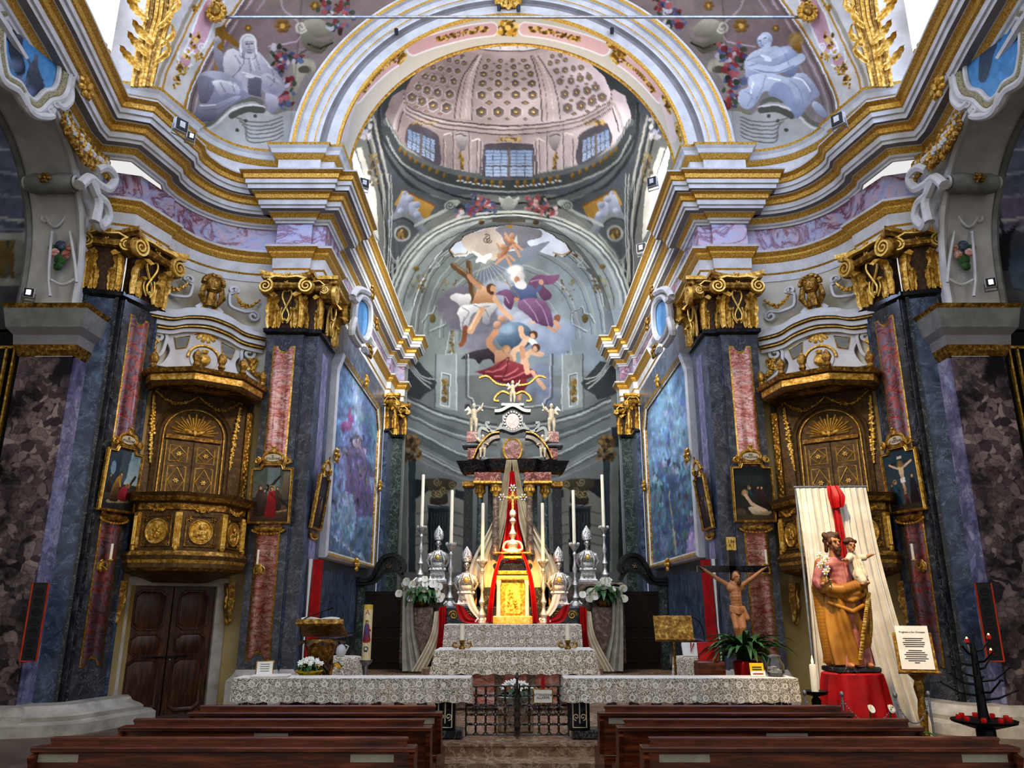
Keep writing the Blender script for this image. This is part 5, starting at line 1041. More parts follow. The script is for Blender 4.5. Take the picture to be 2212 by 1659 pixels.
for k in range(80): blade(mb, 'leaf_green', .45+.35*RNG.rand(), .055, RNG.rand()*2*PI, .15+RNG.rand()*.9, (0, 0, .2), 1.1)
mb.build('foliage', t, world=False)
mb = M(); mb.bevbox((3.55, 12.35, .62), (.45, .4, .64), 'wood_dark', .02); tag(mb.build('plant_stool'), 'wooden stool behind the right rail carrying the leafy plant', 'stool')
# ---------------------------------------------------------------- freestanding altar
AX = .05
t = thing('altar', 'freestanding marble altar table with a gilt front under a lace cloth', 'altar', (AX, 14.3, .3)); mb = M(); mb.bevbox((AX, 14.35, .72), (2.1, .7, .84), 'brown_marble', .04); mb.build('body', t); mb = M(); mb.bevbox((AX, 14.35, 1.2), (2.6, .86, .12), 'stone_base', .03); mb.build('slab', t)
mb = M()
for x in (-.55, 0, .55): mb.poly([(AX+x-.2, 13.995, .4), (AX+x+.2, 13.995, .4), (AX+x+.2, 13.995, 1.0), (AX+x, 13.995, 1.1), (AX+x-.2, 13.995, 1.0)], 'red_marble', (0, .02, 0))
mb.build('relief_panels', t)
o = table_cloth('l', '', AX-1.36, AX+1.36, 13.9, 14.8, 1.268, .40, ('white_cloth', 'lace_fine'), .27, None, True, .05).build('lace_altar_cloth'); tag(o, 'white lace cloth over the freestanding altar, chalice motifs along the front', 'altar cloth')
for s in (-1, 1):
    t = thing('altar_candlestick', 'bronze scrolled holder with a short white candle, %s end of the front altar' % SIDE[-s], 'candlestick', (AX+s*.92, 14.1, 1.276), 0, 'front altar candlesticks')
    mb = M(); mb.lathe([(.05, .0), (.06, .02), (.03, .06), (.05, .13), (.06, .15)], (0, 0, 0), 'gold_dark', 10); mb.build('stem', t, world=False)
    for e in (-1, 1):
        for yy in (-.05, .05): mb = M(); mb.tube([(e*(.03+a), yy, b) for a, b in bez([(0, .05), (.09, .03), (.13, .07), (.1, .11), (.06, .09)], 6)], .016, 'gold_dark', 6); mb.build('scroll', t, world=False)
    mb = M(); mb.lathe([(.04, .15), (.042, .42), (.01, .425)], (0, 0, 0), 'wax', 12); mb.build('candle', t, world=False)
# ---------------------------------------------------------------- high altar
HX = .02
t = thing('high_altar', 'high altar of dark marble with stepped shelves behind a lace cloth', 'altar', (HX, 21.3, .5))
mb = M(); mb.bevbox((HX, 21.15, .97), (3.4, 1.0, 1.0), 'brown_marble', .03); mb.build('mensa', t)
mb = M(); mb.bevbox((HX, 21.95, 1.22), (3.9, .6, 1.52), 'dark_marble', .03); mb.build('lower_shelf', t)
mb = M()
for e in (-1, 1): mb.bevbox((HX+e*2.0, 22.5, 1.55), (2.2, .6, 2.16), 'brown_marble', .03)
mb.box((HX, 22.5, 1.5), (2.0, .6, 2.0), 'dark_marble'); mb.build('upper_shelf', t)
for e in (-1, 1):
    mb = M()
    for x in (1.15, 1.6): mb = M(); mb.tube([(HX+e*(x+a), 21.63, 1.76+b) for a, b in spiral(0, 0, .12, .02, 1.6, 0)], .02, 'gold', 5); mb.build('inlay', t)
    for z in (1.0, 1.55, 2.1): mb = M(); mb.bevbox((HX+e*2.6, 22.19, z), (.7, .02, .32), 'red_marble', .005); mb.build('inlay', t)
o = table_cloth('l', '', HX-1.74, HX+1.74, 20.6, 21.62, 1.535, .75, ('white_cloth', 'lace_fine'), .3, None, True, .02).build('lace_altar_cloth'); tag(o, 'white lace cloth hanging over the high altar front, behind the freestanding altar', 'altar cloth')
# tabernacle
t = thing('tabernacle', 'gilded temple-shaped tabernacle with white columns at the centre of the high altar', 'tabernacle', (HX, 21.5, 1.54)); y0 = 21.2
mb = M(); mb.bevbox((HX, y0+.25, 1.64), (1.05, .55, .2), 'gold_bright', .02); mb.build('base', t)
mb = M(); mb.box((HX, y0+.3, 2.2), (.78, .4, .95), 'gold'); mb.bevbox((HX, y0+.25, 2.72), (1.02, .52, .12), 'gold_bright', .03); mb.bevbox((HX, y0+.25, 2.86), (.94, .46, .1), 'gold', .02); mb.build('shrine', t)
for e in (-1, 1):
    mb = M(); mb.lathe([(.07, 1.74), (.06, 1.78), (.05, 2.5), (.075, 2.6), (.075, 2.66)], (HX+e*.38, y0+.05, 0), 'white_plaster', 10); mb.build('column', t)
mb = M(); a = [(HX-.2, 1.8), (HX-.2, 2.4)]+[(HX-.2*math.cos(PI*k/10), 2.4+.16*math.sin(PI*k/10)) for k in range(1, 10)]+[(HX+.2, 2.4), (HX+.2, 1.8)]; mb.poly([(x, y0+.08, z) for x, z in a], 'gold_bright', (0, .05, 0))
for k in range(26): mb.ell((HX+(RNG.rand()-.5)*.26, y0+.08, 1.9+.5*RNG.rand()), (.03, .02, .05), 'gold', 6, 4)
mb.build('door', t)
mb = M(); mb.box((HX, y0+.3, 3.0), (.7, .35, .2), 'black_marble')
for e in (-1, 1): mb.ribbon([(e*(.1+a), 2.98+b) for a, b in bez([(0, .22), (.16, .2), (.28, .02), (.36, -.02), (.4, .06), (.34, .1)], 6)], .08, .16, 'black_marble', None, (HX, y0+.2, 0))
mb.bevbox((HX, y0+.25, 3.27), (.5, .36, .14), 'gold', .04); mb.bevbox((HX, y0+.25, 3.37), (1.0, .5, .06), 'gold_dark', .02); mb.build('crown', t)
# altar cross
t = thing('altar_cross', 'ornate silver gilt crucifix with flared arms standing above the tabernacle', 'cross', (HX, 21.5, 3.40)); mb = M()
mb.lathe([(.24, 0), (.22, .06), (.12, .12), (.16, .22), (.09, .3), (.05, .36), (.11, .5), (.05, .62), (.04, .75), (.1, .85), (.05, .95), (.03, 1.05), (.03, 1.15)], (0, -.05, 0), 'silver', 14)
for e in (-1, 1): mb.tube([(e*a, -.08, b) for a, b in bez([(.05, .3), (.2, .26), (.26, .1), (.18, .06)], 6)], .035, 'silver', 6)
mb.build('foot', t, world=False)
mb = M(); mb.box((0, -.05, 1.42), (.06, .04, .6), 'gold_bright'); mb.box((0, -.05, 1.5), (.56, .04, .06), 'gold_bright')
for x, z in ((-.3, 1.5), (.3, 1.5), (0, 1.76)): flower_mesh(mb, 'silver', (x, -.05, z), .12, 6, 'gold')
for k in range(16): a = 2*PI*k/16+.2; mb.tube([(0, -.06, 1.5), (.2*math.cos(a), -.06, 1.5+.2*math.sin(a))], [.012, .003], 'gold_bright', 4)
mb.ell((0, -.1, 1.05), (.1, .05, .12), 'silver', 8, 6); mb.build('cross', t, world=False)
# candlesticks on the high altar
def big_candle(x, y, z, h, hc, label):
    t = thing('tall_candlestick', label, 'candlestick', (x, y, z), 0, 'tall silver candlesticks of the high altar'); k = h/1.5
    mb = M(); mb.lathe([(.16, 0), (.15, .05), (.09, .12), (.12, .2), (.06, .3), (.045, .4), (.09, .5), (.05, .6), (.035, .75), (.075, .88), (.04, 1.0), (.03, 1.15), (.06, 1.24), (.035, 1.3), (.12, 1.42), (.14, 1.48), (.03, 1.5)], (0, 0, 0), 'silver', 12)
    for e in range(3): a = e*2.09-.5; mb.tube([(.1*math.cos(a), .1*math.sin(a), .12), (.2*math.cos(a), .2*math.sin(a), .04), (.17*math.cos(a), .17*math.sin(a), 0)], .03, 'silver', 6)
    for i in range(8): a = i*PI/4; mb.ell((.13*math.cos(a), .13*math.sin(a), 1.48), (.03, .03, .05), 'silver', 5, 4)
    mb.v = [(p[0], p[1], p[2]*k) for p in mb.v]; mb.build('stem', t, world=False)
    mb = M(); mb.lathe([(.05, h-.02), (.048, h+hc), (.008, h+hc+.015)], (0, 0, 0), 'wax', 12); mb.build('candle', t, world=False)
for e in (-1, 1):
    n_ = SIDE[-e]
    big_candle(HX+e*2.62, 22.4, 2.64, 1.55, 1.5, 'outermost tall white candle on a silver candlestick, %s side of the high altar' % n_)
    big_candle(HX+e*1.74, 22.1, 1.99, 1.7, 1.5, 'middle tall white candle on a silver candlestick, %s side of the high altar' % n_)
    big_candle(HX+e*.83, 21.55, 1.55, 1.65, 1.55, 'innermost tall white candle on a silver candlestick, %s of the tabernacle' % n_)
    arrangement((HX+e*2.5, 21.95, 1.95 if 0 else 1.98), 'arrangement of white anthuriums and dark leaves on the %s end of the high altar' % n_, .62, 'anthurium arrangements')
    mb = M(); mb.bevbox((HX+e*2.45, 21.9, 1.23), (.6, .5, 1.48), 'brown_marble', .03); tag(mb.build('flower_pedestal'), 'marble block under the anthuriums at the %s end of the high altar' % n_, 'pedestal')
    # drapes beside the high altar
    for nm, mt, a, b, lab in (('white_drape', 'grey_cloth', [(HX+e*2.98, 21.6, 2.5), (HX+e*2.95, 21.55, 1.4), (HX+e*2.9, 21.5, .35)], [(HX+e*2.7, 21.6, 2.5), (HX+e*2.62, 21.55, 1.4), (HX+e*2.3, 21.5, .35)], 'outer greyish white drape hanging straight beside the %s flowers' % n_), ('white_drape', 'cream_cloth', [(HX+e*2.1, 21.5, 1.85), (HX+e*2.2, 21.45, 1.2), (HX+e*2.65, 21.4, .35)], [(HX+e*1.85, 21.5, 1.9), (HX+e*1.95, 21.45, 1.1), (HX+e*2.3, 21.4, .35)], 'inner cream drape slanting outwards next to the red one, %s of the high altar' % n_), ('red_drape', 'red_cloth', [(HX+e*1.98, 21.42, 1.95), (HX+e*1.98, 21.38, 1.2), (HX+e*2.12, 21.35, .4)], [(HX+e*1.78, 21.42, 2.0), (HX+e*1.78, 21.38, 1.2), (HX+e*1.84, 21.35, .4)], 'narrow red drape falling at the %s corner of the high altar' % n_)):
        mb = M(); cloth_strip(mb, a, b, mt, 3, .035, 10, 18); tag(mb.build(nm), lab, 'drape')
    mb = M(); cloth_strip(mb, [(HX+e*1.55, 21.5, 2.05), (HX+e*1.35, 21.48, 1.6), (HX+e*.8, 21.42, 1.56)], [(HX+e*1.35, 21.52, 2.0), (HX+e*1.1, 21.5, 1.72), (HX+e*.75, 21.46, 1.66)], 'red_cloth', 2, .04, 10, 12); tag(mb.build('red_swag'), 'red cloth swag looped on the altar shelf below the %s inner bust' % n_, 'drape')
    mb = M(); cloth_strip(mb, [(HX+e*1.3, 21.55, 2.3), (HX+e*1.18, 21.53, 1.95), (HX+e*.95, 21.5, 1.68)], [(HX+e*1.12, 21.57, 2.3), (HX+e*.98, 21.55, 1.98), (HX+e*.8, 21.52, 1.7)], 'white_cloth', 2, .03, 10, 12); tag(mb.build('white_swag'), 'white cloth swag beside the %s innermost candlestick on the high altar' % n_, 'drape')
t = thing('votive_candle', 'short red candle on the high altar cloth right of the tabernacle', 'candle', (HX+.93, 21.1, 1.545)); mb = M(); mb.lathe([(.04, 0), (.042, .2), (.01, .21)], (0, 0, 0), 'red_cloth', 10); mb.build('wax', t, world=False); mb = M(); mb.tube([(0, 0, .2), (0, 0, .23)], .004, 'ink', 4); mb.build('wick', t, world=False)
# central drapery hung from the retable
def dr(x, y, D): p = P(x, y, D); return (p.x, p.y, p.z)
mb = M()
cloth_strip(mb, [dr(1094, 993, 22.35), dr(1082, 1060, 22.87), dr(1062, 1130, 22.87), dr(1022, 1205, 22.87), dr(1010, 1240, 22.8)], [dr(1106, 993, 22.35), dr(1100, 1060, 22.87), dr(1092, 1130, 22.87), dr(1078, 1200, 22.87), dr(1065, 1300, 22.8)], 'cream_cloth', 4, .06, 10, 26)
cloth_strip(mb, [dr(1106, 993, 22.35), dr(1112, 1060, 22.87), dr(1122, 1130, 22.87), dr(1138, 1200, 22.87), dr(1150, 1300, 22.8)], [dr(1117, 993, 22.35), dr(1130, 1060, 22.87), dr(1152, 1130, 22.87), dr(1195, 1205, 22.87), dr(1206, 1240, 22.8)], 'cream_cloth', 4, .06, 10, 26)
tag(mb.build('white_drapery'), 'cream drapery fanning down from a point above the altar cross', 'drapery')
mb = M(); cloth_strip(mb, [dr(1101, 1018, 22.2), dr(1096, 1090, 22.15), dr(1090, 1150, 22.15), dr(1078, 1215, 22.1)], [dr(1111, 1018, 22.2), dr(1118, 1090, 22.15), dr(1124, 1150, 22.15), dr(1138, 1215, 22.1)], 'red_cloth', 4, .05, 10, 24); tag(mb.build('red_drapery'), 'bright red cloth panel widening downwards behind the altar cross', 'drapery')
for e in (-1, 1):
    mb = M(); cloth_strip(mb, [dr(1107+e*20, 1195, 21.15), dr(1107+e*35, 1250, 21.1), dr(1107+e*44, 1345, 21.05)], [dr(1107+e*28, 1200, 21.15), dr(1107+e*44, 1250, 21.1), dr(1107+e*58, 1345, 21.05)], 'red_cloth', 2, .03, 10, 12); tag(mb.build('red_ribbon'), 'red cloth band falling along the %s side of the tabernacle' % SIDE[-e], 'drape')
# ---------------------------------------------------------------- retable behind the high altar
t = thing('altar_retable', 'tall black and red marble altar retable with paired columns and scrolled top', 'retable', (HX, 23.2, .5)); RD = 23.0
def rz(y, D=RD): return EYE+ray(1106, y)[1]*D
mb = M(); mb.box((HX, 23.5, 2.0), (3.0, .5, 3.0), 'dark_marble'); mb.box((HX, 23.5, 4.4), (1.5, .3, 2.2), 'green_marble'); mb.build('body', t)
for e in (-1, 1):
    for x, y, r, mt in ((.5, 22.75, .105, 'brown_marble'), (.97, 23.0, .10, 'green_marble')):
        mb = M(); mb.lathe([(r*1.4, 3.42), (r*1.4, 3.5), (r*1.1, 3.58), (r, 3.62), (r*.85, 5.1)], (HX+e*x, y, 0), mt, 12); cl = mb.build('column', t)
        mb = M(); mb.lathe([(r*.95, 5.1), (r, 5.2), (r*1.5, 5.38), (r*1.6, 5.45)], (HX+e*x, y, 0), 'gold', 12)
        for k in range(8): a = k*PI/4; mb.ell((HX+e*x+r*1.2*math.cos(a), y+r*1.2*math.sin(a), 5.3), (.05, .05, .09), 'gold', 6, 4)
        mb.build('capital', cl)
    mb = M(); mb.box((HX+e*1.33, 23.2, 3.9), (.26, .3, 3.2), 'black_marble'); mb.bevbox((HX+e*1.33, 23.15, 5.5), (.36, .4, .2), 'gold_dark', .05); mb.build('pillar', t)
    mb = M(); mb.bevbox((HX+e*.74, 22.85, 5.66), (.8, .5, .3), 'retable_red', .02); mb.bevbox((HX+e*.74, 22.82, 5.5), (.84, .56, .08), 'gold', .02); mb.bevbox((HX+e*.5, 22.7, 5.62), (.3, .3, .3), 'retable_red', .02); mb.build('frieze_block', t)
    mb = M(); mb.bevbox((HX+e*1.18, 23.1, 6.42), (.36, .4, .36), 'retable_red', .01); mb.bevbox((HX+e*1.22, 23.1, 6.68), (.62, .6, .12), 'grey_marble', .04); mb.bevbox((HX+e*1.2, 23.1, 6.94), (.4, .4, .34), 'retable_red', .01); mb.build('corner_block', t)
    mb = M(); mb.ribbon([(e*(.3+a), 6.2+b) for a, b in bez([(.75, .0), (.62, .3), (.35, .62), (.1, .7)], 8)], .13, .3, 'brown_marble', None, (HX, 22.95, 0)); mb.ribbon([(e*(.3+a), 6.2+b) for a, b in bez([(.88, .02), (.72, .38), (.4, .74), (.1, .82)], 8)], .05, .4, 'gold_dark', None, (HX, 22.95, 0)); mb.build('pediment_arc', t)
    mb = M(); mb.ribbon([(e*a, b) for a, b in bez([(.32, 7.35), (.45, 7.15), (.62, 7.1), (.76, 7.22), (.8, 7.36), (.7, 7.36)], 8)], .10, .12, 'grey_stucco', None, (HX, 22.95, 0)); mb.ribbon([(e*a, b) for a, b in bez([(.7, 7.1), (.95, 7.2), (1.02, 7.0), (.92, 6.8), (.85, 6.72)], 8)], .12, .12, 'grey_stucco', None, (HX, 22.95, 0)); mb.build('scroll', t)
    mb = M(); mb.ribbon([(e*a, b) for a, b in bez([(.1, 8.28), (.3, 8.36), (.5, 8.24), (.56, 8.08), (.42, 8.06)], 8)], .07, .1, 'gold_dark', None, (HX, 22.95, 0)); mb.ribbon([(e*a, b) for a, b in bez([(.2, 8.6), (.5, 8.66), (.8, 8.9), (1.05, 8.84)], 8)], .07, .06, 'gold_dark', None, (HX, 23.05, 0)); mb.build('gilt_scroll', t)
mb = M(); sweep(mb, [(-1.5+HX, 23.4), (-1.5+HX, 22.95), (-.75+HX, 22.9), (-.6+HX, 22.6), (-.3+HX, 22.62), (.3+HX, 22.62), (.6+HX, 22.6), (.75+HX, 22.9), (1.5+HX, 22.95), (1.5+HX, 23.4)], [(-.1, 5.8, 'gold_dark'), (.02, 5.86, 'black_marble'), (.1, 5.98, 'black_marble'), (.14, 6.1, 'black_marble'), (.2, 6.18, 'black_marble'), (-.6, 6.2, 'black_marble')]); mb.build('cornice', t)
mb = M(); mb.box((HX, 23.15, 6.55), (.75, .3, .72), 'dark_marble'); mb.poly([(HX+.27*math.cos(a), 22.98, 6.55+.34*math.sin(a)) for a in [2*PI*k/20 for k in range(20)]], 'retable_red', (0, .03, 0)); mb.tube([(HX+.28*math.cos(a), 22.97, 6.55+.35*math.sin(a)) for a in [2*PI*k/20 for k in range(21)]], .035, 'gold', 6); mb.build('niche', t)
mb = M(); mb.ribbon([(a, b) for a, b in bez([(-.5, 7.12), (-.3, 7.16), (0, 7.06), (.3, 7.16), (.5, 7.12)], 8)], .1, .35, 'black_marble', None, (HX, 23.0, 0)); mb.box((HX, 23.15, 7.45), (.62, .25, .62), 'dark_marble'); mb.ribbon([(a, b) for a, b in bez([(-.55, 7.72), (-.35, 7.74), (0, 7.9), (.35, 7.74), (.55, 7.72)], 8)], .12, .3, 'black_marble', None, (HX, 23.05, 0)); mb.bevbox((HX, 23.12, 7.98), (.7, .28, .16), 'grey_marble', .04); mb.build('canopy', t)
mb = M(); mb.poly([(HX+.2*math.cos(a), 22.98, 7.45+.24*math.sin(a)) for a in [2*PI*k/20 for k in range(20)]], 'retable_red', (0, .03, 0))
for k in range(18): a = 2*PI*k/18; mb.ell((HX+.25*math.cos(a), 22.97, 7.45+.29*math.sin(a)), .045, 'silver', 6, 4)
mb.build('cartouche', t)
# ---------------------------------------------------------------- black marble portals with wooden doors either side of the high altar
for s in (1, -1):
    n_ = SIDE[s]; t = thing('portal', 'black marble portal with scrolled pediment and brown wooden door, %s of the high altar' % n_, 'portal', (-s*3.75, 22.8, .3)); mir = s < 0
    mb = M(); mb.box((-3.62, 22.9, 1.3), (1.1, .1, 2.2), 'recess_shade_wood')
    for x in (-3.9, -3.35):
        for z, h in ((.8, .7), (1.85, .9)): mb.bevbox((x, 22.84, z), (.4, .03, h), 'recess_shade_wood', .02)
    mb.build('door_panel', t, mir) if not mir else mb.build('door_panel', t, True)
    for x in (-4.28, -3.02): mb = M(); mb.bevbox((x, 22.75, 1.45), (.2, .3, 2.3), 'green_marble', .02); mb.bevbox((x, 22.7, 2.6), (.28, .36, .12), 'black_marble', .03); mb.build('jamb', t, mir)
    mb = M(); q = bez([(-4.42, 2.75), (-4.2, 2.7), (-4.0, 2.78), (-3.85, 3.1), (-3.65, 3.36), (-3.35, 3.4), (-3.12, 3.2), (-3.1, 3.0), (-3.2, 2.95), (-3.25, 3.05)], 8); mb.ribbon(q, .13, .3, 'black_marble', None, (0, 22.8, 0)); q2 = bez([(-4.3, 2.6), (-4.0, 2.62), (-3.8, 2.8), (-3.6, 2.95), (-3.3, 2.95), (-3.08, 2.7)], 8); mb.ribbon(q2, .1, .25, 'black_marble', None, (0, 22.82, 0)); mb.poly([(x, 22.8, z) for x, z in q[6:60]+q2[::-1]], 'green_marble', (0, .05, 0)); flower_mesh(mb, 'brown_marble', (-3.55, 22.72, 3.12), .1, 6); mb.build('pediment', t, mir)
# ---------------------------------------------------------------- side door, pulpits and the stucco above them
WN = (.62, -.785); WP = (-6.63, 15.67)
def wallroot(name, label, cat, s, z=0, out=0, group=None): return thing(name, label, cat, (s*(WP[0]+WN[0]*out), WP[1]+WN[1]*out, z), face((s*WN[0], WN[1])), group)
def widen(t, z=0): t.scale = (1.1, 1.06, 1); t.location.z += z; return t
t = wallroot('door_1', 'dark brown panelled double door in a grey marble frame below the left pulpit', 'door', 1, 0, -.12); widen(t); t.scale.x = 1.24; struct(t)
mb = M()
for x in (-.74, .74): mb.bevbox((x, -.02, 1.2), (.17, .2, 2.4), 'stone_base', .01)
mb.bevbox((0, -.02, 2.46), (1.66, .2, .17), 'stone_base', .01); mb.build('door_frame', t, world=False)
for e in (-1, 1):
    mb = M(); mb.box((e*.33, 0, 1.18), (.64, .06, 2.36), 'door_wood'); lf = mb.build('door_leaf', t, world=False)
    for z, h in ((.55, .95), (1.28, .38), (1.92, .72)):
        mb = M(); w, k = .23, .09; o = [(-w, -h/2+k), (-w+k, -h/2), (w-k, -h/2), (w, -h/2+k), (w, h/2-k), (w-k, h/2), (-w+k, h/2), (-w, h/2-k)]
        mb.rings([[(e*.33+x*q, y, z+zz*q) for x, zz in o] for q, y in ((1.06, -.03), (1.03, -.055), (.97, -.055), (.9, -.035), (.82, -.045))], 'door_wood', True, True); mb.build('door_panel', lf, world=False)
mb = M(); mb.bevbox((0, -.055, 1.05), (.62, .03, .03), 'iron', .005); mb.ell((.05, -.06, 1.0), .02, 'steel', 8, 6); mb.build('bolt', t, world=False)
# wooden bust and stucco
def octo(R, a0=-1, b=0): return [(R*math.sin(a), -R*math.cos(a)+b) for a in [PI/8*k for k in (-5, -3, -1, 1, 3, 5)]]
def pring(mb, prof, b, cx=0):
    """polygon rings (R, z, material of the band that follows)"""
    for (r0, z0, m), (r1, z1, _) in zip(prof[:-1], prof[1:]):
        A_, B_ = octo(r0, b=b), octo(r1, b=b); vs = [(x, y, z0) for x, y in A_]+[(x, y, z1) for x, y in B_]; mb.add(vs, [(i, i+1, i+7, i+6) for i in range(5)], m)
def cappoly(mb, R, z, b, m): mb.add([(x, y, z) for x, y in octo(R, b=b)], [tuple(range(6))], m)
for s in (1, -1):
    n_ = SIDE[s]; b = -.22
    t = wallroot('pulpit', 'carved gilt-brown wooden pulpit with medallion panels and a flat canopy, on the %s wall' % n_, 'pulpit', s); widen(t, .1)
    mb = M(); pring(mb, [(.45, 2.33, 'bronze_wood'), (.75, 2.45, 'bronze_wood'), (1.0, 2.52, 'gold_dark'), (1.06, 2.58, 'bronze_wood'), (1.06, 2.66, 'gold'), (1.08, 2.72, 'bronze_wood'), (1.1, 2.80, 'gold_dark'), (1.04, 2.88, 'bronze_wood'), (.98, 2.9, 'bronze_wood'), (.98, 3.62, 'bronze_wood'), (1.0, 3.64, 'gold_dark'), (1.0, 3.76, 'bronze_wood'), (1.1, 3.80, 'gold_dark'), (1.14, 3.88, 'bronze_wood'), (1.18, 3.95, 'bronze_wood'), (.9, 3.97, 'bronze_wood')], b); cappoly(mb, .45, 2.33, b, 'bronze_wood'); cappoly(mb, .92, 2.9, b, 'bronze_wood')
    body = mb.build('parapet', t, s < 0, world=False)
    for k in range(-2, 3):
        a = PI/4*k; R = RZ(a); ap = .98*math.cos(PI/8); cc = R @ Vector((0, -ap, 0))+Vector((0, b, 0))
        if abs(k) < 2:
            mb = M(); mb.rings([[(.19*q*math.cos(h), y, 3.24+.19*q*1.15*math.sin(h)) for h in [2*PI*i/24 for i in range(24)]] for q, y in ((1.08, 0), (1.06, -.03), (1.0, -.03), (.92, -.008))], 'gold')
            for i in range(14): mb.ell(((RNG.rand()-.5)*.2, -.02, 3.2+.22*(RNG.rand()-.5)), (.03+.03*RNG.rand(), .025, .03+.04*RNG.rand()), 'gold', 6, 4)
            mb.ell((0, -.03, 3.33), (.035, .03, .04), 'gold', 6, 5); xf(mb, R, cc).build('medallion', body, s < 0, world=False)
            mb = M()
            for q in ([(-.25, 2.97), (-.25, 3.52), (.25, 3.52), (.25, 2.97), (-.25, 2.97)],): mb.tube([(x, -.01, z) for x, z in q], .016, 'gold_dark', 5)
            for x in (-.2, .2):
                for z in (3.02, 3.47): flower_mesh(mb, 'gold_dark', (x, -.01, z), .05, 5)
            xf(mb, R, cc).build('panel_border', body, s < 0, world=False)
            mb = M(); swag_mesh(mb, 'gold', [(x, -.02, 3.72-.09*math.cos(x*6.5)) for x in np.linspace(-.24, .24, 13)], .03, 3); xf(mb, R, cc).build('garland', body, s < 0, world=False)
    for k in (-3, -1, 1, 3):
        a = PI/8*k; c_ = Vector((.98*math.sin(a), -.98*math.cos(a)+b, 0)); mb = M(); mb.bevbox((0, 0, 3.26), (.11, .07, .68), 'gold', .02)
        for x in (-.03, 0, .03): mb.tube([(x, -.04, 3.0), (x, -.04, 3.52)], .010, 'gold_bright', 4)
        mb.ell((0, -.03, 2.93), (.05, .04, .06), 'gold', 6, 5); xf(mb, RZ(a), c_).build('fluted_strip', body, s < 0, world=False)
    # back board with the arched door and drops
    mb = M(); mb.box((0, .02, 5.0), (1.98, .12, 2.9), 'bronze_wood'); bk = mb.build('backboard', t, s < 0, world=False)
    for e in (-1, 1):
        mb = M(); mb.bevbox((e*1.0, -.06, 4.95), (.13, .1, 2.0), 'gold_dark', .02)
        for i in range(30): mb.ell((e*1.0+(RNG.rand()-.5)*.08, -.12, 4.0+1.9*i/30), (.03, .02, .04), 'gold', 5, 4)
        mb.box((e*1.0, -.06, 6.1), (.09, .08, .3), 'black_marble'); mb.build('side_post', t, s < 0, world=False)
        mb = M(); swag_mesh(mb, 'gold_bright', [(e*(.80-.09*k/16), -.07, 6.0-1.35*k/16) for k in range(17)], .042, 4); mb.build('garland_drop', bk, s < 0, world=False)
        mb = M(); swag_mesh(mb, 'gold', [(e*(.02+.76*k/14), -.07, 6.12-.22*math.sin(PI*k/14)) for k in range(15)], .032, 3); flower_mesh(mb, 'gold', (e*.8, -.08, 6.15), .08, 5); mb.build('swag', bk, s < 0, world=False)
        mb = M(); lx = e*.245; mb.bevbox((lx, -.055, 4.5), (.46, .03, 1.3), 'bronze_wood', .005)
        for zc, h in ((4.88, .16), (4.33, .29)):
            mb.tube([(lx+x, -.075, zc+z) for x, z in ((-.16, -h), (-.16, h), (.16, h), (.16, -h), (-.16, -h))], .012, 'gold_bright', 4); mb.tube([(lx+x, -.08, zc+z) for x, z in ((-.14, 0), (0, h*.95), (.14, 0), (0, -h*.95), (-.14, 0))], .013, 'gold_bright', 4); flower_mesh(mb, 'gold_bright', (lx, -.075, zc), .055, 6)
        mb.tube([(lx+e*.23, -.075, 3.9), (lx+e*.23, -.075, 5.14)], .012, 'gold_bright', 4); mb.build('door_leaf', bk, s < 0, world=False)
    mb = M(); ar = [(.5*math.cos(a), 5.28+.5*math.sin(a)) for a in [PI*k/20 for k in range(21)]]; mb.poly([(x, -.05, z) for x, z in ar], 'bronze_wood', (0, .02, 0)); mb.tube([(.66, -.06, 3.9)]+[(x*1.32, -.06, 5.28+(z-5.28)*1.32) for x, z in ar]+[(-.66, -.06, 3.9)], .05, 'bronze_wood', 6); mb.tube([(.56, -.07, 3.9)]+[(x*1.1, -.07, 5.28+(z-5.28)*1.1) for x, z in ar]+[(-.56, -.07, 3.9)], .018, 'gold', 5); mb.bevbox((0, -.07, 5.22), (1.02, .05, .1), 'gold_dark', .01)
    mb.build('door_arch', bk, s < 0, world=False)
    mb = M()
    for k in range(19): a = PI*(k+.5)/19; r1 = .44 if k % 2 else .36; mb.tube([(.1*math.cos(a), -.07, 5.3+.1*math.sin(a)), (r1*math.cos(a), -.07, 5.3+r1*math.sin(a))], [.008, .02], 'gold_bright', 4)
    for e in (-1, 1): mb.ell((e*.11, -.09, 5.36), (.10, .02, .05), 'gold', 8, 5, RY(-e*.5))
    mb.ell((0, -.1, 5.34), (.04, .03, .07), 'gold_bright', 8, 6); mb.build('dove_sunburst', bk, s < 0, world=False)
    # canopy
    mb = M(); pring(mb, [(.8, 6.16, 'bronze_wood'), (1.0, 6.06, 'gold_dark'), (1.06, 6.09, 'bronze_wood'), (1.1, 6.15, 'gold'), (1.11, 6.27, 'bronze_wood'), (1.16, 6.3, 'gold_dark'), (1.2, 6.38, 'bronze_wood'), (.6, 6.55, 'bronze_wood'), (.1, 6.68, 'bronze_wood')], b); cappoly(mb, .8, 6.17, b, 'bronze_wood')
    cn_ = mb.build('canopy', t, s < 0, world=False); mb = M()
    for k in range(24): a = 2*PI*k/24; r1 = .6 if k % 2 else .42; mb.tube([(0, -.5, 6.15), (r1*math.cos(a)*1.1, -.5+r1*math.sin(a)*.8, 6.16)], [.02, .008], 'gold_dark', 4)
    mb.build('sunburst', cn_, s < 0, world=False)
    for k in (-3, -1, 0, 1, 3): a = PI/8*k; mb = M(); mb.lathe([(.04, 6.38), (.07, 6.44), (.05, 6.5), (.09, 6.6), (.07, 6.68), (.01, 6.76)], (1.08*math.sin(a), -1.08*math.cos(a)+b, 0), 'gold_dark', 8); mb.build('finial', cn_, s < 0, world=False)
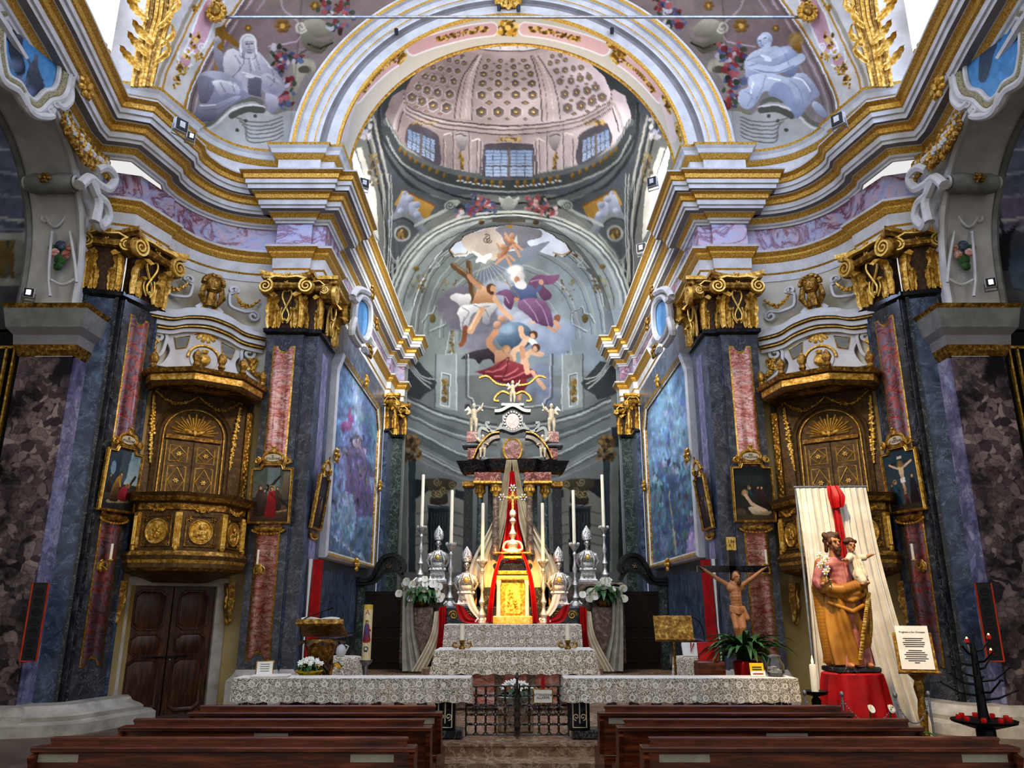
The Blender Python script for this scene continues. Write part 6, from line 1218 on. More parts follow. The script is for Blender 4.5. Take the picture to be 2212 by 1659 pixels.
    for e in (-1, 1):
        mb = M(); mb.ribbon([(e*.95+a*.0+x*.0, z) for a, x, z in ()] or [(e*.92, 2.35), (e*.94, 2.1), (e*.93, 1.85), (e*.95, 1.6)], [.16, .14, .12, .06], .22, 'gold_dark', None, (0, -.02, 0)); leaf_mesh(mb, 'gold', .5, .09, .2, RX(PI), (e*.93, -.22, 2.3)); mb.ell((e*.95, -.1, 1.62), (.06, .07, .1), 'gold', 8, 6); mb.build('bracket', t, s < 0, world=False)
    # stucco over the canopy
    t = wallroot('stucco_overdoor', 'white and gilt stucco crowning with a carved head, above the %s pulpit canopy' % n_, 'stucco', s); widen(t, .05)
    mb = M(); cs = bez([(-1.12, 7.72), (-.7, 7.74), (-.4, 7.86), (0, 7.93), (.4, 7.86), (.7, 7.74), (1.12, 7.72)], 6)
    for dz, d, w, m in ((0, .34, .10, 'white_plaster'), (-.07, .30, .03, 'gold'), (-.15, .24, .12, 'white_plaster'), (-.24, .2, .03, 'gold'), (-.31, .14, .1, 'white_plaster'), (.14, .16, .16, 'white_plaster')): mb.ribbon([(x*(1 if dz <= 0 else .9), z+dz) for x, z in cs], w, d, m)
    mb.build('cornice', t, s < 0, world=False)
    mb = M(); o = bez([(-.95, 6.7), (-.75, 6.75), (-.62, 7.05), (-.72, 7.3), (-.6, 7.5), (0, 7.62), (.6, 7.5), (.72, 7.3), (.62, 7.05), (.75, 6.75), (.95, 6.7)], 5); mb.poly([(x, -.06, z) for x, z in o], 'white_plaster', (0, .1, 0))
    for e in (-1, 1): mb.poly([(e*x, -.075, z) for x, z in ((.34, 7.2), (.52, 7.12), (.58, 7.36), (.3, 7.46))], 'grey_stucco', (0, .02, 0)); mb.tube([(e*x, -.08, z) for x, z in ((.34, 7.2), (.52, 7.12), (.58, 7.36), (.3, 7.46), (.34, 7.2))], .014, 'gold', 4)
    mb.tube([(.3*math.cos(a), -.09, 7.0+.3*math.sin(a)) for a in [PI*k/16*1.0 for k in range(17)]], .03, 'gold', 5); mb.poly([(.26*math.cos(a), -.09, 7.0+.26*math.sin(a)) for a in [2*PI*k/20 for k in range(20)]], 'white_plaster', (0, .02, 0)); mb.build('plaque', t, s < 0, world=False)
    mb = M(); mb.ell((0, -.13, 6.98), (.12, .06, .13), 'gold', 10, 8); mb.tube([(0, -.13, 6.9), (0, -.12, 6.8)], [.08, .01], 'gold', 8); mb.lathe([(.05, 7.12), (.07, 7.18), (.03, 7.18)], (0, -.13, 0), 'gold_bright', 8); mb.build('heart', t, s < 0, world=False)
    mb = M()
    for k in range(5): leaf_mesh(mb, 'gold', .28, .07, .3, RY((k-2)*.5) @ RX(PI), (0, -.1, 7.62))
    mb.build('acanthus_leaf', t, s < 0, world=False)
    for e in (-1, 1):
        mb = M(); mb.ribbon([(e*a, z) for a, z in spiral(.86, 7.32, .15, .03, 1.4, PI, -1)[::-1]]+[(e*a, z) for a, z in bez([(.72, 7.2), (.78, 6.95), (.98, 6.78), (1.12, 6.7)], 6)], .07, .10, 'white_plaster'); sc_ = mb.build('scroll', t, s < 0, world=False)
        mb = M(); swag_mesh(mb, 'gold', [(e*(.86+.28*k/10), -.10, 7.2-.5*k/10+.05*math.sin(k)) for k in range(11)], .05, 3); leaf_mesh(mb, 'gold', .3, .08, .3, RY(e*.4), (e*.9, -.06, 6.95)); mb.build('garland', sc_, s < 0, world=False)
        mb = M(); mb.ribbon([(e*a, z) for a, z in spiral(.44, 8.72, .1, .03, 1.2, 0, 1)[::-1]]+[(e*a, z) for a, z in bez([(.36, 8.62), (.38, 8.4), (.46, 8.32), (.7, 8.28)], 5)]+[(e*a, z) for a, z in spiral(.88, 8.22, .12, .03, 1.3, PI/2, -1)], .06, .08, 'white_plaster'); mb.build('scroll', t, s < 0, world=False)
        mb = M(); swag_mesh(mb, 'gold', [(e*(.46+.5*k/9), -.08, 8.62-.22*math.sin(k*.35)) for k in range(10)], .045, 3); mb.build('garland', t, s < 0, world=False)
    mb = M(); mb.ell((0, -.16, 8.68), (.16, .15, .22), 'gold_dark', 12, 10); mb.ell((0, -.3, 8.65), (.03, .05, .05), 'gold', 6, 5)
    for k in range(26): a = PI*(.02+.96*k/25); mb.ell((.19*math.cos(a), -.14-.06*RNG.rand(), 8.7+.2*math.sin(a)), .055, 'gold_dark', 6, 4)
    for e in (-1, 1): mb.ell((e*.06, -.29, 8.72), (.03, .02, .018), 'gold', 6, 4); mb.tube([(e*.17, -.14, 8.65), (e*.2, -.16, 8.4), (e*.13, -.12, 8.25)], [.05, .07, .04], 'gold_dark', 6)
    mb.ell((0, -.28, 8.55), (.05, .02, .018), 'gold', 6, 4); mb.tube([(0, -.14, 8.52), (0, -.1, 8.2)], [.09, .14], 'gold_dark', 8); mb.build('carved_head', t, s < 0, world=False)
    mb = M()
    for k in range(-2, 3): mb.ribbon([(k*.05, 8.3), (k*.12, 8.12)], [.06, .12], .09, 'white_plaster' if k % 2 == 0 else 'gold')
    mb.build('shell_collar', t, s < 0, world=False)

# ---------------------------------------------------------------- framed stations on the pilasters
def fig(c, x, y, h, rb, sk='#c89a74', hr='#3a2a1e', lean=0, halo=False, rb2=None):
    w = h*.17; c.cpoly([(x-w*.55+lean*h*.55, y-h*.82), (x+w*.55+lean*h*.55, y-h*.82), (x+w*.95, y-h*.4), (x+w*1.15, y), (x-w*1.15, y), (x-w*.9, y-h*.4)], rb, 1, rb2 or '#2a1c18', (.5, 1))
    for k in (-.4, .1, .55): c.line([(x+k*w+lean*h*.4, y-h*.6), (x+k*w*1.5, y-h*.05)], h*.012, '#1c1412', .5)
    if halo: c.ell(x+lean*h*.7, y-h*.93, h*.105, h*.105, '#d8b860', .8)
    c.ell(x+lean*h*.7, y-h*.92, h*.075, h*.085, hr); c.ell(x+lean*h*.7+h*.01, y-h*.905, h*.05, h*.06, sk); c.line([(x+lean*h*.5, y-h*.75), (x+w*1.2, y-h*.5)], h*.07, rb2 or rb)
STA = {}
def station_art(k):
    c = Cv(0, 0, 100, 130, '#3a3a30', 2.2)
    if k == 'II':
        c.poly([(0, 0), (100, 0), (100, 60), (0, 70)], '#4c5a50', 1, '#6a6450'); c.poly([(38, 0), (70, 0), (70, 70), (38, 70)], '#6f7f7c'); c.poly([(80, 5), (100, 5), (100, 75), (80, 75)], '#857a62', 1, '#5a4c3a'); c.poly([(0, 95), (100, 88), (100, 130), (0, 130)], '#6a5238', 1, '#3a2a1c'); c.line([(35, 108), (95, 100)], 5, '#9a7c54', .6)
        c.line([(72, 18), (30, 62)], 6, '#33241a'); c.line([(40, 40), (98, 95)], 6, '#2c1f16'); fig(c, 22, 112, 72, '#4a3a30'); fig(c, 34, 108, 60, '#5c4636'); fig(c, 66, 100, 58, '#5a4030'); fig(c, 52, 116, 74, '#a82424', halo=True, rb2='#701414')
    elif k == 'III':
        c.poly([(0, 0), (60, 0), (60, 130), (0, 130)], '#3c4a54', 1, '#2c3438'); c.poly([(58, 0), (100, 0), (100, 70), (58, 70)], '#7b97a4', 1, '#9fb0b0'); c.poly([(40, 0), (68, 0), (62, 60), (40, 80)], '#4a5860'); c.ell(20, 38, 8, 16, '#7c94a4'); c.poly([(0, 95), (100, 90), (100, 130), (0, 130)], '#4a4a46', 1, '#2a2c2c'); c.line([(20, 112), (80, 106)], 8, '#8c8468', .7)
        c.line([(90, 50), (60, 100)], 6, '#30281e'); fig(c, 36, 108, 64, '#b08a3c', lean=.25); fig(c, 16, 92, 40, '#4a4640'); c.cpoly([(44, 100), (52, 80), (66, 74), (74, 86), (78, 104), (60, 108)], '#a03440', 1, '#601c24'); c.ell(72, 72, 7, 7, '#d0b060', .7); c.ell(71, 73, 5, 6, '#8c5c40'); c.line([(66, 84), (70, 104)], 5, '#a03440'); c.ell(90, 100, 10, 14, '#384038')
    elif k == 'XII':
        c.poly([(0, 0), (100, 0), (100, 130), (0, 130)], '#2e4450', 1, '#4c5250'); c.line([(50, 6), (52, 104)], 5, '#3a2c20'); c.line([(16, 24), (88, 22)], 4, '#3a2c20'); c.poly([(42, 8), (58, 8), (58, 14), (42, 14)], '#c8c4b0')
        c.line([(18, 24), (48, 36), (84, 22)], 5, '#d6bc9c', 1, 5); c.cpoly([(43, 34), (57, 34), (56, 52), (54, 62), (56, 84), (52, 100), (48, 84), (46, 62), (44, 50)], '#dcc2a0', 1, '#a8886a'); c.poly([(43, 58), (58, 56), (58, 66), (44, 68)], '#e8e4da'); c.ell(50, 28, 5, 6, '#6a4830'); c.ell(50, 27, 10, 10, '#d8b860', .4); fig(c, 26, 116, 56, '#2c5a6c', halo=True, rb2='#1c3848'); fig(c, 78, 116, 66, '#2c2a38'); fig(c, 14, 112, 46, '#3a3c40'); fig(c, 54, 122, 34, '#6c3a2c'); c.poly([(0, 118), (100, 112), (100, 130), (0, 130)], '#3c3428', .9)
    elif k == 'XIII':
        c.poly([(0, 0), (100, 0), (100, 130), (0, 130)], '#141c1c', 1, '#3a3220'); c.ell(40, 30, 46, 14, '#2c3834', .7, .6); c.line([(48, 4), (49, 60)], 2.5, '#2a2018'); fig(c, 72, 96, 52, '#4a2a20'); fig(c, 62, 92, 48, '#33262a'); fig(c, 40, 92, 46, '#28454e', halo=True); c.ell(28, 62, 9, 9, '#c8a040', .6); c.ell(27, 62, 6, 7, '#b8906c')
        c.line([(30, 68), (42, 86), (62, 98), (80, 106)], 9, '#d2b894', 1, 6); c.cpoly([(34, 98), (50, 96), (70, 106), (92, 106), (88, 114), (60, 118), (42, 112)], '#d8ccae', 1, '#8a7a5c'); c.ell(14, 108, 14, 8, '#5a4a34'); c.poly([(0, 114), (100, 116), (100, 130), (0, 130)], '#4a3c26', .9)
    else:
        c.poly([(0, 0), (100, 0), (100, 130), (0, 130)], '#2a2e38', 1, '#1a181c'); fig(c, 40, 112, 66, '#5a2c34' if k == 'I' else '#38343c'); fig(c, 66, 108, 60, '#8a8478'); fig(c, 20, 108, 52, '#3c3a48'); c.ell(55, 30, 30, 16, '#4a4c58', .6, .5)
    c.warp(1.2, 9); c.daub(500, 3.2, 1.1, .07, PI/2, 1.2); return c.mottle(.16, 12, 4)
def station(loc, n, k, text, label, w=.88, h=1.16, tilt=0, under=None):
    t = thing('station_painting', label, 'painting', loc, face(n), 'stations of the cross'); R = RX(tilt)
    o = [(-w/2, -h/2), (w/2, -h/2), (w/2, h/2), (w*.30, h/2), (w*.26, h/2+.09), (-w*.26, h/2+.09), (-w*.30, h/2), (-w/2, h/2)]
    mb = M(); rs = []
    for q, y in ((1.0, 0), (1.0, -.05), (.97, -.075), (.93, -.06), (.9, -.075), (.87, -.04)): rs.append([(x-math.copysign(w/2*(1-q), x), y, z-math.copysign(h/2*(1-q)*w/h, z)) for x, z in o])
    for a, b_, m in ((0, 1, 'gold_dark'), (1, 2, 'gold'), (2, 3, 'gold_dark'), (3, 4, 'gold_bright'), (4, 5, 'gold_dark')): mb.rings([rs[a], rs[b_]], m, True, False)
    fr = xf(mb, R).build('frame', t, world=False)
    c = station_art(k); X, Z = np.meshgrid(np.linspace(-w*.45, w*.45, 110), np.linspace(h/2, -h/2+.05, 140)); V = np.stack([X, np.full_like(X, -.035), Z], -1)
    V2 = V @ np.array(R).T; painted_grid('picture', V2, c, np.stack([(X/w/.9+.5)*100, (.5-Z/h/.94)*130], -1), 'canvas', t, world=False)
    mb = M(); cr = [(.0, .3), (.12, .27), (.2, .22), (.26, .12), (.4, .08), (.46, .0), (.4, -.02), (.25, .02), (.2, -.02)]; pts = cr+[(-x, z) for x, z in cr[::-1]]; zb = h/2+.11
    mb.poly([(x*w, -.04, zb+z*w) for x, z in pts], 'gold_dark', (0, .03, 0)); mb.poly([(.2*w*math.cos(a), -.05, zb+.11*w+.09*w*math.sin(a)) for a in [2*PI*i/20 for i in range(20)]], 'cream_cloth', (0, .015, 0))
    for i in range(17): a = -.3+(PI+.6)*i/16; mb.ell((.235*w*math.cos(a), -.05, zb+.11*w+.145*w*math.sin(a)), (.035, .03, .035), 'gold', 6, 4)
    for e in (-1, 1): mb.tube([(e*(.36*w+a), -.06, zb+.03+b2) for a, b2 in spiral(0, 0, .07, .02, 1.4, PI/2, 1)], .025, 'gold', 5)
    leaf_mesh(mb, 'gold', .12, .06, .3, None, (0, -.05, zb+.25*w)); cr_ = xf(mb, R).build('crest', t, world=False)
    if text: letters(text+'\nSTAZIONE', .062, R @ Vector((0, -.056, zb+.115*w)), cr_, 'ink', R)
    mb = M(); zb = -h/2-.1; mb.bevbox((0, -.03, zb), (w*.66, .04, .11), 'gold_dark', .02)
    for i in range(15): mb.ell((w*.36*math.cos(PI+PI*i/14), -.04, zb-.02+.08*math.sin(PI+PI*i/14)), (.03, .03, .025), 'gold', 6, 4)
    pl = xf(mb, R).build('caption_plate', t, world=False)
    if under: letters(under, .036, R @ Vector((0, -.056, zb+.005)), pl, 'gold_bright', R)
for s, k, n, loc, tx, un, lab, sc_ in (
    (1, 'II', (0, -1), (-4.99, 15.93, 4.19), 'II.', 'GESU CARICATO DELLA CROCE', 'framed painting of a red-robed man carrying a cross, on pilaster right of left pulpit', 1),
    (1, 'III', (.95, -.316), (-7.38, 14.4, 4.25), 'III.', None, 'framed painting with a stooping figure over a fallen red-robed man, left of left pulpit', 1),
    (1, 'I', (1, 0), (-4.2, 16.75, 4.15), None, None, 'framed painting seen edge-on beside the large blue canvas on the left chancel wall', 1),
    (-1, 'XIII', (0, -1), (4.99, 15.93, 4.22), 'XIII.', 'GESU DEPOSTO DALLA CROCE', 'framed dark painting of a pale body laid on a shroud, left of the right pulpit', 1),
    (-1, 'XII', (-.95, -.316), (7.38, 14.4, 4.25), 'XII.', None, 'framed painting of a crucifixion with two mourners, right of the right pulpit', 1),
    (-1, 'XIV', (-1, 0), (4.2, 16.75, 4.15), None, None, 'framed painting seen edge-on beside the large blue canvas on the right chancel wall', 1)):
    station(loc, n, k, tx, lab, under=un, tilt=.12 if abs(n[0]) == 1 else .04)
# ---------------------------------------------------------------- large canvases on the chancel walls
def mural(s):
    q = np.array
    c = Cv(680, 720, 825, 1260, '#31507e', 2); c.poly([(680, 720), (825, 720), (825, 1260), (680, 1260)], '#6890b8', 1, '#3c4c64')
    r = np.random.RandomState(3 if s > 0 else 8)
    if s > 0:
        for x, y, w, h, a in ((745, 900, 22, 120, '#7fa2d0'), (775, 930, 14, 150, '#a6bede'), (725, 860, 10, 130, '#5a86bc'), (790, 960, 12, 110, '#20305a'), (760, 980, 30, 60, '#8a86c4'), (710, 1000, 10, 140, '#5c5a94')): c.ell(x, y, w, h, a, .75, .7)
        c.cpoly([(735, 915), (750, 905), (755, 880), (762, 905), (752, 930), (740, 935)], '#b0407c', 1, '#8a3a78')
        for i in range(12): x = 705+i*8; fig(c, x, 1080+r.rand()*50, 90+r.rand()*60, ['#7e9cc8', '#5a4a7e', '#b6c6e0', '#4a3058', '#6c84b6', '#8a86b8'][i % 6], '#a89ab4', '#3a3450', 0, False, ['#3a4a78', '#2e2450', '#6c84b4'][i % 3])
        fig(c, 770, 1110, 170, '#6a4a74', '#b89aa8', '#2e2a40', 0, False, '#46305c'); c.cpoly([(728, 1080), (745, 1060), (765, 1080), (768, 1150), (740, 1180), (728, 1150)], '#9fb6cc', 1, '#5a7a94')
        for i in range(9): c.line([(722+i*6, 1160+i*4), (756+i*5, 1190+i*4)], 2, '#c2d6e6', .7)
    else:
        for x, y, w, h, a in ((760, 860, 40, 120, '#8cb8d8'), (740, 980, 34, 110, '#9cc2dc'), (780, 1000, 26, 140, '#7aa6d0'), (710, 1100, 20, 90, '#6888b4')): c.ell(x, y, w, h, a, .75, .8)
        for i, (x, y, h) in enumerate(((776, 1120, 130), (752, 1150, 150), (795, 1130, 110), (728, 1130, 140), (716, 1190, 90), (705, 1200, 110))): fig(c, x, y, h, ['#4c6a96', '#31486e', '#5c8a8e', '#5e96a6', '#8a5a98', '#a690bc'][i], '#a8b2c4', '#32405c', 0, False, '#27385a')
        for x, y in ((762, 900), (770, 940), (735, 860), (750, 830)): c.ell(x, y, 5, 26, '#5a78ae', .8, .5)
        c.line([(765, 1060), (752, 1200)], 3, '#a89a6c'); c.cpoly([(708, 1160), (722, 1150), (728, 1190), (712, 1215), (700, 1200)], '#a888b8')
    c.poly([(680, 720), (825, 720), (825, 1260), (680, 1260)], '#9aaebc', .34); c.warp(5, 22); c.daub(2600, 9, 2.4, .12, PI/2, .35, 3 if s > 0 else 5); c.mottle(.25, 16, 6); X0 = -4.30
    prj = lambda D, z: (X0, D, z)
    o = [(17.75, 3.05), (24.1, 3.05), (24.1, 7.5), (23.6, 8.1), (18.3, 8.1), (17.75, 7.5)]
    t = thing('large_painting', 'huge canvas of %s, on the %s chancel wall' % (('blue and violet robed figures' if s > 0 else 'pale turquoise sky over figures'), SIDE[s]), 'painting', (s*X0, 20.9, 3.0))
    mb = M(); cc = (20.92, 5.57); rs = []
    for k, x in ((1.0, -4.43), (1.0, -4.22), (.975, -4.17), (.95, -4.2), (.945, -4.24), (.93, -4.24), (.925, -4.30)): rs.append([(x, cc[0]+(d-cc[0])*(1-(1-k)*.75), cc[1]+(z-cc[1])*k) for d, z in o])
    for a, m in zip(range(6), ('white_plaster', 'white_plaster', 'gold', 'white_plaster', 'white_plaster', 'gold_dark')): mb.rings([rs[a], rs[a+1]], m, True, False)
    mb.build('frame', t, s < 0)
    mb = M()
    for d, z in ((20.9, 8.12), (23.95, 5.6), (17.85, 5.4), (20.9, 3.05)): mb = M(); flower_mesh(mb, 'gold', (-4.15, d, z), .2, 6, None, RZ(PI/2)); mb.build('gilt_clasp', t, s < 0)
    Dg, T = np.meshgrid(np.linspace(17.9, 23.95, 150), np.linspace(0, 1, 220)); top = np.interp(Dg, [17.9, 18.4, 23.5, 23.95], [7.55, 7.95, 7.95, 7.55]); Z = 3.2+(top-3.2)*(1-T)
    V = np.stack([np.full_like(Dg, -4.29), Dg, Z], -1); pq = np.stack(proj(V[..., 0], Dg, Z), -1); V = V*np.array([s, 1, 1]); painted_grid('canvas', V, c, pq, 'canvas', t)
mural(1); mural(-1)
# ---------------------------------------------------------------- cartouches and garlands on the nave side walls, chapel altar frames
for s in (1, -1):
    n_ = SIDE[s]; XW = -7.62
    t = thing('wall_cartouche', 'white stucco cartouche painted with %s on blue, above the %s arch' % (('a dark group' if s > 0 else 'a mitred figure'), n_), 'cartouche', (s*XW, 10.8, 10.6)); mir = s < 0
    def q(x, y, dx=0): p = PX(x, y, XW); return (p.x+dx, p.y, p.z)
    c = Cv(-20, 20, 135, 230, '#4e88b4', 2); c.poly([(-20, 20), (135, 20), (135, 230), (-20, 230)], '#447cae', 1, '#6a9cc4'); 
    if s > 0:
        c.cpoly([(15, 60), (35, 50), (50, 75), (48, 110), (55, 150), (40, 170), (24, 130), (14, 90)], '#4a4e58', 1, '#2e3440'); c.cpoly([(60, 150), (78, 125), (84, 150), (96, 190), (70, 215), (56, 190)], '#5c6470', 1, '#333a48'); c.line([(30, 60), (45, 48), (55, 70), (80, 72)], 7, '#4a5464', 1, 5); c.line([(62, 130), (70, 150)], 5, '#5c6470'); c.ell(78, 124, 5, 7, '#6a6e78'); c.ell(44, 76, 7, 7, '#5a5a60'); c.cloud([(30, 140), (40, 170), (60, 200)], 22, '#6c7a94', .6, None, 3)
    else:
        c.cpoly([(62, 75), (78, 70), (92, 90), (98, 170), (80, 172), (66, 120), (58, 96)], '#3c4a60', 1, '#55606e'); c.ell(86, 66, 8, 10, '#3a4456'); c.poly([(84, 62), (98, 50), (96, 66)], '#4a5468'); c.line([(64, 92), (50, 84)], 6, '#3c4a60'); c.line([(86, 70), (60, 48), (54, 38), (60, 34), (66, 40)], 2.5, '#2e3a50', 1, 4); c.poly([(-20, 150), (60, 215), (90, 200), (20, 120)], '#6a9ac8', .5)
    c.mottle(.12, 10, 9)
    ol = bez([(2, 40), (40, 34), (55, 48), (85, 42), (112, 55), (120, 85), (112, 115), (124, 135), (122, 170), (112, 192), (92, 198), (72, 216), (55, 205), (40, 180), (14, 160), (4, 110)], 5)
    ctr = (64, 122); V = np.array([[q(ctr[0]+(x-ctr[0])*k, ctr[1]+(y-ctr[1])*k) for x, y in ol+[ol[0]]] for k in np.linspace(0, 1, 40)])
    pq = np.array([[(ctr[0]+(x-ctr[0])*k, ctr[1]+(y-ctr[1])*k) for x, y in ol+[ol[0]]] for k in np.linspace(0, 1, 40)]); V = V*np.array([s, 1, 1]); painted_grid('painted_field', V, c, pq, 'fresco', t)
    mb = M(); mb.tube([q(x, y, .02) for x, y in ol+[ol[0]]], .045, 'white_plaster', 8); mb.tube([q(ctr[0]+(x-ctr[0])*1.17, ctr[1]+(y-ctr[1])*1.15, .0) for x, y in ol+[ol[0]]], .09, 'speckle_stucco', 8); mb.tube([q(ctr[0]+(x-ctr[0])*1.34, ctr[1]+(y-ctr[1])*1.27, .02) for x, y in ol+[ol[0]]], .08, 'white_plaster', 8); mb.build('frame', t, mir)
    for cv_ in ([(140, 85), (158, 90), (180, 115), (182, 140), (165, 148), (160, 138)], [(182, 140), (160, 150), (148, 180), (146, 215), (128, 232), (112, 222)], [(45, 200), (55, 235), (75, 250), (105, 250), (100, 235)], [(140, 85), (150, 60), (175, 50), (165, 35)], [(60, 0), (80, 15), (110, 15), (125, 0)]):
        mb = M(); mb.tube([q(x, y, .04) for x, y in bez(cv_, 6)], .07, 'white_plaster', 8); sp_ = cv_[-1]; mb.tube([q(sp_[0]+a, sp_[1]+b, .05) for a, b in spiral(0, 0, 9, 2, 1.3, 0)], .05, 'white_plaster', 6); mb.build('scroll', t, mir)
    for x, y in ((200, 115), (160, 190), (140, 20), (130, 35)):
        mb = M(); p = q(x, y, .18); flower_mesh(mb, 'gold', p, .22, 7, None, RZ(PI/2)); mb.build('gilt_flower', t, mir)
    t = thing('stucco_garland', 'gilded stucco garland of flowers hanging down the white %s nave spandrel' % n_, 'garland', (s*-7.95, 12.3, 9.0)); mb = M(); XG = -7.98
    def q2(x, y, d=0): p = PX(x, y, XG); return (p.x+d, p.y, p.z)
    for i, (x, y) in enumerate(bez([(128, 240), (140, 275), (160, 305), (182, 335), (215, 355), (232, 385)], 9)):
        p = q2(x+10*(RNG.rand()-.5), y, .06); flower_mesh(mb, 'gold_dark' if i % 3 else 'gold', p, .12+.14*math.sin(PI*i/46), 5, 'white_plaster' if i % 2 else 'gold', RZ(PI/2))
    mb.build('flowers', t, mir); mb = M()
    for cv_ in ([(195, 368), (215, 362), (235, 385), (222, 408), (200, 400), (180, 385), (160, 400)], [(180, 385), (195, 420), (215, 440), (222, 470), (205, 490), (196, 470)], [(190, 400), (200, 440), (192, 480)]): mb.tube([q2(x, y, .1) for x, y in bez(cv_, 6)], .10, 'white_plaster', 8)
    mb.build('scroll', t, mir)
    # stucco bracket and painted relief on the arch soffit
    t = thing('soffit_bracket', 'grey painted scroll bracket on the soffit of the %s chapel arch' % n_, 'bracket', (s*-8.75, 13.0, 9.4)); mb = M()
    c0 = P(62, 398, 12.7); c1 = P(160, 396, 12.7); mb.tube([c0, c0.lerp(c1, .2), c0.lerp(c1, .5), c0.lerp(c1, .8), c1], [.16, .2, .17, .2, .16], 'grey_stucco', 14)
    for e, c_ in ((-1, c0), (1, c1)): mb.tube([(c_.x+e*.04, c_.y+a, c_.z+b) for a, b in spiral(0, 0, .15, .03, 1.5, 0)], .03, 'white_plaster', 5)
    flower_mesh(mb, 'gold_dark', c0.lerp(c1, .5)+Vector((0, -.2, 0)), .12, 6); mb.build('roll', t, mir); mb = M()
    for cv_ in ([(92, 430), (100, 470), (118, 490), (140, 470), (150, 430)], [(110, 440), (120, 455), (135, 440)], [(100, 480), (90, 475), (92, 465)], [(108, 640), (105, 590), (112, 500)], [(165, 610), (160, 560), (150, 500)], [(110, 605), (135, 615), (162, 603)]): mb.tube([tuple(P(x, y, 13.2)) for x, y in bez(cv_, 6)], .03, 'white_plaster', 6)
    for x, y, r in ((130, 530, 14), (118, 545, 12), (142, 550, 12), (130, 560, 16), (112, 535, 10), (150, 535, 10), (125, 575, 12)): mb.ell(P(x, y, 13.25), (r*.0075, .05, r*.0075), ['blue_marble', 'red_marble', 'leaf_green'][int(r+x) % 3], 8, 6)
    mb.build('flower_relief', t, mir)
    t = thing('chapel_altarpiece', 'dark altarpiece in a thin gold frame at the %s edge inside the side chapel' % n_, 'painting', (s*-9.9, 13.5, 2.2)); mb = M()
    for x in (-9.2, -9.35): mb.box((x, 13.5, 4.4), (.035, .06, 4.4), 'gold')
    for z in (2.2, 6.6): mb.box((-10.2, 13.5, z), (2.0, .06, .05), 'gold')
    mb.build('frame', t, mir); mb = M(); mb.box((-10.3, 13.53, 4.4), (1.9, .02, 4.3), 'black_plastic')
    if s < 0: mb.ell((-9.62, 13.5, 5.6), (.16, .05, .22), 'skin_pale', 10, 8); mb.ell((-9.64, 13.49, 5.68), (.2, .05, .24), 'hair_brown', 10, 8); mb.ell((-9.8, 13.5, 4.9), (.4, .05, .55), 'red_marble', 10, 8)
    mb.build('canvas', t, mir)
    # palm-shaped gilt rib rising beside the lunette
    t = thing('gilded_palm', 'tall gilded stucco palm rib rising from the attic corner at the upper %s' % n_, 'stucco', (s*-7.75, 13.3, 12.4)); mb = M()
    def pk(x, y, D=13.2): return tuple(P(x, y, D))
    for x0, x1 in ((286, 318), (294, 328), (302, 338), (310, 348), (318, 358), (326, 368)): mb.tube([pk(x0, 188), pk((x0+x1)/2-4, 110), pk(x1-2, 40), pk(x1+6, -20)], [.04, .055, .045, .04], 'gold' if x0 % 3 else 'gold_dark', 6)
    mb.build('ribs', t, mir)
    for x, y, e in ((318, 45, -1), (345, 60, 1), (330, 95, -1), (362, 35, 1), (350, 100, 1), (320, 120, -1), (340, 135, 1), (300, 8, -1), (375, 5, 1), (304, 150, -1)):
        mb = M(); leaf_mesh(mb, 'gold', .42, .085, .9, RY(e*.8), P(x, y, 13.1)); mb.build('leaf', t, mir)
    t = thing('wall_cartouche', 'blue painted oval in white gilt stucco on the chancel entablature, %s side' % n_, 'cartouche', (s*-3.95, 20.6, 9.9)); mb = M(); XC = -3.85
    def q3(x, y, d=0): p = PX(x, y, XC); return (p.x+d, p.y, p.z)
    ol = bez([(763, 655), (775, 640), (792, 655), (795, 690), (790, 725), (778, 735), (766, 715), (760, 685), (763, 655)], 5); mb.poly([q3(x, y) for x, y in ol[:-1]], 'daylight' if 0 else 'sky_blue') if 'sky_blue' in MATS else None
    if 'sky_blue' not in MATS: plain('sky_blue', '#4a82b0', '#74a4cc', 2, .7); mb.poly([q3(x, y) for x, y in ol[:-1]], 'sky_blue')
    mb.build('painted_field', t, mir); mb = M(); mb.tube([q3(x, y, .05) for x, y in ol], .09, 'white_plaster', 7)
    for cv_ in ([(760, 650), (752, 640), (765, 625), (785, 632), (795, 640)], [(790, 735), (800, 750), (790, 765), (778, 755)], [(757, 690), (750, 720), (765, 745)]): mb.tube([q3(x, y, .1) for x, y in bez(cv_, 6)], .09, 'white_plaster', 7)
    mb.build('frame', t, mir)
    for x, y in ((790, 632), (785, 760), (800, 700)): mb = M(); flower_mesh(mb, 'gold_dark', q3(x, y, .15), .2, 6, None, RZ(PI/2)); mb.build('gilt_flower', t, mir)
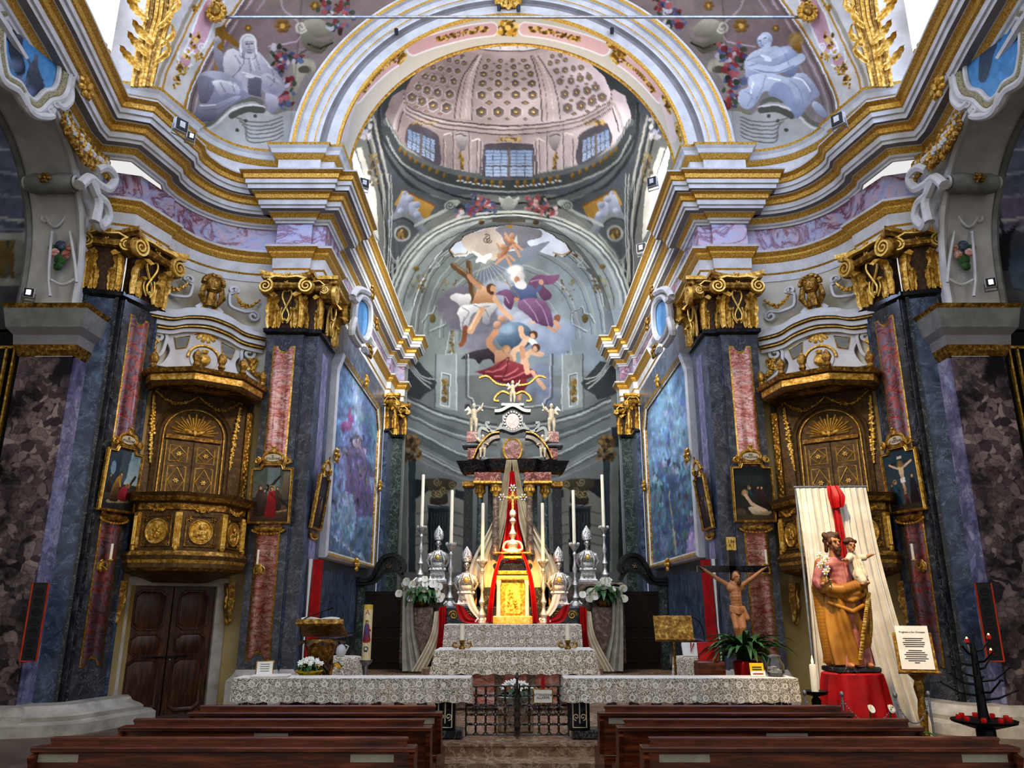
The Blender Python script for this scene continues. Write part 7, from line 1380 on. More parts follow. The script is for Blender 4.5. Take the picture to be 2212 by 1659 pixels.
# ---------------------------------------------------------------- tie rod, rosettes, lamps
rod_y = 15.2; rz_ = EYE+ray(1106, 37)[1]*rod_y
mb = M(); mb.tube([(-7.0, rod_y, rz_), (7.0, rod_y, rz_)], .035, 'steel', 8); tag(mb.build('tie_rod'), 'long grey iron tie rod stretched across the top in front of the great arch', 'tie rod')
for s in (1, -1):
    t = thing('lion_rosette', 'gilded lion-mask rosette holding the %s end of the tie rod' % SIDE[s], 'rosette', (s*-7.0, 15.1, rz_)); mb = M(); flower_mesh(mb, 'gold', (0, 0, 0), .26, 9); mb.ell((0, -.08, .02), (.13, .12, .16), 'gold_dark', 10, 8)
    for k in range(12): a = 2*PI*k/12; mb.ell((.2*math.cos(a), -.06, .24*math.sin(a)), .06, 'gold', 6, 4)
    mb.build('mask', t, world=False)
def flood(x, y, D, aim, label, lit=False, sz=.26):
    p = P(x, y, D); t = thing('floodlight', label, 'floodlight', p, face(aim), 'white floodlights'); mb = M(); mb.bevbox((0, .05, 0), (sz, .1, sz*1.0), 'white_plaster', .01); mb.build('housing', t, world=False)
    mb = M(); mb.box((0, -.012, 0), (sz*.86, .02, sz*.86), 'black_plastic'); mb.build('bezel', t, world=False); mb = M(); mb.box((0, -.028, 0), (sz*.4, .012, sz*.5), 'lit_glass' if lit else 'white_plaster'); mb.build('lens', t, world=False)
    mb = M(); mb.tube([(-sz*.55, .05, 0), (-sz*.55, .1, -sz*.75), (sz*.55, .1, -sz*.75), (sz*.55, .05, 0)], .015, 'steel', 5); mb.build('bracket', t, world=False)
flood(393, 270, 12.9, (.75, -.6), 'square white floodlight on the left cornice beside the seated veiled woman')
flood(1808, 258, 12.9, (-.75, -.6), 'square white floodlight on the right cornice below the woman with the chalice')
flood(413, 294, 13.2, (.6, -.7), 'small lit white spotlight just below the left cornice floodlight', True, .16)
flood(787, 395, 16.15, (.5, -.8), 'white floodlight on the left chancel cornice, upper one of two', False, .24)
flood(1408, 392, 16.15, (-.5, -.8), 'white floodlight on the right chancel cornice, upper one of two', False, .24)
flood(805, 527, 19.3, (.5, -.8), 'white floodlight farther along the left chancel cornice', True, .28)
flood(1385, 535, 19.5, (-.5, -.8), 'white floodlight farther along the right chancel cornice', False, .28)
flood(62, 632, 13.15, (.4, -.9), 'small white floodlight standing on the left chapel impost', True, .18)
flood(2140, 610, 13.15, (-.4, -.9), 'small white floodlight standing on the right chapel impost', True, .18)
for x, y, lab in ((856, 68, 'tiny dark spotlight on the arch face, left of the crown'), (1322, 66, 'tiny dark spotlight on the arch face, right of the crown'), (1078, 16, 'tiny dark spotlight left of the gilded keystone'), (1120, 18, 'tiny dark spotlight right of the gilded keystone')):
    p = P(x, y, 15.85); t = thing('spotlight', lab, 'spotlight', p); mb = M(); mb.lathe([(.045, -.08), (.05, .06), (.02, .08)], (0, 0, 0), 'black_plastic', 8, RX(.5)); mb.build('housing', t, world=False); mb = M(); mb.tube([(0, 0, .05), (0, .1, .08)], .012, 'black_plastic', 5); mb.build('arm', t, world=False)
t = thing('keystone_ornament', 'gilded stucco leaf ornament hanging at the crown of the great arch', 'ornament', P(1098, 0, 15.8)); mb = M()
for k in range(5): leaf_mesh(mb, 'gold', .4, .1, .3, RY((k-2)*.5) @ RX(PI), (0, 0, .2))
mb.build('leaves', t, world=False)
for s in (1, -1):   # loudspeakers and candle brackets
    t = thing('column_loudspeaker', 'slim black loudspeaker with an orange frame on the %s marble pier' % SIDE[s], 'loudspeaker', (s*-7.84, 13.2, 1.75), face((s*.55, -.83))); mb = M(); mb.bevbox((0, 0, 0), (.25, .14, 1.24), 'black_plastic', .01); mb.build('cabinet', t, s < 0, world=False)
    mb = M(); mb.tube([(x, -.075, z) for x, z in ((-.115, -.61), (-.115, .61), (.115, .61), (.115, -.61), (-.115, -.61))], .016, 'orange_paint', 5); mb.build('frame', t, s < 0, world=False)
    mb = M()
    for k in range(7): mb.lathe([(.07, 0), (.06, .005), (.02, -.005)], (0, -.075, -.48+.16*k), 'fabric_black', 14, RX(PI/2))
    mb.build('speaker_cone', t, s < 0, world=False)
    for loc, n, wh in (((s*-5.1, 15.96, 2.75), (0, -1), 'inner'), ((s*-7.44, 14.3, 2.75), (s*.95, -.316), 'outer')):
        t = thing('candle_sconce', 'gilt wall sconce with one white candle on the %s pilaster of the %s pulpit' % (wh, SIDE[s]), 'sconce', loc, face(n), 'candle sconces'); mb = M(); mb.ell((0, 0, -.05), (.06, .02, .12), 'gold', 10, 8); mb.tube([(0, -.02, -.05), (0, -.1, -.1), (0, -.17, -.05), (0, -.18, .03)], .014, 'gold', 6)
        for e in (-1, 1): mb.tube([(e*a, -.02, b) for a, b in bez([(0, -.1), (.09, -.12), (.1, -.02), (.04, .02)], 5)], .014, 'gold', 5)
        mb.build('arm', t, world=False); mb = M(); mb.lathe([(.02, .02), (.05, .04), (.055, .06), (.02, .06)], (0, -.18, 0), 'gold_bright', 10); mb.build('cup', t, world=False); mb = M(); mb.lathe([(.024, .05), (.024, .33), (.006, .34)], (0, -.18, 0), 'wax', 10); mb.build('candle', t, world=False)
# ---------------------------------------------------------------- carved figures: limbs and masses fused into one skin
def fuse(name, prims, mat, parent, voxel=.012, smooth=5, mir=False, loc=None):
    """prims: ('t', points, radii) limb chains and ('e', centre, radii[, turn]) masses, merged into one continuous surface"""
    mb = M(); mt = MATS[mat] if isinstance(mat, str) else mat
    for p in prims:
        if p[0] == 't':
            pts = [Vector(q) for q in p[1]]; rr = p[2] if isinstance(p[2], (list, tuple)) else [p[2]]*len(pts)
            for (a, b, ra, rb) in zip(pts[:-1], pts[1:], rr[:-1], rr[1:]):
                n = max(2, int((b-a).length/max(min(ra, rb)*.45, .006)))
                for i in range(n+1): t = i/n; mb.ell(a.lerp(b, t), ra+(rb-ra)*t, mt, 8, 7)
        else: mb.ell(p[1], p[2], mt, 14, 11, p[3] if len(p) > 3 else None)
    o = mb.build('tmp', None, mir, None, False)
    r = o.modifiers.new('r', 'REMESH'); r.mode = 'VOXEL'; r.voxel_size = voxel
    if smooth: s_ = o.modifiers.new('s', 'SMOOTH'); s_.iterations = smooth; s_.factor = .5
    dg = bpy.context.evaluated_depsgraph_get(); me = bpy.data.meshes.new_from_object(o.evaluated_get(dg)); old = o.data; bpy.data.objects.remove(o); bpy.data.meshes.remove(old)
    me.materials.clear(); me.materials.append(mt); me.polygons.foreach_set('use_smooth', [True]*len(me.polygons)); me.name = name
    ob = bpy.data.objects.new(name, me); C.objects.link(ob)
    if parent is not None: ob.parent = parent
    return ob
def hand(c, d, s=1, up=(0, 0, 1)):
    """palm, four bent fingers and a thumb leaving its side"""
    c = Vector(c); d = Vector(d).normalized(); u = Vector(up); w = d.cross(u).normalized(); n = w.cross(d); out = [('e', c+d*.03*s, (.026*s, .026*s, .026*s)), ('t', [c, c+d*.05*s], .022*s)]
    for k, L in ((-1.5, .052), (-.5, .062), (.5, .058), (1.5, .045)):
        b = c+d*.055*s+w*k*.014*s; out.append(('t', [b, b+d*L*.6*s, b+d*L*s-n*.016*s], [.0085*s, .008*s, .007*s]))
    out.append(('t', [c+d*.015*s-w*.022*s, c+d*.035*s-w*.045*s-n*.008*s, c+d*.055*s-w*.048*s-n*.018*s], [.011*s, .0095*s, .008*s])); return out
def head_prims(c, s=1, tilt=0):
    """skull, face with brow, nose, lips, chin and ears, looking along -y"""
    R = RZ(tilt); q = lambda x, y, z: Vector(c)+R @ Vector((x*s, y*s, z*s))
    return [('e', q(0, .012, .03), (.077*s, .092*s, .10*s)), ('e', q(0, -.03, -.035), (.058*s, .062*s, .075*s)), ('t', [q(0, -.085, .025), q(0, -.112, -.018)], [.012*s, .017*s]), ('t', [q(-.04, -.08, .035), q(.04, -.08, .035)], .014*s), ('t', [q(-.018, -.088, -.05), q(.018, -.088, -.05)], .011*s), ('e', q(0, -.08, -.085), (.026*s, .022*s, .022*s)), ('e', q(-.08, .01, 0), (.012*s, .02*s, .03*s)), ('e', q(.08, .01, 0), (.012*s, .02*s, .03*s)), ('t', [q(0, .02, -.06), q(0, .025, -.17)], [.05*s, .052*s])]
def eyes(par, c, s=1, tilt=0, mat='ink', mir=False):
    R = RZ(tilt)
    for e in (-1, 1):
        mb = M(); mb.ell(Vector(c)+R @ Vector((e*.032*s, -.086*s, .008*s)), (.013*s, .006*s, .007*s), mat, 8, 6); mb.build('eye', par, mir, None, False)
def folds(n, r0, r1, z0, z1, a0, a1, fr, sy=1.0, w=0, cx=0):
    return [('t', [(cx+r0*math.sin(a)+w*math.sin(a*7), -r0*sy*math.cos(a), z0), (cx+(r0+r1)/2*math.sin(a+.05), -(r0+r1)/2*sy*math.cos(a+.05), (z0+z1)/2), (cx+r1*math.sin(a+.1), -r1*sy*math.cos(a+.1), z1)], [fr*.6, fr, fr*1.25]) for a in [a0+(a1-a0)*i/(n-1) for i in range(n)]]
plain('mantle_gold', '#8a5a18', '#b98230', 2.5, .42); plain('tunic_rose', '#8e4a48', '#b87a70', 8, .5); plain('mantle_lining', '#5c6a4c', '#7c8866', 8, .5)
def skirt(name, m, par, cx, r0, r1, zt, hem, amp, k, sh, n=110, rows=26, yk=.85):
    """folded cloth falling from height zt to an uneven hem"""
    mb = M(); rs = []
    for j in range(rows+1):
        t = j/rows; ring = []
        for i in range(n):
            a = 2*PI*i/n; q = a+sh*t; w = math.sin(k*q+.8*math.sin(2*a)); w = w*abs(w)**.3; f = amp*(.35+.65*t)*(w+.45*math.sin((k*2-1)*q+1.3))
            r = r0+(r1-r0)*t**.8+f; ring.append((cx+r*math.sin(a), -r*yk*math.cos(a), zt+(hem(a)-zt)*t))
        rs.append(ring)
    mb.rings(rs, m, True, False); return mb.build(name, par, world=False, sharp=None)
# the standing statue with a child on its arm
SX, SY, SZ = 4.46, 10.75, 1.17
t = thing('statue', 'life-size painted statue of a bearded man in an ochre mantle holding a small child', 'statue', (SX, SY, SZ), .12); t.scale = (.95, .95, .97)
mb = M(); mb.bevbox((0, 0, .035), (.62, .46, .07), 'dark_marble', .015); mb.build('base', t, world=False)
hd = (-.09, -.06, 1.70)
fuse('body', head_prims(hd, 1.05, .2)+hand((-.34, -.2, 1.16), (.35, -.5, .3))+hand((.26, -.2, 1.26), (-.7, -.5, .1))+[('t', [(-.36, -.02, 1.14), (-.35, -.16, 1.14)], [.035, .03]), ('e', (-.12, -.2, .09), (.045, .1, .04)), ('e', (.16, -.2, .09), (.045, .1, .04)), ('t', [(-.07, -.03, 1.56), (-.03, 0, 1.4), (0, 0, .85)], [.05, .09, .1])]+[('t', [(0, 0, .85), (q*.1+.01, 0, .45), (q*.14+.02, -.1, .1)], [.08, .06, .035]) for q in (-1, 1)]+[('t', [(-.05, 0, 1.4), (-.27, 0, 1.4), (-.36, -.02, 1.16)], [.06, .05, .04]), ('t', [(-.05, 0, 1.4), (.18, 0, 1.4), (.3, -.02, 1.22), (.26, -.19, 1.26)], [.06, .05, .04, .03])], 'skin_wood', t, .009, 3)
eyes(t, hd, 1.05, .2)
fuse('hair', [('e', (hd[0]-.0, hd[1]+.04, hd[2]+.07), (.105, .11, .10))]+[('e', (hd[0]+.1*math.sin(a), hd[1]+.03-.075*math.cos(a), hd[2]+.07+.05*math.sin(3*a)), (.038, .035, .045)) for a in [2*PI*i/11 for i in range(11)]]+[('t', [(hd[0]+e*.085, hd[1]+.02, hd[2]+.05), (hd[0]+e*.09, hd[1]+.04, hd[2]-.1)], [.04, .03]) for e in (-1, 1)], 'hair_brown', t, .011, 2)
fuse('beard', [('e', (hd[0]+.018, hd[1]-.075, hd[2]-.1), (.055, .035, .055)), ('e', (hd[0]+.02, hd[1]-.085, hd[2]-.15), (.035, .03, .045))]+[('t', [(hd[0]+e*.05+.01, hd[1]-.06, hd[2]-.03), (hd[0]+.02+e*.03, hd[1]-.09, hd[2]-.09)], [.018, .024]) for e in (-1, 1)], 'hair_brown', t, .010, 2)
fuse('tunic', [('t', [(.0, 0, .75), (.02, 0, .9), (-.02, 0, 1.2), (-.05, 0, 1.42)], [.22, .19, .17, .15]), ('e', (-.05, 0, 1.40), (.25, .13, .11)), ('t', [(-.27, 0, 1.4), (-.36, 0, 1.18), (-.36, -.06, 1.12)], [.085, .08, .06]), ('t', [(.18, 0, 1.4), (.3, -.02, 1.22), (.26, -.14, 1.2)], [.085, .08, .065])]+folds(6, .14, .185, 1.42, 1.0, -.8, .8, .016), 'tunic_rose', t, .012, 2)
fuse('mantle', [('t', [(-.04, .02, .9), (-.04, .02, 1.05)], [.17, .18]), ('t', [(-.3, -.05, 1.08), (-.1, -.2, 1.06), (.12, -.2, 1.12), (.28, -.1, 1.18)], [.07, .085, .085, .08]), ('t', [(.3, -.02, 1.16), (.31, .02, .8), (.27, .04, .38)], [.08, .09, .06]), ('t', [(-.24, .08, 1.42), (-.3, .1, 1.1), (-.28, .08, .6), (-.26, .06, .15)], [.09, .10, .1, .09]), ('t', [(.16, .06, 1.44), (.3, .08, 1.2)], [.08, .08])]+[('t', [(.26, -.14, 1.05), (.2, -.2, .7), (.08, -.22, .36)], [.04, .045, .03]), ('t', [(-.26, -.1, 1.0), (0, -.24, .92), (.2, -.2, 1.0)], [.03, .035, .03]), ('t', [(-.27, -.1, .9), (-.02, -.26, .78), (.16, -.22, .86)], [.03, .035, .03]), ('t', [(-.3, -.04, 1.2), (-.1, -.17, 1.0), (.1, -.2, 1.02)], [.06, .08, .07])], 'mantle_gold', t, .012, 3)
skirt('mantle_skirt', 'mantle_gold', t, -.03, .215, .285, 1.06, lambda a: .10+.52*max(0, math.sin((a-.05)*.9))**1.5 if 0 < a < 3.4 else .10, .055, 6, -.8)
skirt('tunic_skirt', 'tunic_rose', t, .04, .17, .255, 1.0, lambda a: .075, .038, 8, .3)
mb = M()
for pts in ([(.27, -.22, 1.02), (.14, -.28, .72), (-.02, -.3, .18)], [(.33, -.1, .95), (.3, -.12, .6), (.24, -.1, .3)]):
    mb = M(); mb.tube(bez(pts, 14), .026, 'gold_dark', 6)
    for a in bez(pts, 14): mb.ell(a, (.034, .03, .018), 'gold_bright', 6, 4)
    mb.build('embroidered_border', t, world=False)
mb = M(); mb.tube([(-.30, -.28, 1.1), (-.36, -.22, 1.35), (-.36, -.2, 1.5)], .008, 'leaf_green', 5)
for k in range(6): flower_mesh(mb, 'petal_white', (-.36+.06*math.sin(k*2), -.22-.03*math.cos(k*2), 1.30+.045*k), .05, 6, 'yellow_paper')
mb.build('lily_stem', t, world=False)
ch = (.13, -.14, 1.66)
cf = fuse('child_figure', head_prims(ch, .78, -.15)+hand((.36, -.22, 1.53), (.8, -.3, .25), .7)+hand((-.07, -.28, 1.46), (-.7, -.5, .1), .7)+[('t', [(.2, -.12, 1.5), (.3, -.18, 1.5), (.36, -.22, 1.53)], [.038, .03, .022]), ('t', [(.08, -.16, 1.5), (0, -.24, 1.46), (-.07, -.28, 1.46)], [.038, .03, .022]), ('e', (.14, -.3, 1.14), (.03, .05, .025)), ('e', (.22, -.3, 1.16), (.03, .05, .025))], 'skin_wood', t, .008, 3)
eyes(cf, ch, .78, -.15)
fuse('hair', [('e', (ch[0], ch[1]+.03, ch[2]+.055), (.078, .08, .07))]+[('e', (ch[0]+.075*math.sin(a), ch[1]+.02-.055*math.cos(a), ch[2]+.06), .03) for a in [2*PI*i/9 for i in range(9)]], 'hair_brown', cf, .009, 2)
fuse('gown', [('t', [(.14, -.12, 1.5), (.17, -.14, 1.32), (.18, -.2, 1.24)], [.085, .1, .1]), ('t', [(.16, -.2, 1.27), (.17, -.28, 1.18)], [.09, .06]), ('t', [(.19, -.12, 1.5), (.29, -.18, 1.5)], [.05, .045]), ('t', [(.09, -.16, 1.5), (.01, -.23, 1.47)], [.05, .045])]+[('t', [(.1+.04*k, -.2, 1.46), (.1+.05*k, -.26, 1.25)], [.012, .018]) for k in range(4)], 'cream_cloth', cf, .009, 3)
# red draped pedestal, curtain and ribbon
t = thing('draped_pedestal', 'round pedestal wrapped in pleated bright red cloth under the painted statue', 'pedestal', (SX, SY, 0)); mb = M(); k = 72
rs = [[((r*(1+f*math.sin(11*a)+f*.5*math.sin(23*a)))*math.cos(a)*1.0, (r*(1+f*math.sin(11*a)))*math.sin(a)*.85, z) for a in [2*PI*i/k for i in range(k)]] for r, f, z in ((.01, 0, 1.165), (.36, 0, 1.165), (.385, .015, 1.15), (.40, .05, 1.0), (.44, .085, .6), (.5, .1, .02))]
mb.rings(rs, 'red_cloth'); mb.build('red_cloth', t, world=False)
t = thing('curtain_backdrop', 'tall off-white pleated curtain hung behind the painted statue', 'curtain', (4.9, 11.7, 0)); mb = M()
cloth_strip(mb, [(4.33, 11.7, 3.72), (4.34, 11.65, 2.6), (4.3, 11.6, 1.4), (4.24, 11.55, .03)], [(5.42, 11.75, 3.74), (5.5, 11.75, 2.7), (5.66, 11.7, 1.5), (5.95, 11.65, .03)], 'white_cloth', 11, .05, 8, 110); mb.build('cloth', t); mb = M(); mb.tube([(4.3, 11.72, 3.74), (5.45, 11.78, 3.76)], .02, 'steel', 8); mb.tube([(4.36, 11.82, 0), (4.36, 11.8, 3.74)], .02, 'steel', 6); mb.tube([(5.4, 11.86, 0), (5.4, 11.84, 3.74)], .02, 'steel', 6); mb.build('frame', t)
t = thing('red_ribbon', 'red satin bow with a hanging tail at the top of the white curtain', 'ribbon', (4.86, 11.6, 3.7)); mb = M(); cloth_strip(mb, [(-.1, 0, .04), (-.13, -.06, -.12), (-.09, -.04, -.3)], [(.08, 0, .05), (.13, -.06, -.12), (.1, -.04, -.28)], 'red_cloth', 2, .03, 8, 14); mb.build('bow', t, world=False); mb = M(); cloth_strip(mb, [(-.06, 0, -.26), (-.05, 0, -.6), (-.04, .02, -1.1)], [(.06, 0, -.26), (.08, 0, -.6), (.1, .02, -1.1)], 'red_cloth', 2, .02, 8, 12); mb.build('tail', t, world=False)
t = thing('pillar_candle', 'tall lit cream candle in a dark dish stand left of the red pedestal', 'candle', (3.83, 10.4, 0)); mb = M(); mb.lathe([(.16, 0), (.15, .03), (.03, .06), (.025, .5), (.05, .7), (.06, .86), (.03, .9), (.14, .93), (.16, .97), (.02, .95)], (0, 0, 0), 'iron', 14); mb.build('stand', t, world=False); mb = M(); mb.lathe([(.045, .95), (.044, 1.27), (.036, 1.285), (.01, 1.27)], (0, 0, 0), 'wax', 14); mb.build('candle', t, world=False); mb = M(); mb.lathe([(.004, 1.28), (.016, 1.31), (.012, 1.34), (.001, 1.39)], (0, 0, 0), 'flame', 8); mb.build('flame', t, world=False)
t = thing('poster_lectern', 'gilt turned lectern carrying a white printed prayer sheet, right of the statue', 'lectern', (5.2, 10.5, 0), -.25); mb = M(); mb.lathe([(.2, 0), (.19, .04), (.08, .1), (.05, .2), (.07, .35), (.04, .5), (.06, .7), (.04, .85), (.07, 1.0), (.05, 1.08), (.12, 1.16)], (0, 0, 0), 'gold_dark', 14); mb.build('stem', t, world=False)
Rp = RX(-.22); mb = M(); mb.bevbox((0, 0, 0), (.46, .03, .5), 'gold_dark', .006); mb.bevbox((0, -.05, -.25), (.48, .1, .03), 'gold_dark', .006); xf(mb, Rp, (0, -.02, 1.42)).build('desk', t, world=False); mb = M(); mb.box((0, -.03, .06), (.39, .006, .54), 'white_paper'); pp_ = xf(mb, Rp, (0, -.02, 1.42)).build('sheet', t, world=False)
letters('Preghiera a San Giuseppe', .030, Rp @ Vector((0, -.036, .25))+Vector((0, -.02, 1.42)), pp_, 'ink', Rp, 'heading'); mb = M()
for i, w in enumerate((.24, .2, .26, .25, .22, .0, .16, .22, .27, .24, .28, .2, .06)):
    if w: mb.box((0, -.035, .17-.025*i), (w, .003, .009), 'ink')
xf(mb, Rp, (0, -.02, 1.42)).build('printed_lines', pp_, world=False)
# votive tree, barrier posts, callas
t = thing('votive_candelabrum', 'black iron tree-shaped votive stand with a few lit red glass lights', 'candelabrum', (5.28, 9.3, 0)); mb = M()
for k in range(3): a = 2*PI*k/3+.5; mb.tube([(0, 0, .45), (.22*math.cos(a), .22*math.sin(a), .2), (.28*math.cos(a), .28*math.sin(a), 0)], .025, 'iron', 6)
mb.lathe([(.1, .45), (.1, .68), (.33, .75), (.34, .775), (.06, .785), (.05, .9), (.035, 1.5), (.02, 1.6)], (0, 0, 0), 'iron', 16); mb.build('trunk', t, world=False); tips = []
for k in range(14):
    a = 2.4*k; z = .98+.04*k; L = .42-.018*k; mb = M(); tp = (L*math.cos(a), L*math.sin(a), z+.1+.03*(k % 3)); mb.tube([(0, 0, z), (L*.5*math.cos(a), L*.5*math.sin(a), z+.02), tp], [.016, .012, .009], 'iron', 5); mb.ell(tp, (.025, .025, .012), 'iron', 8, 5); mb.build('branch', t, world=False); tips.append(tp)
for k in (13, 11, 8): mb = M(); mb.lathe([(.022, 0), (.026, .03), (.022, .05)], tips[k], 'red_glass', 10); gl = mb.build('red_light', t, world=False); mb = M(); p = tips[k]; mb.ell((p[0], p[1], p[2]+.05), (.012, .012, .02), 'flame', 6, 5); mb.build('flame', gl, world=False)
for k in range(9): a = 2*PI*k/9; mb = M(); mb.lathe([(.024, .77), (.03, .80), (.026, .82)], (.25*math.cos(a), .25*math.sin(a), 0), 'red_glass', 10); mb.build('red_cup', t, world=False)
posts = []
for i, (x, y, d) in enumerate(((3.62, 10.2, 'nearest the candle dish'), (4.02, 10.05, 'in front of the candle'), (4.62, 9.95, 'in front of the red pedestal'), (5.1, 10.1, 'beside the gilt lectern'))):
    t = thing('barrier_post', 'thin chrome barrier post with a ball top, %s' % d, 'barrier post', (x, y, 0), 0, 'barrier posts by the statue'); mb = M(); mb.lathe([(.11, 0), (.11, .012), (.03, .03), (.012, .05), (.012, .93), (.02, .94), (.028, .965), (.02, .99), (.004, 1.0)], (0, 0, 0), 'steel', 12); mb.build('post', t, world=False); posts.append((x, y))
for i, d in ((0, 'left of the candle'), (1, 'in front of the red pedestal'), (2, 'between pedestal and lectern')):
    (xa, ya), (xb, yb) = posts[i], posts[i+1]; mb = M()
    for k in range(34):
        q = (k+.5)/34; p = Vector((xa+(xb-xa)*q, ya+(yb-ya)*q, .90-.26*4*q*(1-q))); mb.ell(p, (.013, .013, .008), 'steel', 6, 4, RX(k % 2*1.57))
    tag(mb.build('barrier_chain'), 'hanging chrome chain between barrier posts, %s' % d, 'chain')
for x, d in ((4.32, 'left'), (4.56, 'right')):
    t = thing('calla_flower', 'white calla flower with a green leaf at the foot of the pedestal, %s one' % d, 'flower', (x, 10.0, 0)); mb = M(); mb.tube([(0, .1, 0), (0, .05, .5), (0, 0, .78)], .01, 'leaf_green', 5); blade(mb, 'leaf_green', .6, .08, .8, .2, (.05, .1, .2)); mb.build('stem', t, world=False); mb = M(); spathe(mb, (0, -.01, .82), .055, .5, -.5); mb.build('blossom', t, world=False); mb = M(); mb.lathe([(.1, 0), (.13, .2), (.12, .22)], (0, .12, 0), 'dark_marble', 10); mb.build('pot', t, world=False)
# standing crucifix
t = thing('crucifix', 'dark wooden standing cross with a carved pale figure, behind the right lace cloth', 'crucifix', (3.74, 13.4, .3)); mb = M(); mb.bevbox((0, 0, 1.45), (.11, .05, 2.75), 'black_marble', .005); mb.bevbox((0, 0, 2.3), (1.2, .05, .11), 'black_marble', .005); mb.bevbox((0, .0, .06), (.5, .4, .12), 'wood_dark', .02); mb.build('cross', t, world=False)
mb = M(); mb.box((0, -.04, 2.72), (.16, .02, .22), 'gold_bright'); pl_ = mb.build('title_plate', t, world=False); letters('I N\nR I', .08, (0, -.053, 2.72), pl_)
H = (.02, -.12, 2.15); fuse('carved_figure', head_prims(H, .85, .3)+[('t', [(0, -.07, 2.04), (0, -.08, 1.85), (.01, -.08, 1.66)], [.1, .105, .095]), ('e', (0, -.09, 1.98), (.15, .08, .09))]+[('t', [(e*.13, -.07, 2.04), (e*.3, -.07, 2.15), (e*.5, -.06, 2.29)], [.045, .036, .026]) for e in (-1, 1)]+hand((-.51, -.07, 2.29), (-.7, -.2, .6), .75)+hand((.51, -.07, 2.29), (.7, -.2, .6), .75)+[('t', [(-.05, -.08, 1.62), (-.05, -.16, 1.36), (-.0, -.08, 1.1)], [.075, .055, .035]), ('t', [(.06, -.08, 1.62), (.06, -.17, 1.36), (.02, -.1, 1.1)], [.075, .055, .035]), ('t', [(.0, -.1, 1.08), (.0, -.16, .98)], [.035, .03]), ('t', [(.025, -.12, 1.08), (.02, -.18, .98)], [.033, .028])], 'skin_wood', t, .010, 3)
fuse('loincloth', [('e', (.01, -.09, 1.64), (.13, .1, .09)), ('t', [(.1, -.12, 1.66), (.15, -.12, 1.5)], [.04, .05])]+[('t', [(-.12, -.12+.0*k, 1.70-.03*k), (.0, -.19, 1.66-.03*k), (.12, -.12, 1.68-.03*k)], .014) for k in range(4)], 'skin_wood', t, .010, 2)
fuse('hair', [('e', (H[0]+.01, H[1]+.03, H[2]+.045), (.08, .08, .08)), ('t', [(H[0]-.06, H[1]+.01, H[2]+.02), (H[0]-.05, H[1]-.0, H[2]-.1)], [.03, .02]), ('e', (H[0]+.02, H[1]-.075, H[2]-.085), (.035, .025, .04))], 'hair_brown', t, .010, 2)
# silver reliquary busts
def bust(loc, sc, label, first=[]):
    if not first:
        t = thing('reliquary_bust', label, 'bust', loc, 0, 'silver reliquary busts'); mb = M(); rs = [[(x*k*1.0, y*k, z) for x, y in ((-.26, -.16), (.26, -.16), (.26, .16), (-.26, .16))] for k, z in ((1.1, 0), (1.1, .06), (.9, .1), (.8, .3), (1.0, .36), (.9, .42))]; mb.rings(rs, 'silver')
        for x in (-.12, 0, .12): flower_mesh(mb, 'silver', (x, -.15, .2), .07, 6)
        mb.build('base', t, world=False); hc = (0, -.04, 1.13)
        fuse('head', head_prims(hc, 1.05), 'silver', t, .012, 2); eyes(t, hc, 1.05)
        fuse('shoulders', [('e', (0, 0, .72), (.38, .19, .2)), ('e', (0, 0, .5), (.24, .16, .16)), ('e', (0, 0, .84), (.2, .14, .12))]+[('t', [(e*.1, -.16, .9), (e*.2, -.2, .65), (e*.17, -.17, .42)], [.03, .04, .03]) for e in (-1, 1)]+[('t', [(e*.26, -.1, .8), (e*.32, -.08, .6), (e*.25, -.08, .45)], [.05, .05, .03]) for e in (-1, 1)], 'silver', t, .016, 2)
        mb = M(); rs = []
        for z, w, d in ((1.24, .125, .13), (1.3, .15, .125), (1.40, .16, .105), (1.50, .135, .08), (1.60, .07, .045), (1.68, .01, .012)): rs.append([(w*math.cos(a), d*math.sin(a), z) for a in [2*PI*i/18 for i in range(18)]])
        mb.rings(rs, 'silver'); mb.tube([(0, -.13, 1.25), (0, -.125, 1.38), (0, -.05, 1.64)], .02, 'silver', 5)
        for k in range(22): z = 1.27+.3*RNG.rand(); x = (RNG.rand()-.5)*.22*(1.7-z)/.4; mb.ell((x, -.12+.09*max(0, z-1.38)/.3, z), (.02, .02, .025), 'silver', 5, 4)
        mb.build('mitre', t, world=False); mb = M(); mb.ell((0, -.19, .72), (.065, .03, .075), 'gold_bright', 12, 8)
        for k in range(10): a = 2*PI*k/10; mb.ell((.085*math.cos(a), -.185, .72+.095*math.sin(a)), .025, 'silver', 6, 4)
        mb.build('chest_medallion', t, world=False); first.append(t); sc *= .94; t.scale = (sc,)*3
    else: t = dup(first[0], loc, 0, label); t.scale = (sc*.94,)*3
for e in (-1, 1):
    bust((HX+e*2.12, 22.4, 2.64), 1.0, 'silver bust with a pointed mitre, outer upper one on the %s of the altar' % SIDE[-e]); bust((HX+e*1.28, 21.95, 1.99), 1.02, 'silver bust with a pointed mitre, inner lower one %s of the tabernacle' % SIDE[-e])
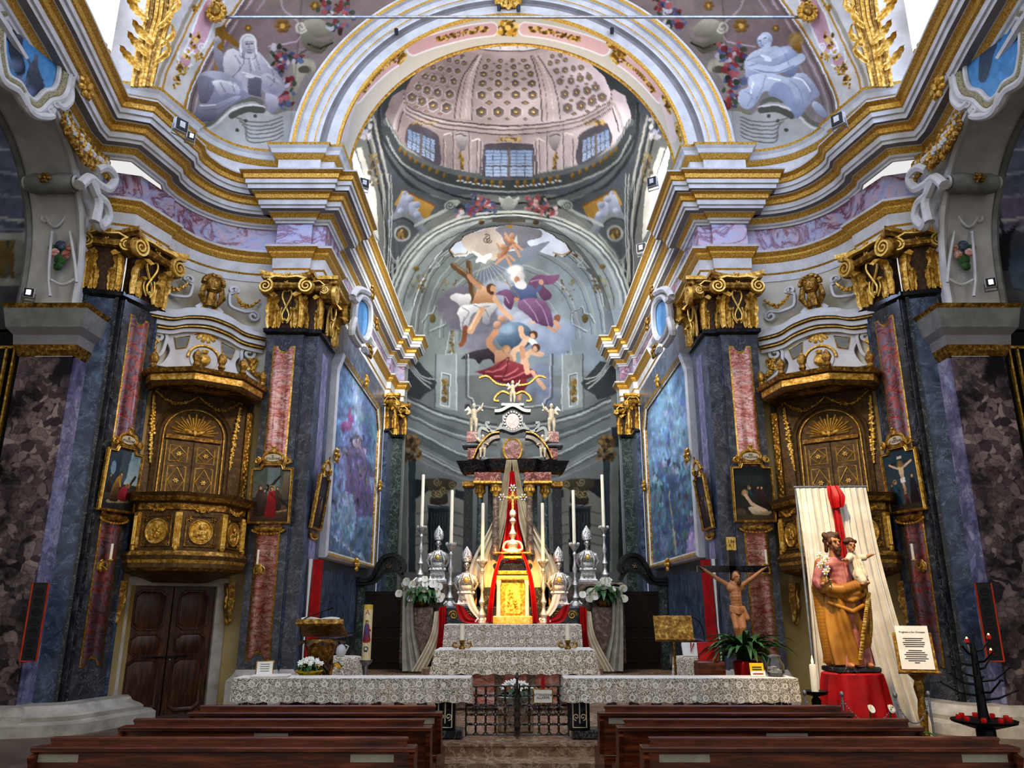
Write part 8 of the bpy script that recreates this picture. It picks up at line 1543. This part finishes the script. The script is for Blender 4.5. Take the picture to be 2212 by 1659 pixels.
# little angels of the retable
def angel(x, y, z, s, label, sit=False, e=1):
    t = thing('angel_figure', label, 'statue', (x, y, z)); t.scale = (s,)*3; leg = [('t', [(.07*q, 0, .42), (.08*q, -.2 if sit else -.03*q, .36 if sit else .22), (.07*q, -.2 if sit else .0, .09 if sit else .04)], [.075, .06, .04]) for q in (-1, 1)]
    fuse('body', head_prims((0, -.02, .86), .85)+[('t', [(0, 0, .44), (0, 0, .56), (0, 0, .7)], [.1, .105, .1])]+leg+[('e', (.07*q, -.24 if sit else -.03, .06 if sit else .03), (.03, .05, .025)) for q in (-1, 1)]+[('t', [(e*.12, 0, .7), (e*.24, -.06, .78), (e*.3, -.08, .95)], [.05, .04, .025]), ('t', [(-e*.12, 0, .7), (-e*.2, -.08, .56), (-e*.08, -.16, .6)], [.05, .04, .025])], 'ivory', t, .016, 3)
    for q in (-1, 1): mb = M(); mb.ribbon([(q*.08, .7), (q*.2, .82), (q*.3, .74)], [.06, .16, .03], .03, 'cream_plaster', None, (0, .1, 0)); mb.build('wing', t, world=False)
for e in (-1, 1):
    angel(HX+e*1.2, 23.05, 7.11, .95, 'small white standing angel with a raised arm on the %s marble block of the retable' % SIDE[-e], False, -e); angel(HX+e*.9, 22.72, 6.2, .8, 'small pale seated angel on the retable cornice, %s of the niche' % SIDE[-e], True, e)
angel(HX, 23.1, 8.06, .75, 'small white figure crowning the very top of the altar retable', False, 1)
# ---------------------------------------------------------------- sanctuary furniture
for s in (1, -1):
    n_ = SIDE[s]; z0, z1 = .35, 2.95; X0 = -4.2
    for nm, ws, m in (('red_hanging', ((17.05, 16.62), (17.05, 16.62)), 'red_cloth'), ('white_hanging', ((16.60, 16.44), (16.60, 16.44)), 'white_cloth')):
        mb = M(); a, b_ = ws[0]; cloth_strip(mb, [(0, a, z1), (0, a, 1.6), (0, a, z0)], [(0, b_, z1), (0, b_, 1.6), (0, b_, z0)], m, 3, .0, 12, 20)
        mb.v = [(-4.25+max(0, p[1]-16.5)*.33+.025*math.sin(p[1]*26+p[2]*.8), p[1]+(.0 if p[2] > 1.7 else .06*math.sin(p[2]*4)), p[2]) for p in mb.v]; tag(mb.build(nm, None, s < 0), '%s cloth hanging on the chancel wall beside the %s pilaster' % ('long red' if 'red' in nm else 'narrow white', n_), 'hanging')
    t = thing('side_table', 'small round table under a white lace cloth behind the %s communion rail' % n_, 'table', ((-3.0 if s > 0 else 3.18), 14.3, .3)); mb = M(); mb.lathe([(.2, 0), (.18, .04), (.05, .08), (.05, .78), (.3, .8), (.32, .83), (.01, .83)], (0, 0, 0), 'wood_dark', 14); mb.build('table', t, world=False)
    mb = M(); k = 60; rs = [[(r*(1+f*math.sin(9*a))*math.cos(a), r*(1+f*math.sin(9*a))*math.sin(a), z) for a in [2*PI*i/k for i in range(k)]] for r, f, z in ((.02, 0, .845), (.335, 0, .845), (.345, .01, .83), (.36, .04, .62), (.38, .06, .42))]; mb.rings(rs, 'lace_fine', True, False); tag(mb.build('lace_cloth'), 'round white lace cloth on the small table behind the %s rail' % n_, 'tablecloth').location = t.location
p0 = (-3.0, 14.25, 1.146); t = thing('white_jug', 'small white jug on the left lace covered side table', 'jug', p0); mb = M(); mb.lathe([(.06, 0), (.09, .06), (.08, .14), (.05, .2), (.065, .24), (.055, .24)], (0, 0, 0), 'white_plaster', 14); mb.build('vessel', t, world=False); mb = M(); mb.tube([(.06, 0, .2), (.13, 0, .17), (.08, 0, .08)], .012, 'white_plaster', 6); mb.build('handle', t, world=False)
t = thing('missal', 'white missal with a red ribbon leaning on the right side table', 'book', (3.2, 14.2, 1.15)); mb = M(); R = RX(-.5); mb.bevbox((0, 0, .12), (.42, .06, .26), 'white_paper', .01); xf(mb, R).build('pages', t, world=False); mb = M(); mb.tube([(-.05, -.04, .24), (-.08, -.06, .05), (.0, -.05, .22)], .012, 'red_cloth', 5); xf(mb, R).build('ribbon', t, world=False)
# ambo, microphone, music stand
t = thing('ambo', 'carved bronze and wood ambo holding an open book, behind the left communion rail', 'ambo', (-3.0, 12.75, .3)); mb = M(); mb.lathe([(.3, 0), (.28, .06), (.16, .12), (.12, .3), (.17, .55), (.13, .7), (.2, .95), (.26, 1.15), (.22, 1.2)], (0, 0, 0), 'gold_dark', 14)
for k in range(9): a = 2*PI*k/9; leaf_mesh(mb, 'bell_brown' if k % 2 else 'gold', .5, .09, .35, RZ(a), (.12*math.sin(a), -.12*math.cos(a), .35)); leaf_mesh(mb, 'bell_brown', .4, .1, .5, RZ(a+.3), (.14*math.sin(a+.3), -.14*math.cos(a+.3), .78))
mb.build('pedestal', t, world=False); Rb = RX(.42); mb = M(); mb.bevbox((0, 0, 0), (.72, .48, .06), 'gold_dark', .02); mb.bevbox((0, -.24, .02), (.74, .04, .09), 'gold_dark', .01); xf(mb, RX(-.42), (0, .02, 1.34)).build('desk', t, world=False)
t = thing('open_book', 'open book lying on the bronze ambo desk', 'book', (-3.0, 12.75, 1.70)); mb = M()
for e in (-1, 1): mb.rings([[(e*x, y, .03+.03*math.sin(x*9)) for x in (0, .08, .16, .24, .3)]+[(e*x, y, .0) for x in (.3, 0)] for y in (-.2, .2)], 'white_paper')
xf(mb, RX(-.42), (0, 0, 0)).build('pages', t, world=False)
def mic(loc, pts, label): t = thing('microphone', label, 'microphone', loc); mb = M(); mb.tube(pts, .009, 'black_plastic', 6); mb.build('gooseneck', t, world=False); mb = M(); a, b_ = Vector(pts[-2]), Vector(pts[-1]); mb.tube([b_, b_+(b_-a).normalized()*.09], [.014, .02], 'black_plastic', 8); mb.build('capsule', t, world=False); return t
mic((-3.3, 12.6, 1.58), bez([(0, 0, 0), (.02, -.02, .2), (.25, -.05, .3), (.42, -.08, .36)], 5), 'thin black gooseneck microphone over the open book on the ambo')
t = mic((3.05, 13.2, .3), bez([(.12, 0, .02), (.1, 0, .9), (.05, 0, 1.4), (-.2, 0, 1.55), (-.45, -.05, 1.5)], 6), 'tall black microphone stand bending over the music stand'); mb = M(); mb.lathe([(.16, 0), (.15, .03), (.02, .05)], (.12, 0, 0), 'black_plastic', 14); mb.build('foot', t, world=False)
t = thing('music_stand', 'brass music stand with a wide tilted desk, left of the standing crucifix', 'music stand', (2.6, 13.0, .3)); mb = M(); mb.tube([(0, 0, .1), (0, 0, 1.15)], .02, 'gold_dark', 8); mb.build('pole', t, world=False); mb = M()
for k in range(3): a = 2*PI*k/3; mb.tube([(0, 0, .15), (.28*math.cos(a), .28*math.sin(a), .0)], .016, 'gold_dark', 6)
mb.build('tripod', t, world=False); mb = M(); mb.bevbox((0, 0, 0), (.62, .025, .42), 'gold_dark', .008); mb.bevbox((0, -.04, -.2), (.62, .08, .02), 'gold_dark', .006); xf(mb, RX(-.35), (0, -.02, 1.35)).build('desk', t, world=False)
# paschal candle
PXC = Cv(0, 0, 40, 160, '#e8d9a8', 3); PXC.poly([(0, 0), (40, 0), (40, 14), (0, 14)], '#d8b84a'); PXC.line([(8, 14), (32, 150)], 1.2, '#c89a2a', .7)
fig(PXC, 20, 108, 62, '#3a62a8', halo=True, rb2='#a83232'); PXC.ell(20, 128, 7, 7, '#2a4478'); PXC.ell(20, 128, 4, 4, '#e8d9a8'); PXC.poly([(14, 134), (26, 134), (26, 137), (14, 137)], '#2a4478'); PXC.line([(14, 30), (20, 16), (26, 30)], 2, '#a83232'); PXC.line([(16, 25), (24, 25)], 1.6, '#a83232')
t = thing('paschal_candle', 'thick decorated paschal candle on a metal stand, left of the freestanding altar', 'candle', (-2.42, 13.5, .3)); mb = M(); mb.lathe([(.2, 0), (.19, .04), (.05, .08), (.04, .75), (.1, .8), (.11, .84), (.02, .84)], (0, 0, 0), 'steel', 14); mb.build('stand', t, world=False); mb = M(); mb.tube([(0, 0, 1.72), (0, 0, 1.76)], .006, 'ink', 4); mb.build('wick', t, world=False)
A_, Zz = np.meshgrid(np.linspace(-PI, PI, 60), np.linspace(1.72, .84, 140)); painted_grid('candle', np.stack([.075*np.sin(A_), -.075*np.cos(A_), Zz], -1), PXC, np.stack([20+A_*13, (1.72-Zz)/.88*160], -1), 'canvas', t, world=False)
mb = M(); mb.lathe([(.075, 1.719), (.001, 1.722)], (0, 0, 0), 'wax', 20); mb.build('candle_top', t, world=False)
# things on the lace cloths
t = thing('framed_notice', 'small framed paper notice standing at the left end of the left lace cloth', 'sign', (-3.42, 11.3, 1.072), .2); R = RX(-.2); mb = M(); mb.bevbox((0, 0, .1), (.24, .02, .2), 'gold_dark', .004); xf(mb, R).build('frame', t, world=False); mb = M(); mb.box((0, -.012, .1), (.21, .004, .17), 'white_paper'); xf(mb, R).build('paper', t, world=False); mb = M()
for k in range(4): mb.box((0, -.015, .15-.03*k), (.12, .002, .006), 'ink')
xf(mb, R).build('printed_lines', t, world=False)
mb = M(); mb.bevbox((-3.3, 11.22, 1.083), (.5, .3, .024), 'white_cloth', .008, .1); tag(mb.build('folded_cloth'), 'folded white cloth lying flat at the left end of the left lace cloth', 'cloth')
t = thing('glass_jar', 'round glass jar with a lid and white slips inside, on the right lace cloth', 'jar', (3.62, 11.25, 1.072)); mb = M(); mb.lathe([(.09, 0), (.125, .05), (.13, .14), (.09, .21), (.08, .24), (.074, .24), (.084, .21), (.124, .14), (.119, .05), (.085, .008)], (0, 0, 0), 'clear_glass', 24); mb.build('bowl', t, world=False); mb = M(); mb.lathe([(.085, .242), (.088, .265), (.05, .28), (.01, .285)], (0, 0, 0), 'steel', 18); mb.build('lid', t, world=False)
mb = M()
for k in range(12): mb.box(((RNG.rand()-.5)*.12, (RNG.rand()-.5)*.1, .03+.1*RNG.rand()), (.07, .04, .004), 'white_paper', 0, Matrix.Rotation(RNG.rand()*3, 3, 'Z') @ RX(RNG.rand()*2))
mb.build('paper_slips', t, world=False)
t = thing('offering_card', 'small yellow and white folded card in front of the jar on the right lace cloth', 'sign', (3.36, 11.2, 1.072)); R = RX(-.2); mb = M(); mb.box((0, 0, .09), (.19, .006, .17), 'yellow_paper'); xf(mb, R).build('card', t, world=False); mb = M(); mb.box((0, -.03, .03), (.2, .006, .07), 'white_paper'); xf(mb, R).build('front_slip', t, world=False); mb = M(); mb.box((0, -.006, .12), (.13, .003, .012), 'ink'); mb.box((0, -.006, .09), (.13, .003, .012), 'ink'); mb.box((0, -.035, .03), (.14, .003, .014), 'red_cloth'); xf(mb, R).build('printed_lines', t, world=False)
t = thing('red_folder', 'dark red folder standing behind the right lace cloth beside the plant', 'folder', (2.95, 12.2, .3)); mb = M(); mb.bevbox((0, 0, .46), (.4, .3, .9), 'wood_dark', .02); mb.build('stand', t, world=False); mb = M(); mb.bevbox((0, -.02, 1.03), (.26, .04, .3), 'red_cloth', .01); xf(mb, RX(-.15)).build('cover', t, world=False)
# ---------------------------------------------------------------- light
sc = bpy.context.scene
w = bpy.data.worlds.new('world'); sc.world = w; w.use_nodes = True
bg = w.node_tree.nodes['Background']; bg.inputs[0].default_value = lin('#e4e3e2'); bg.inputs[1].default_value = .86
sc.view_settings.view_transform = 'Standard'; sc.view_settings.look = 'Medium High Contrast'; sc.view_settings.exposure = 0.08
def area(name, loc, aim, size, power, col, sy=None):
    l = bpy.data.lights.new(name, 'AREA'); l.energy = power; l.color = lin(col)[:3]; l.size = size
    if sy: l.shape = 'RECTANGLE'; l.size_y = sy
    o = bpy.data.objects.new(name, l); C.objects.link(o); o.location = loc
    o.rotation_euler = (Vector(aim) - Vector(loc)).to_track_quat('-Z', 'Y').to_euler(); return o
def spot(name, loc, aim, power, col, ang=40, blend=.6, size=.15):
    l = bpy.data.lights.new(name, 'SPOT'); l.energy = power; l.color = lin(col)[:3]; l.spot_size = math.radians(ang); l.spot_blend = blend; l.shadow_soft_size = size
    o = bpy.data.objects.new(name, l); C.objects.link(o); o.location = loc
    o.rotation_euler = (Vector(aim) - Vector(loc)).to_track_quat('-Z', 'Y').to_euler(); return o
for s in (-1, 1):
    area('window_light', (s*6.6, 8.5, 15.0), (-s*5.5, 14.5, 7.5), 4, 480, '#a8c2ff', 5)
    area('chancel_window_light', (s*3.9, 20.5, 13.0), (-s*2.5, 24, 7), 2.2, 300, '#c4d6ff', 1.6)
    spot('pulpit_warm_fill', (s*1.5, 8.5, 9.5), (-s*6.6, 15.2, 5.0), 1100, '#ffd9a0', 30, .9, .4)  # added warm fill that makes the ochre pulpit walls glow
area('chancel_fill', (0, 19.0, 15.6), (0, 26, 9), 3.5, 720, '#f4f2ea', 3.0)  # added fill that brightens the dark chancel
area('apse_fill', (0, 18.5, 9.0), (0, 28, 11), 3.0, 400, '#f6f4ea', 2.0)  # added fill to lift the apse fresco
area('dome_fill', (0, 18.0, 11.8), (0, 22.5, 18.5), 2.5, 230, '#fff2ea', 2.5)  # added fill aimed up into the painted dome
area('vault_light', (0, 6, 15), (0, 16, 12), 7, 220, '#f6f3ee', 4)
spot('altar_spot', (0, 14.8, 8.5), (0, 22.3, 2.3), 15000, '#ffbc58', 19, .95)
spot('statue_spot', (2.9, 8.3, 7.6), (4.75, 11.2, 2.3), 1900, '#ffe4bc', 42, .8)
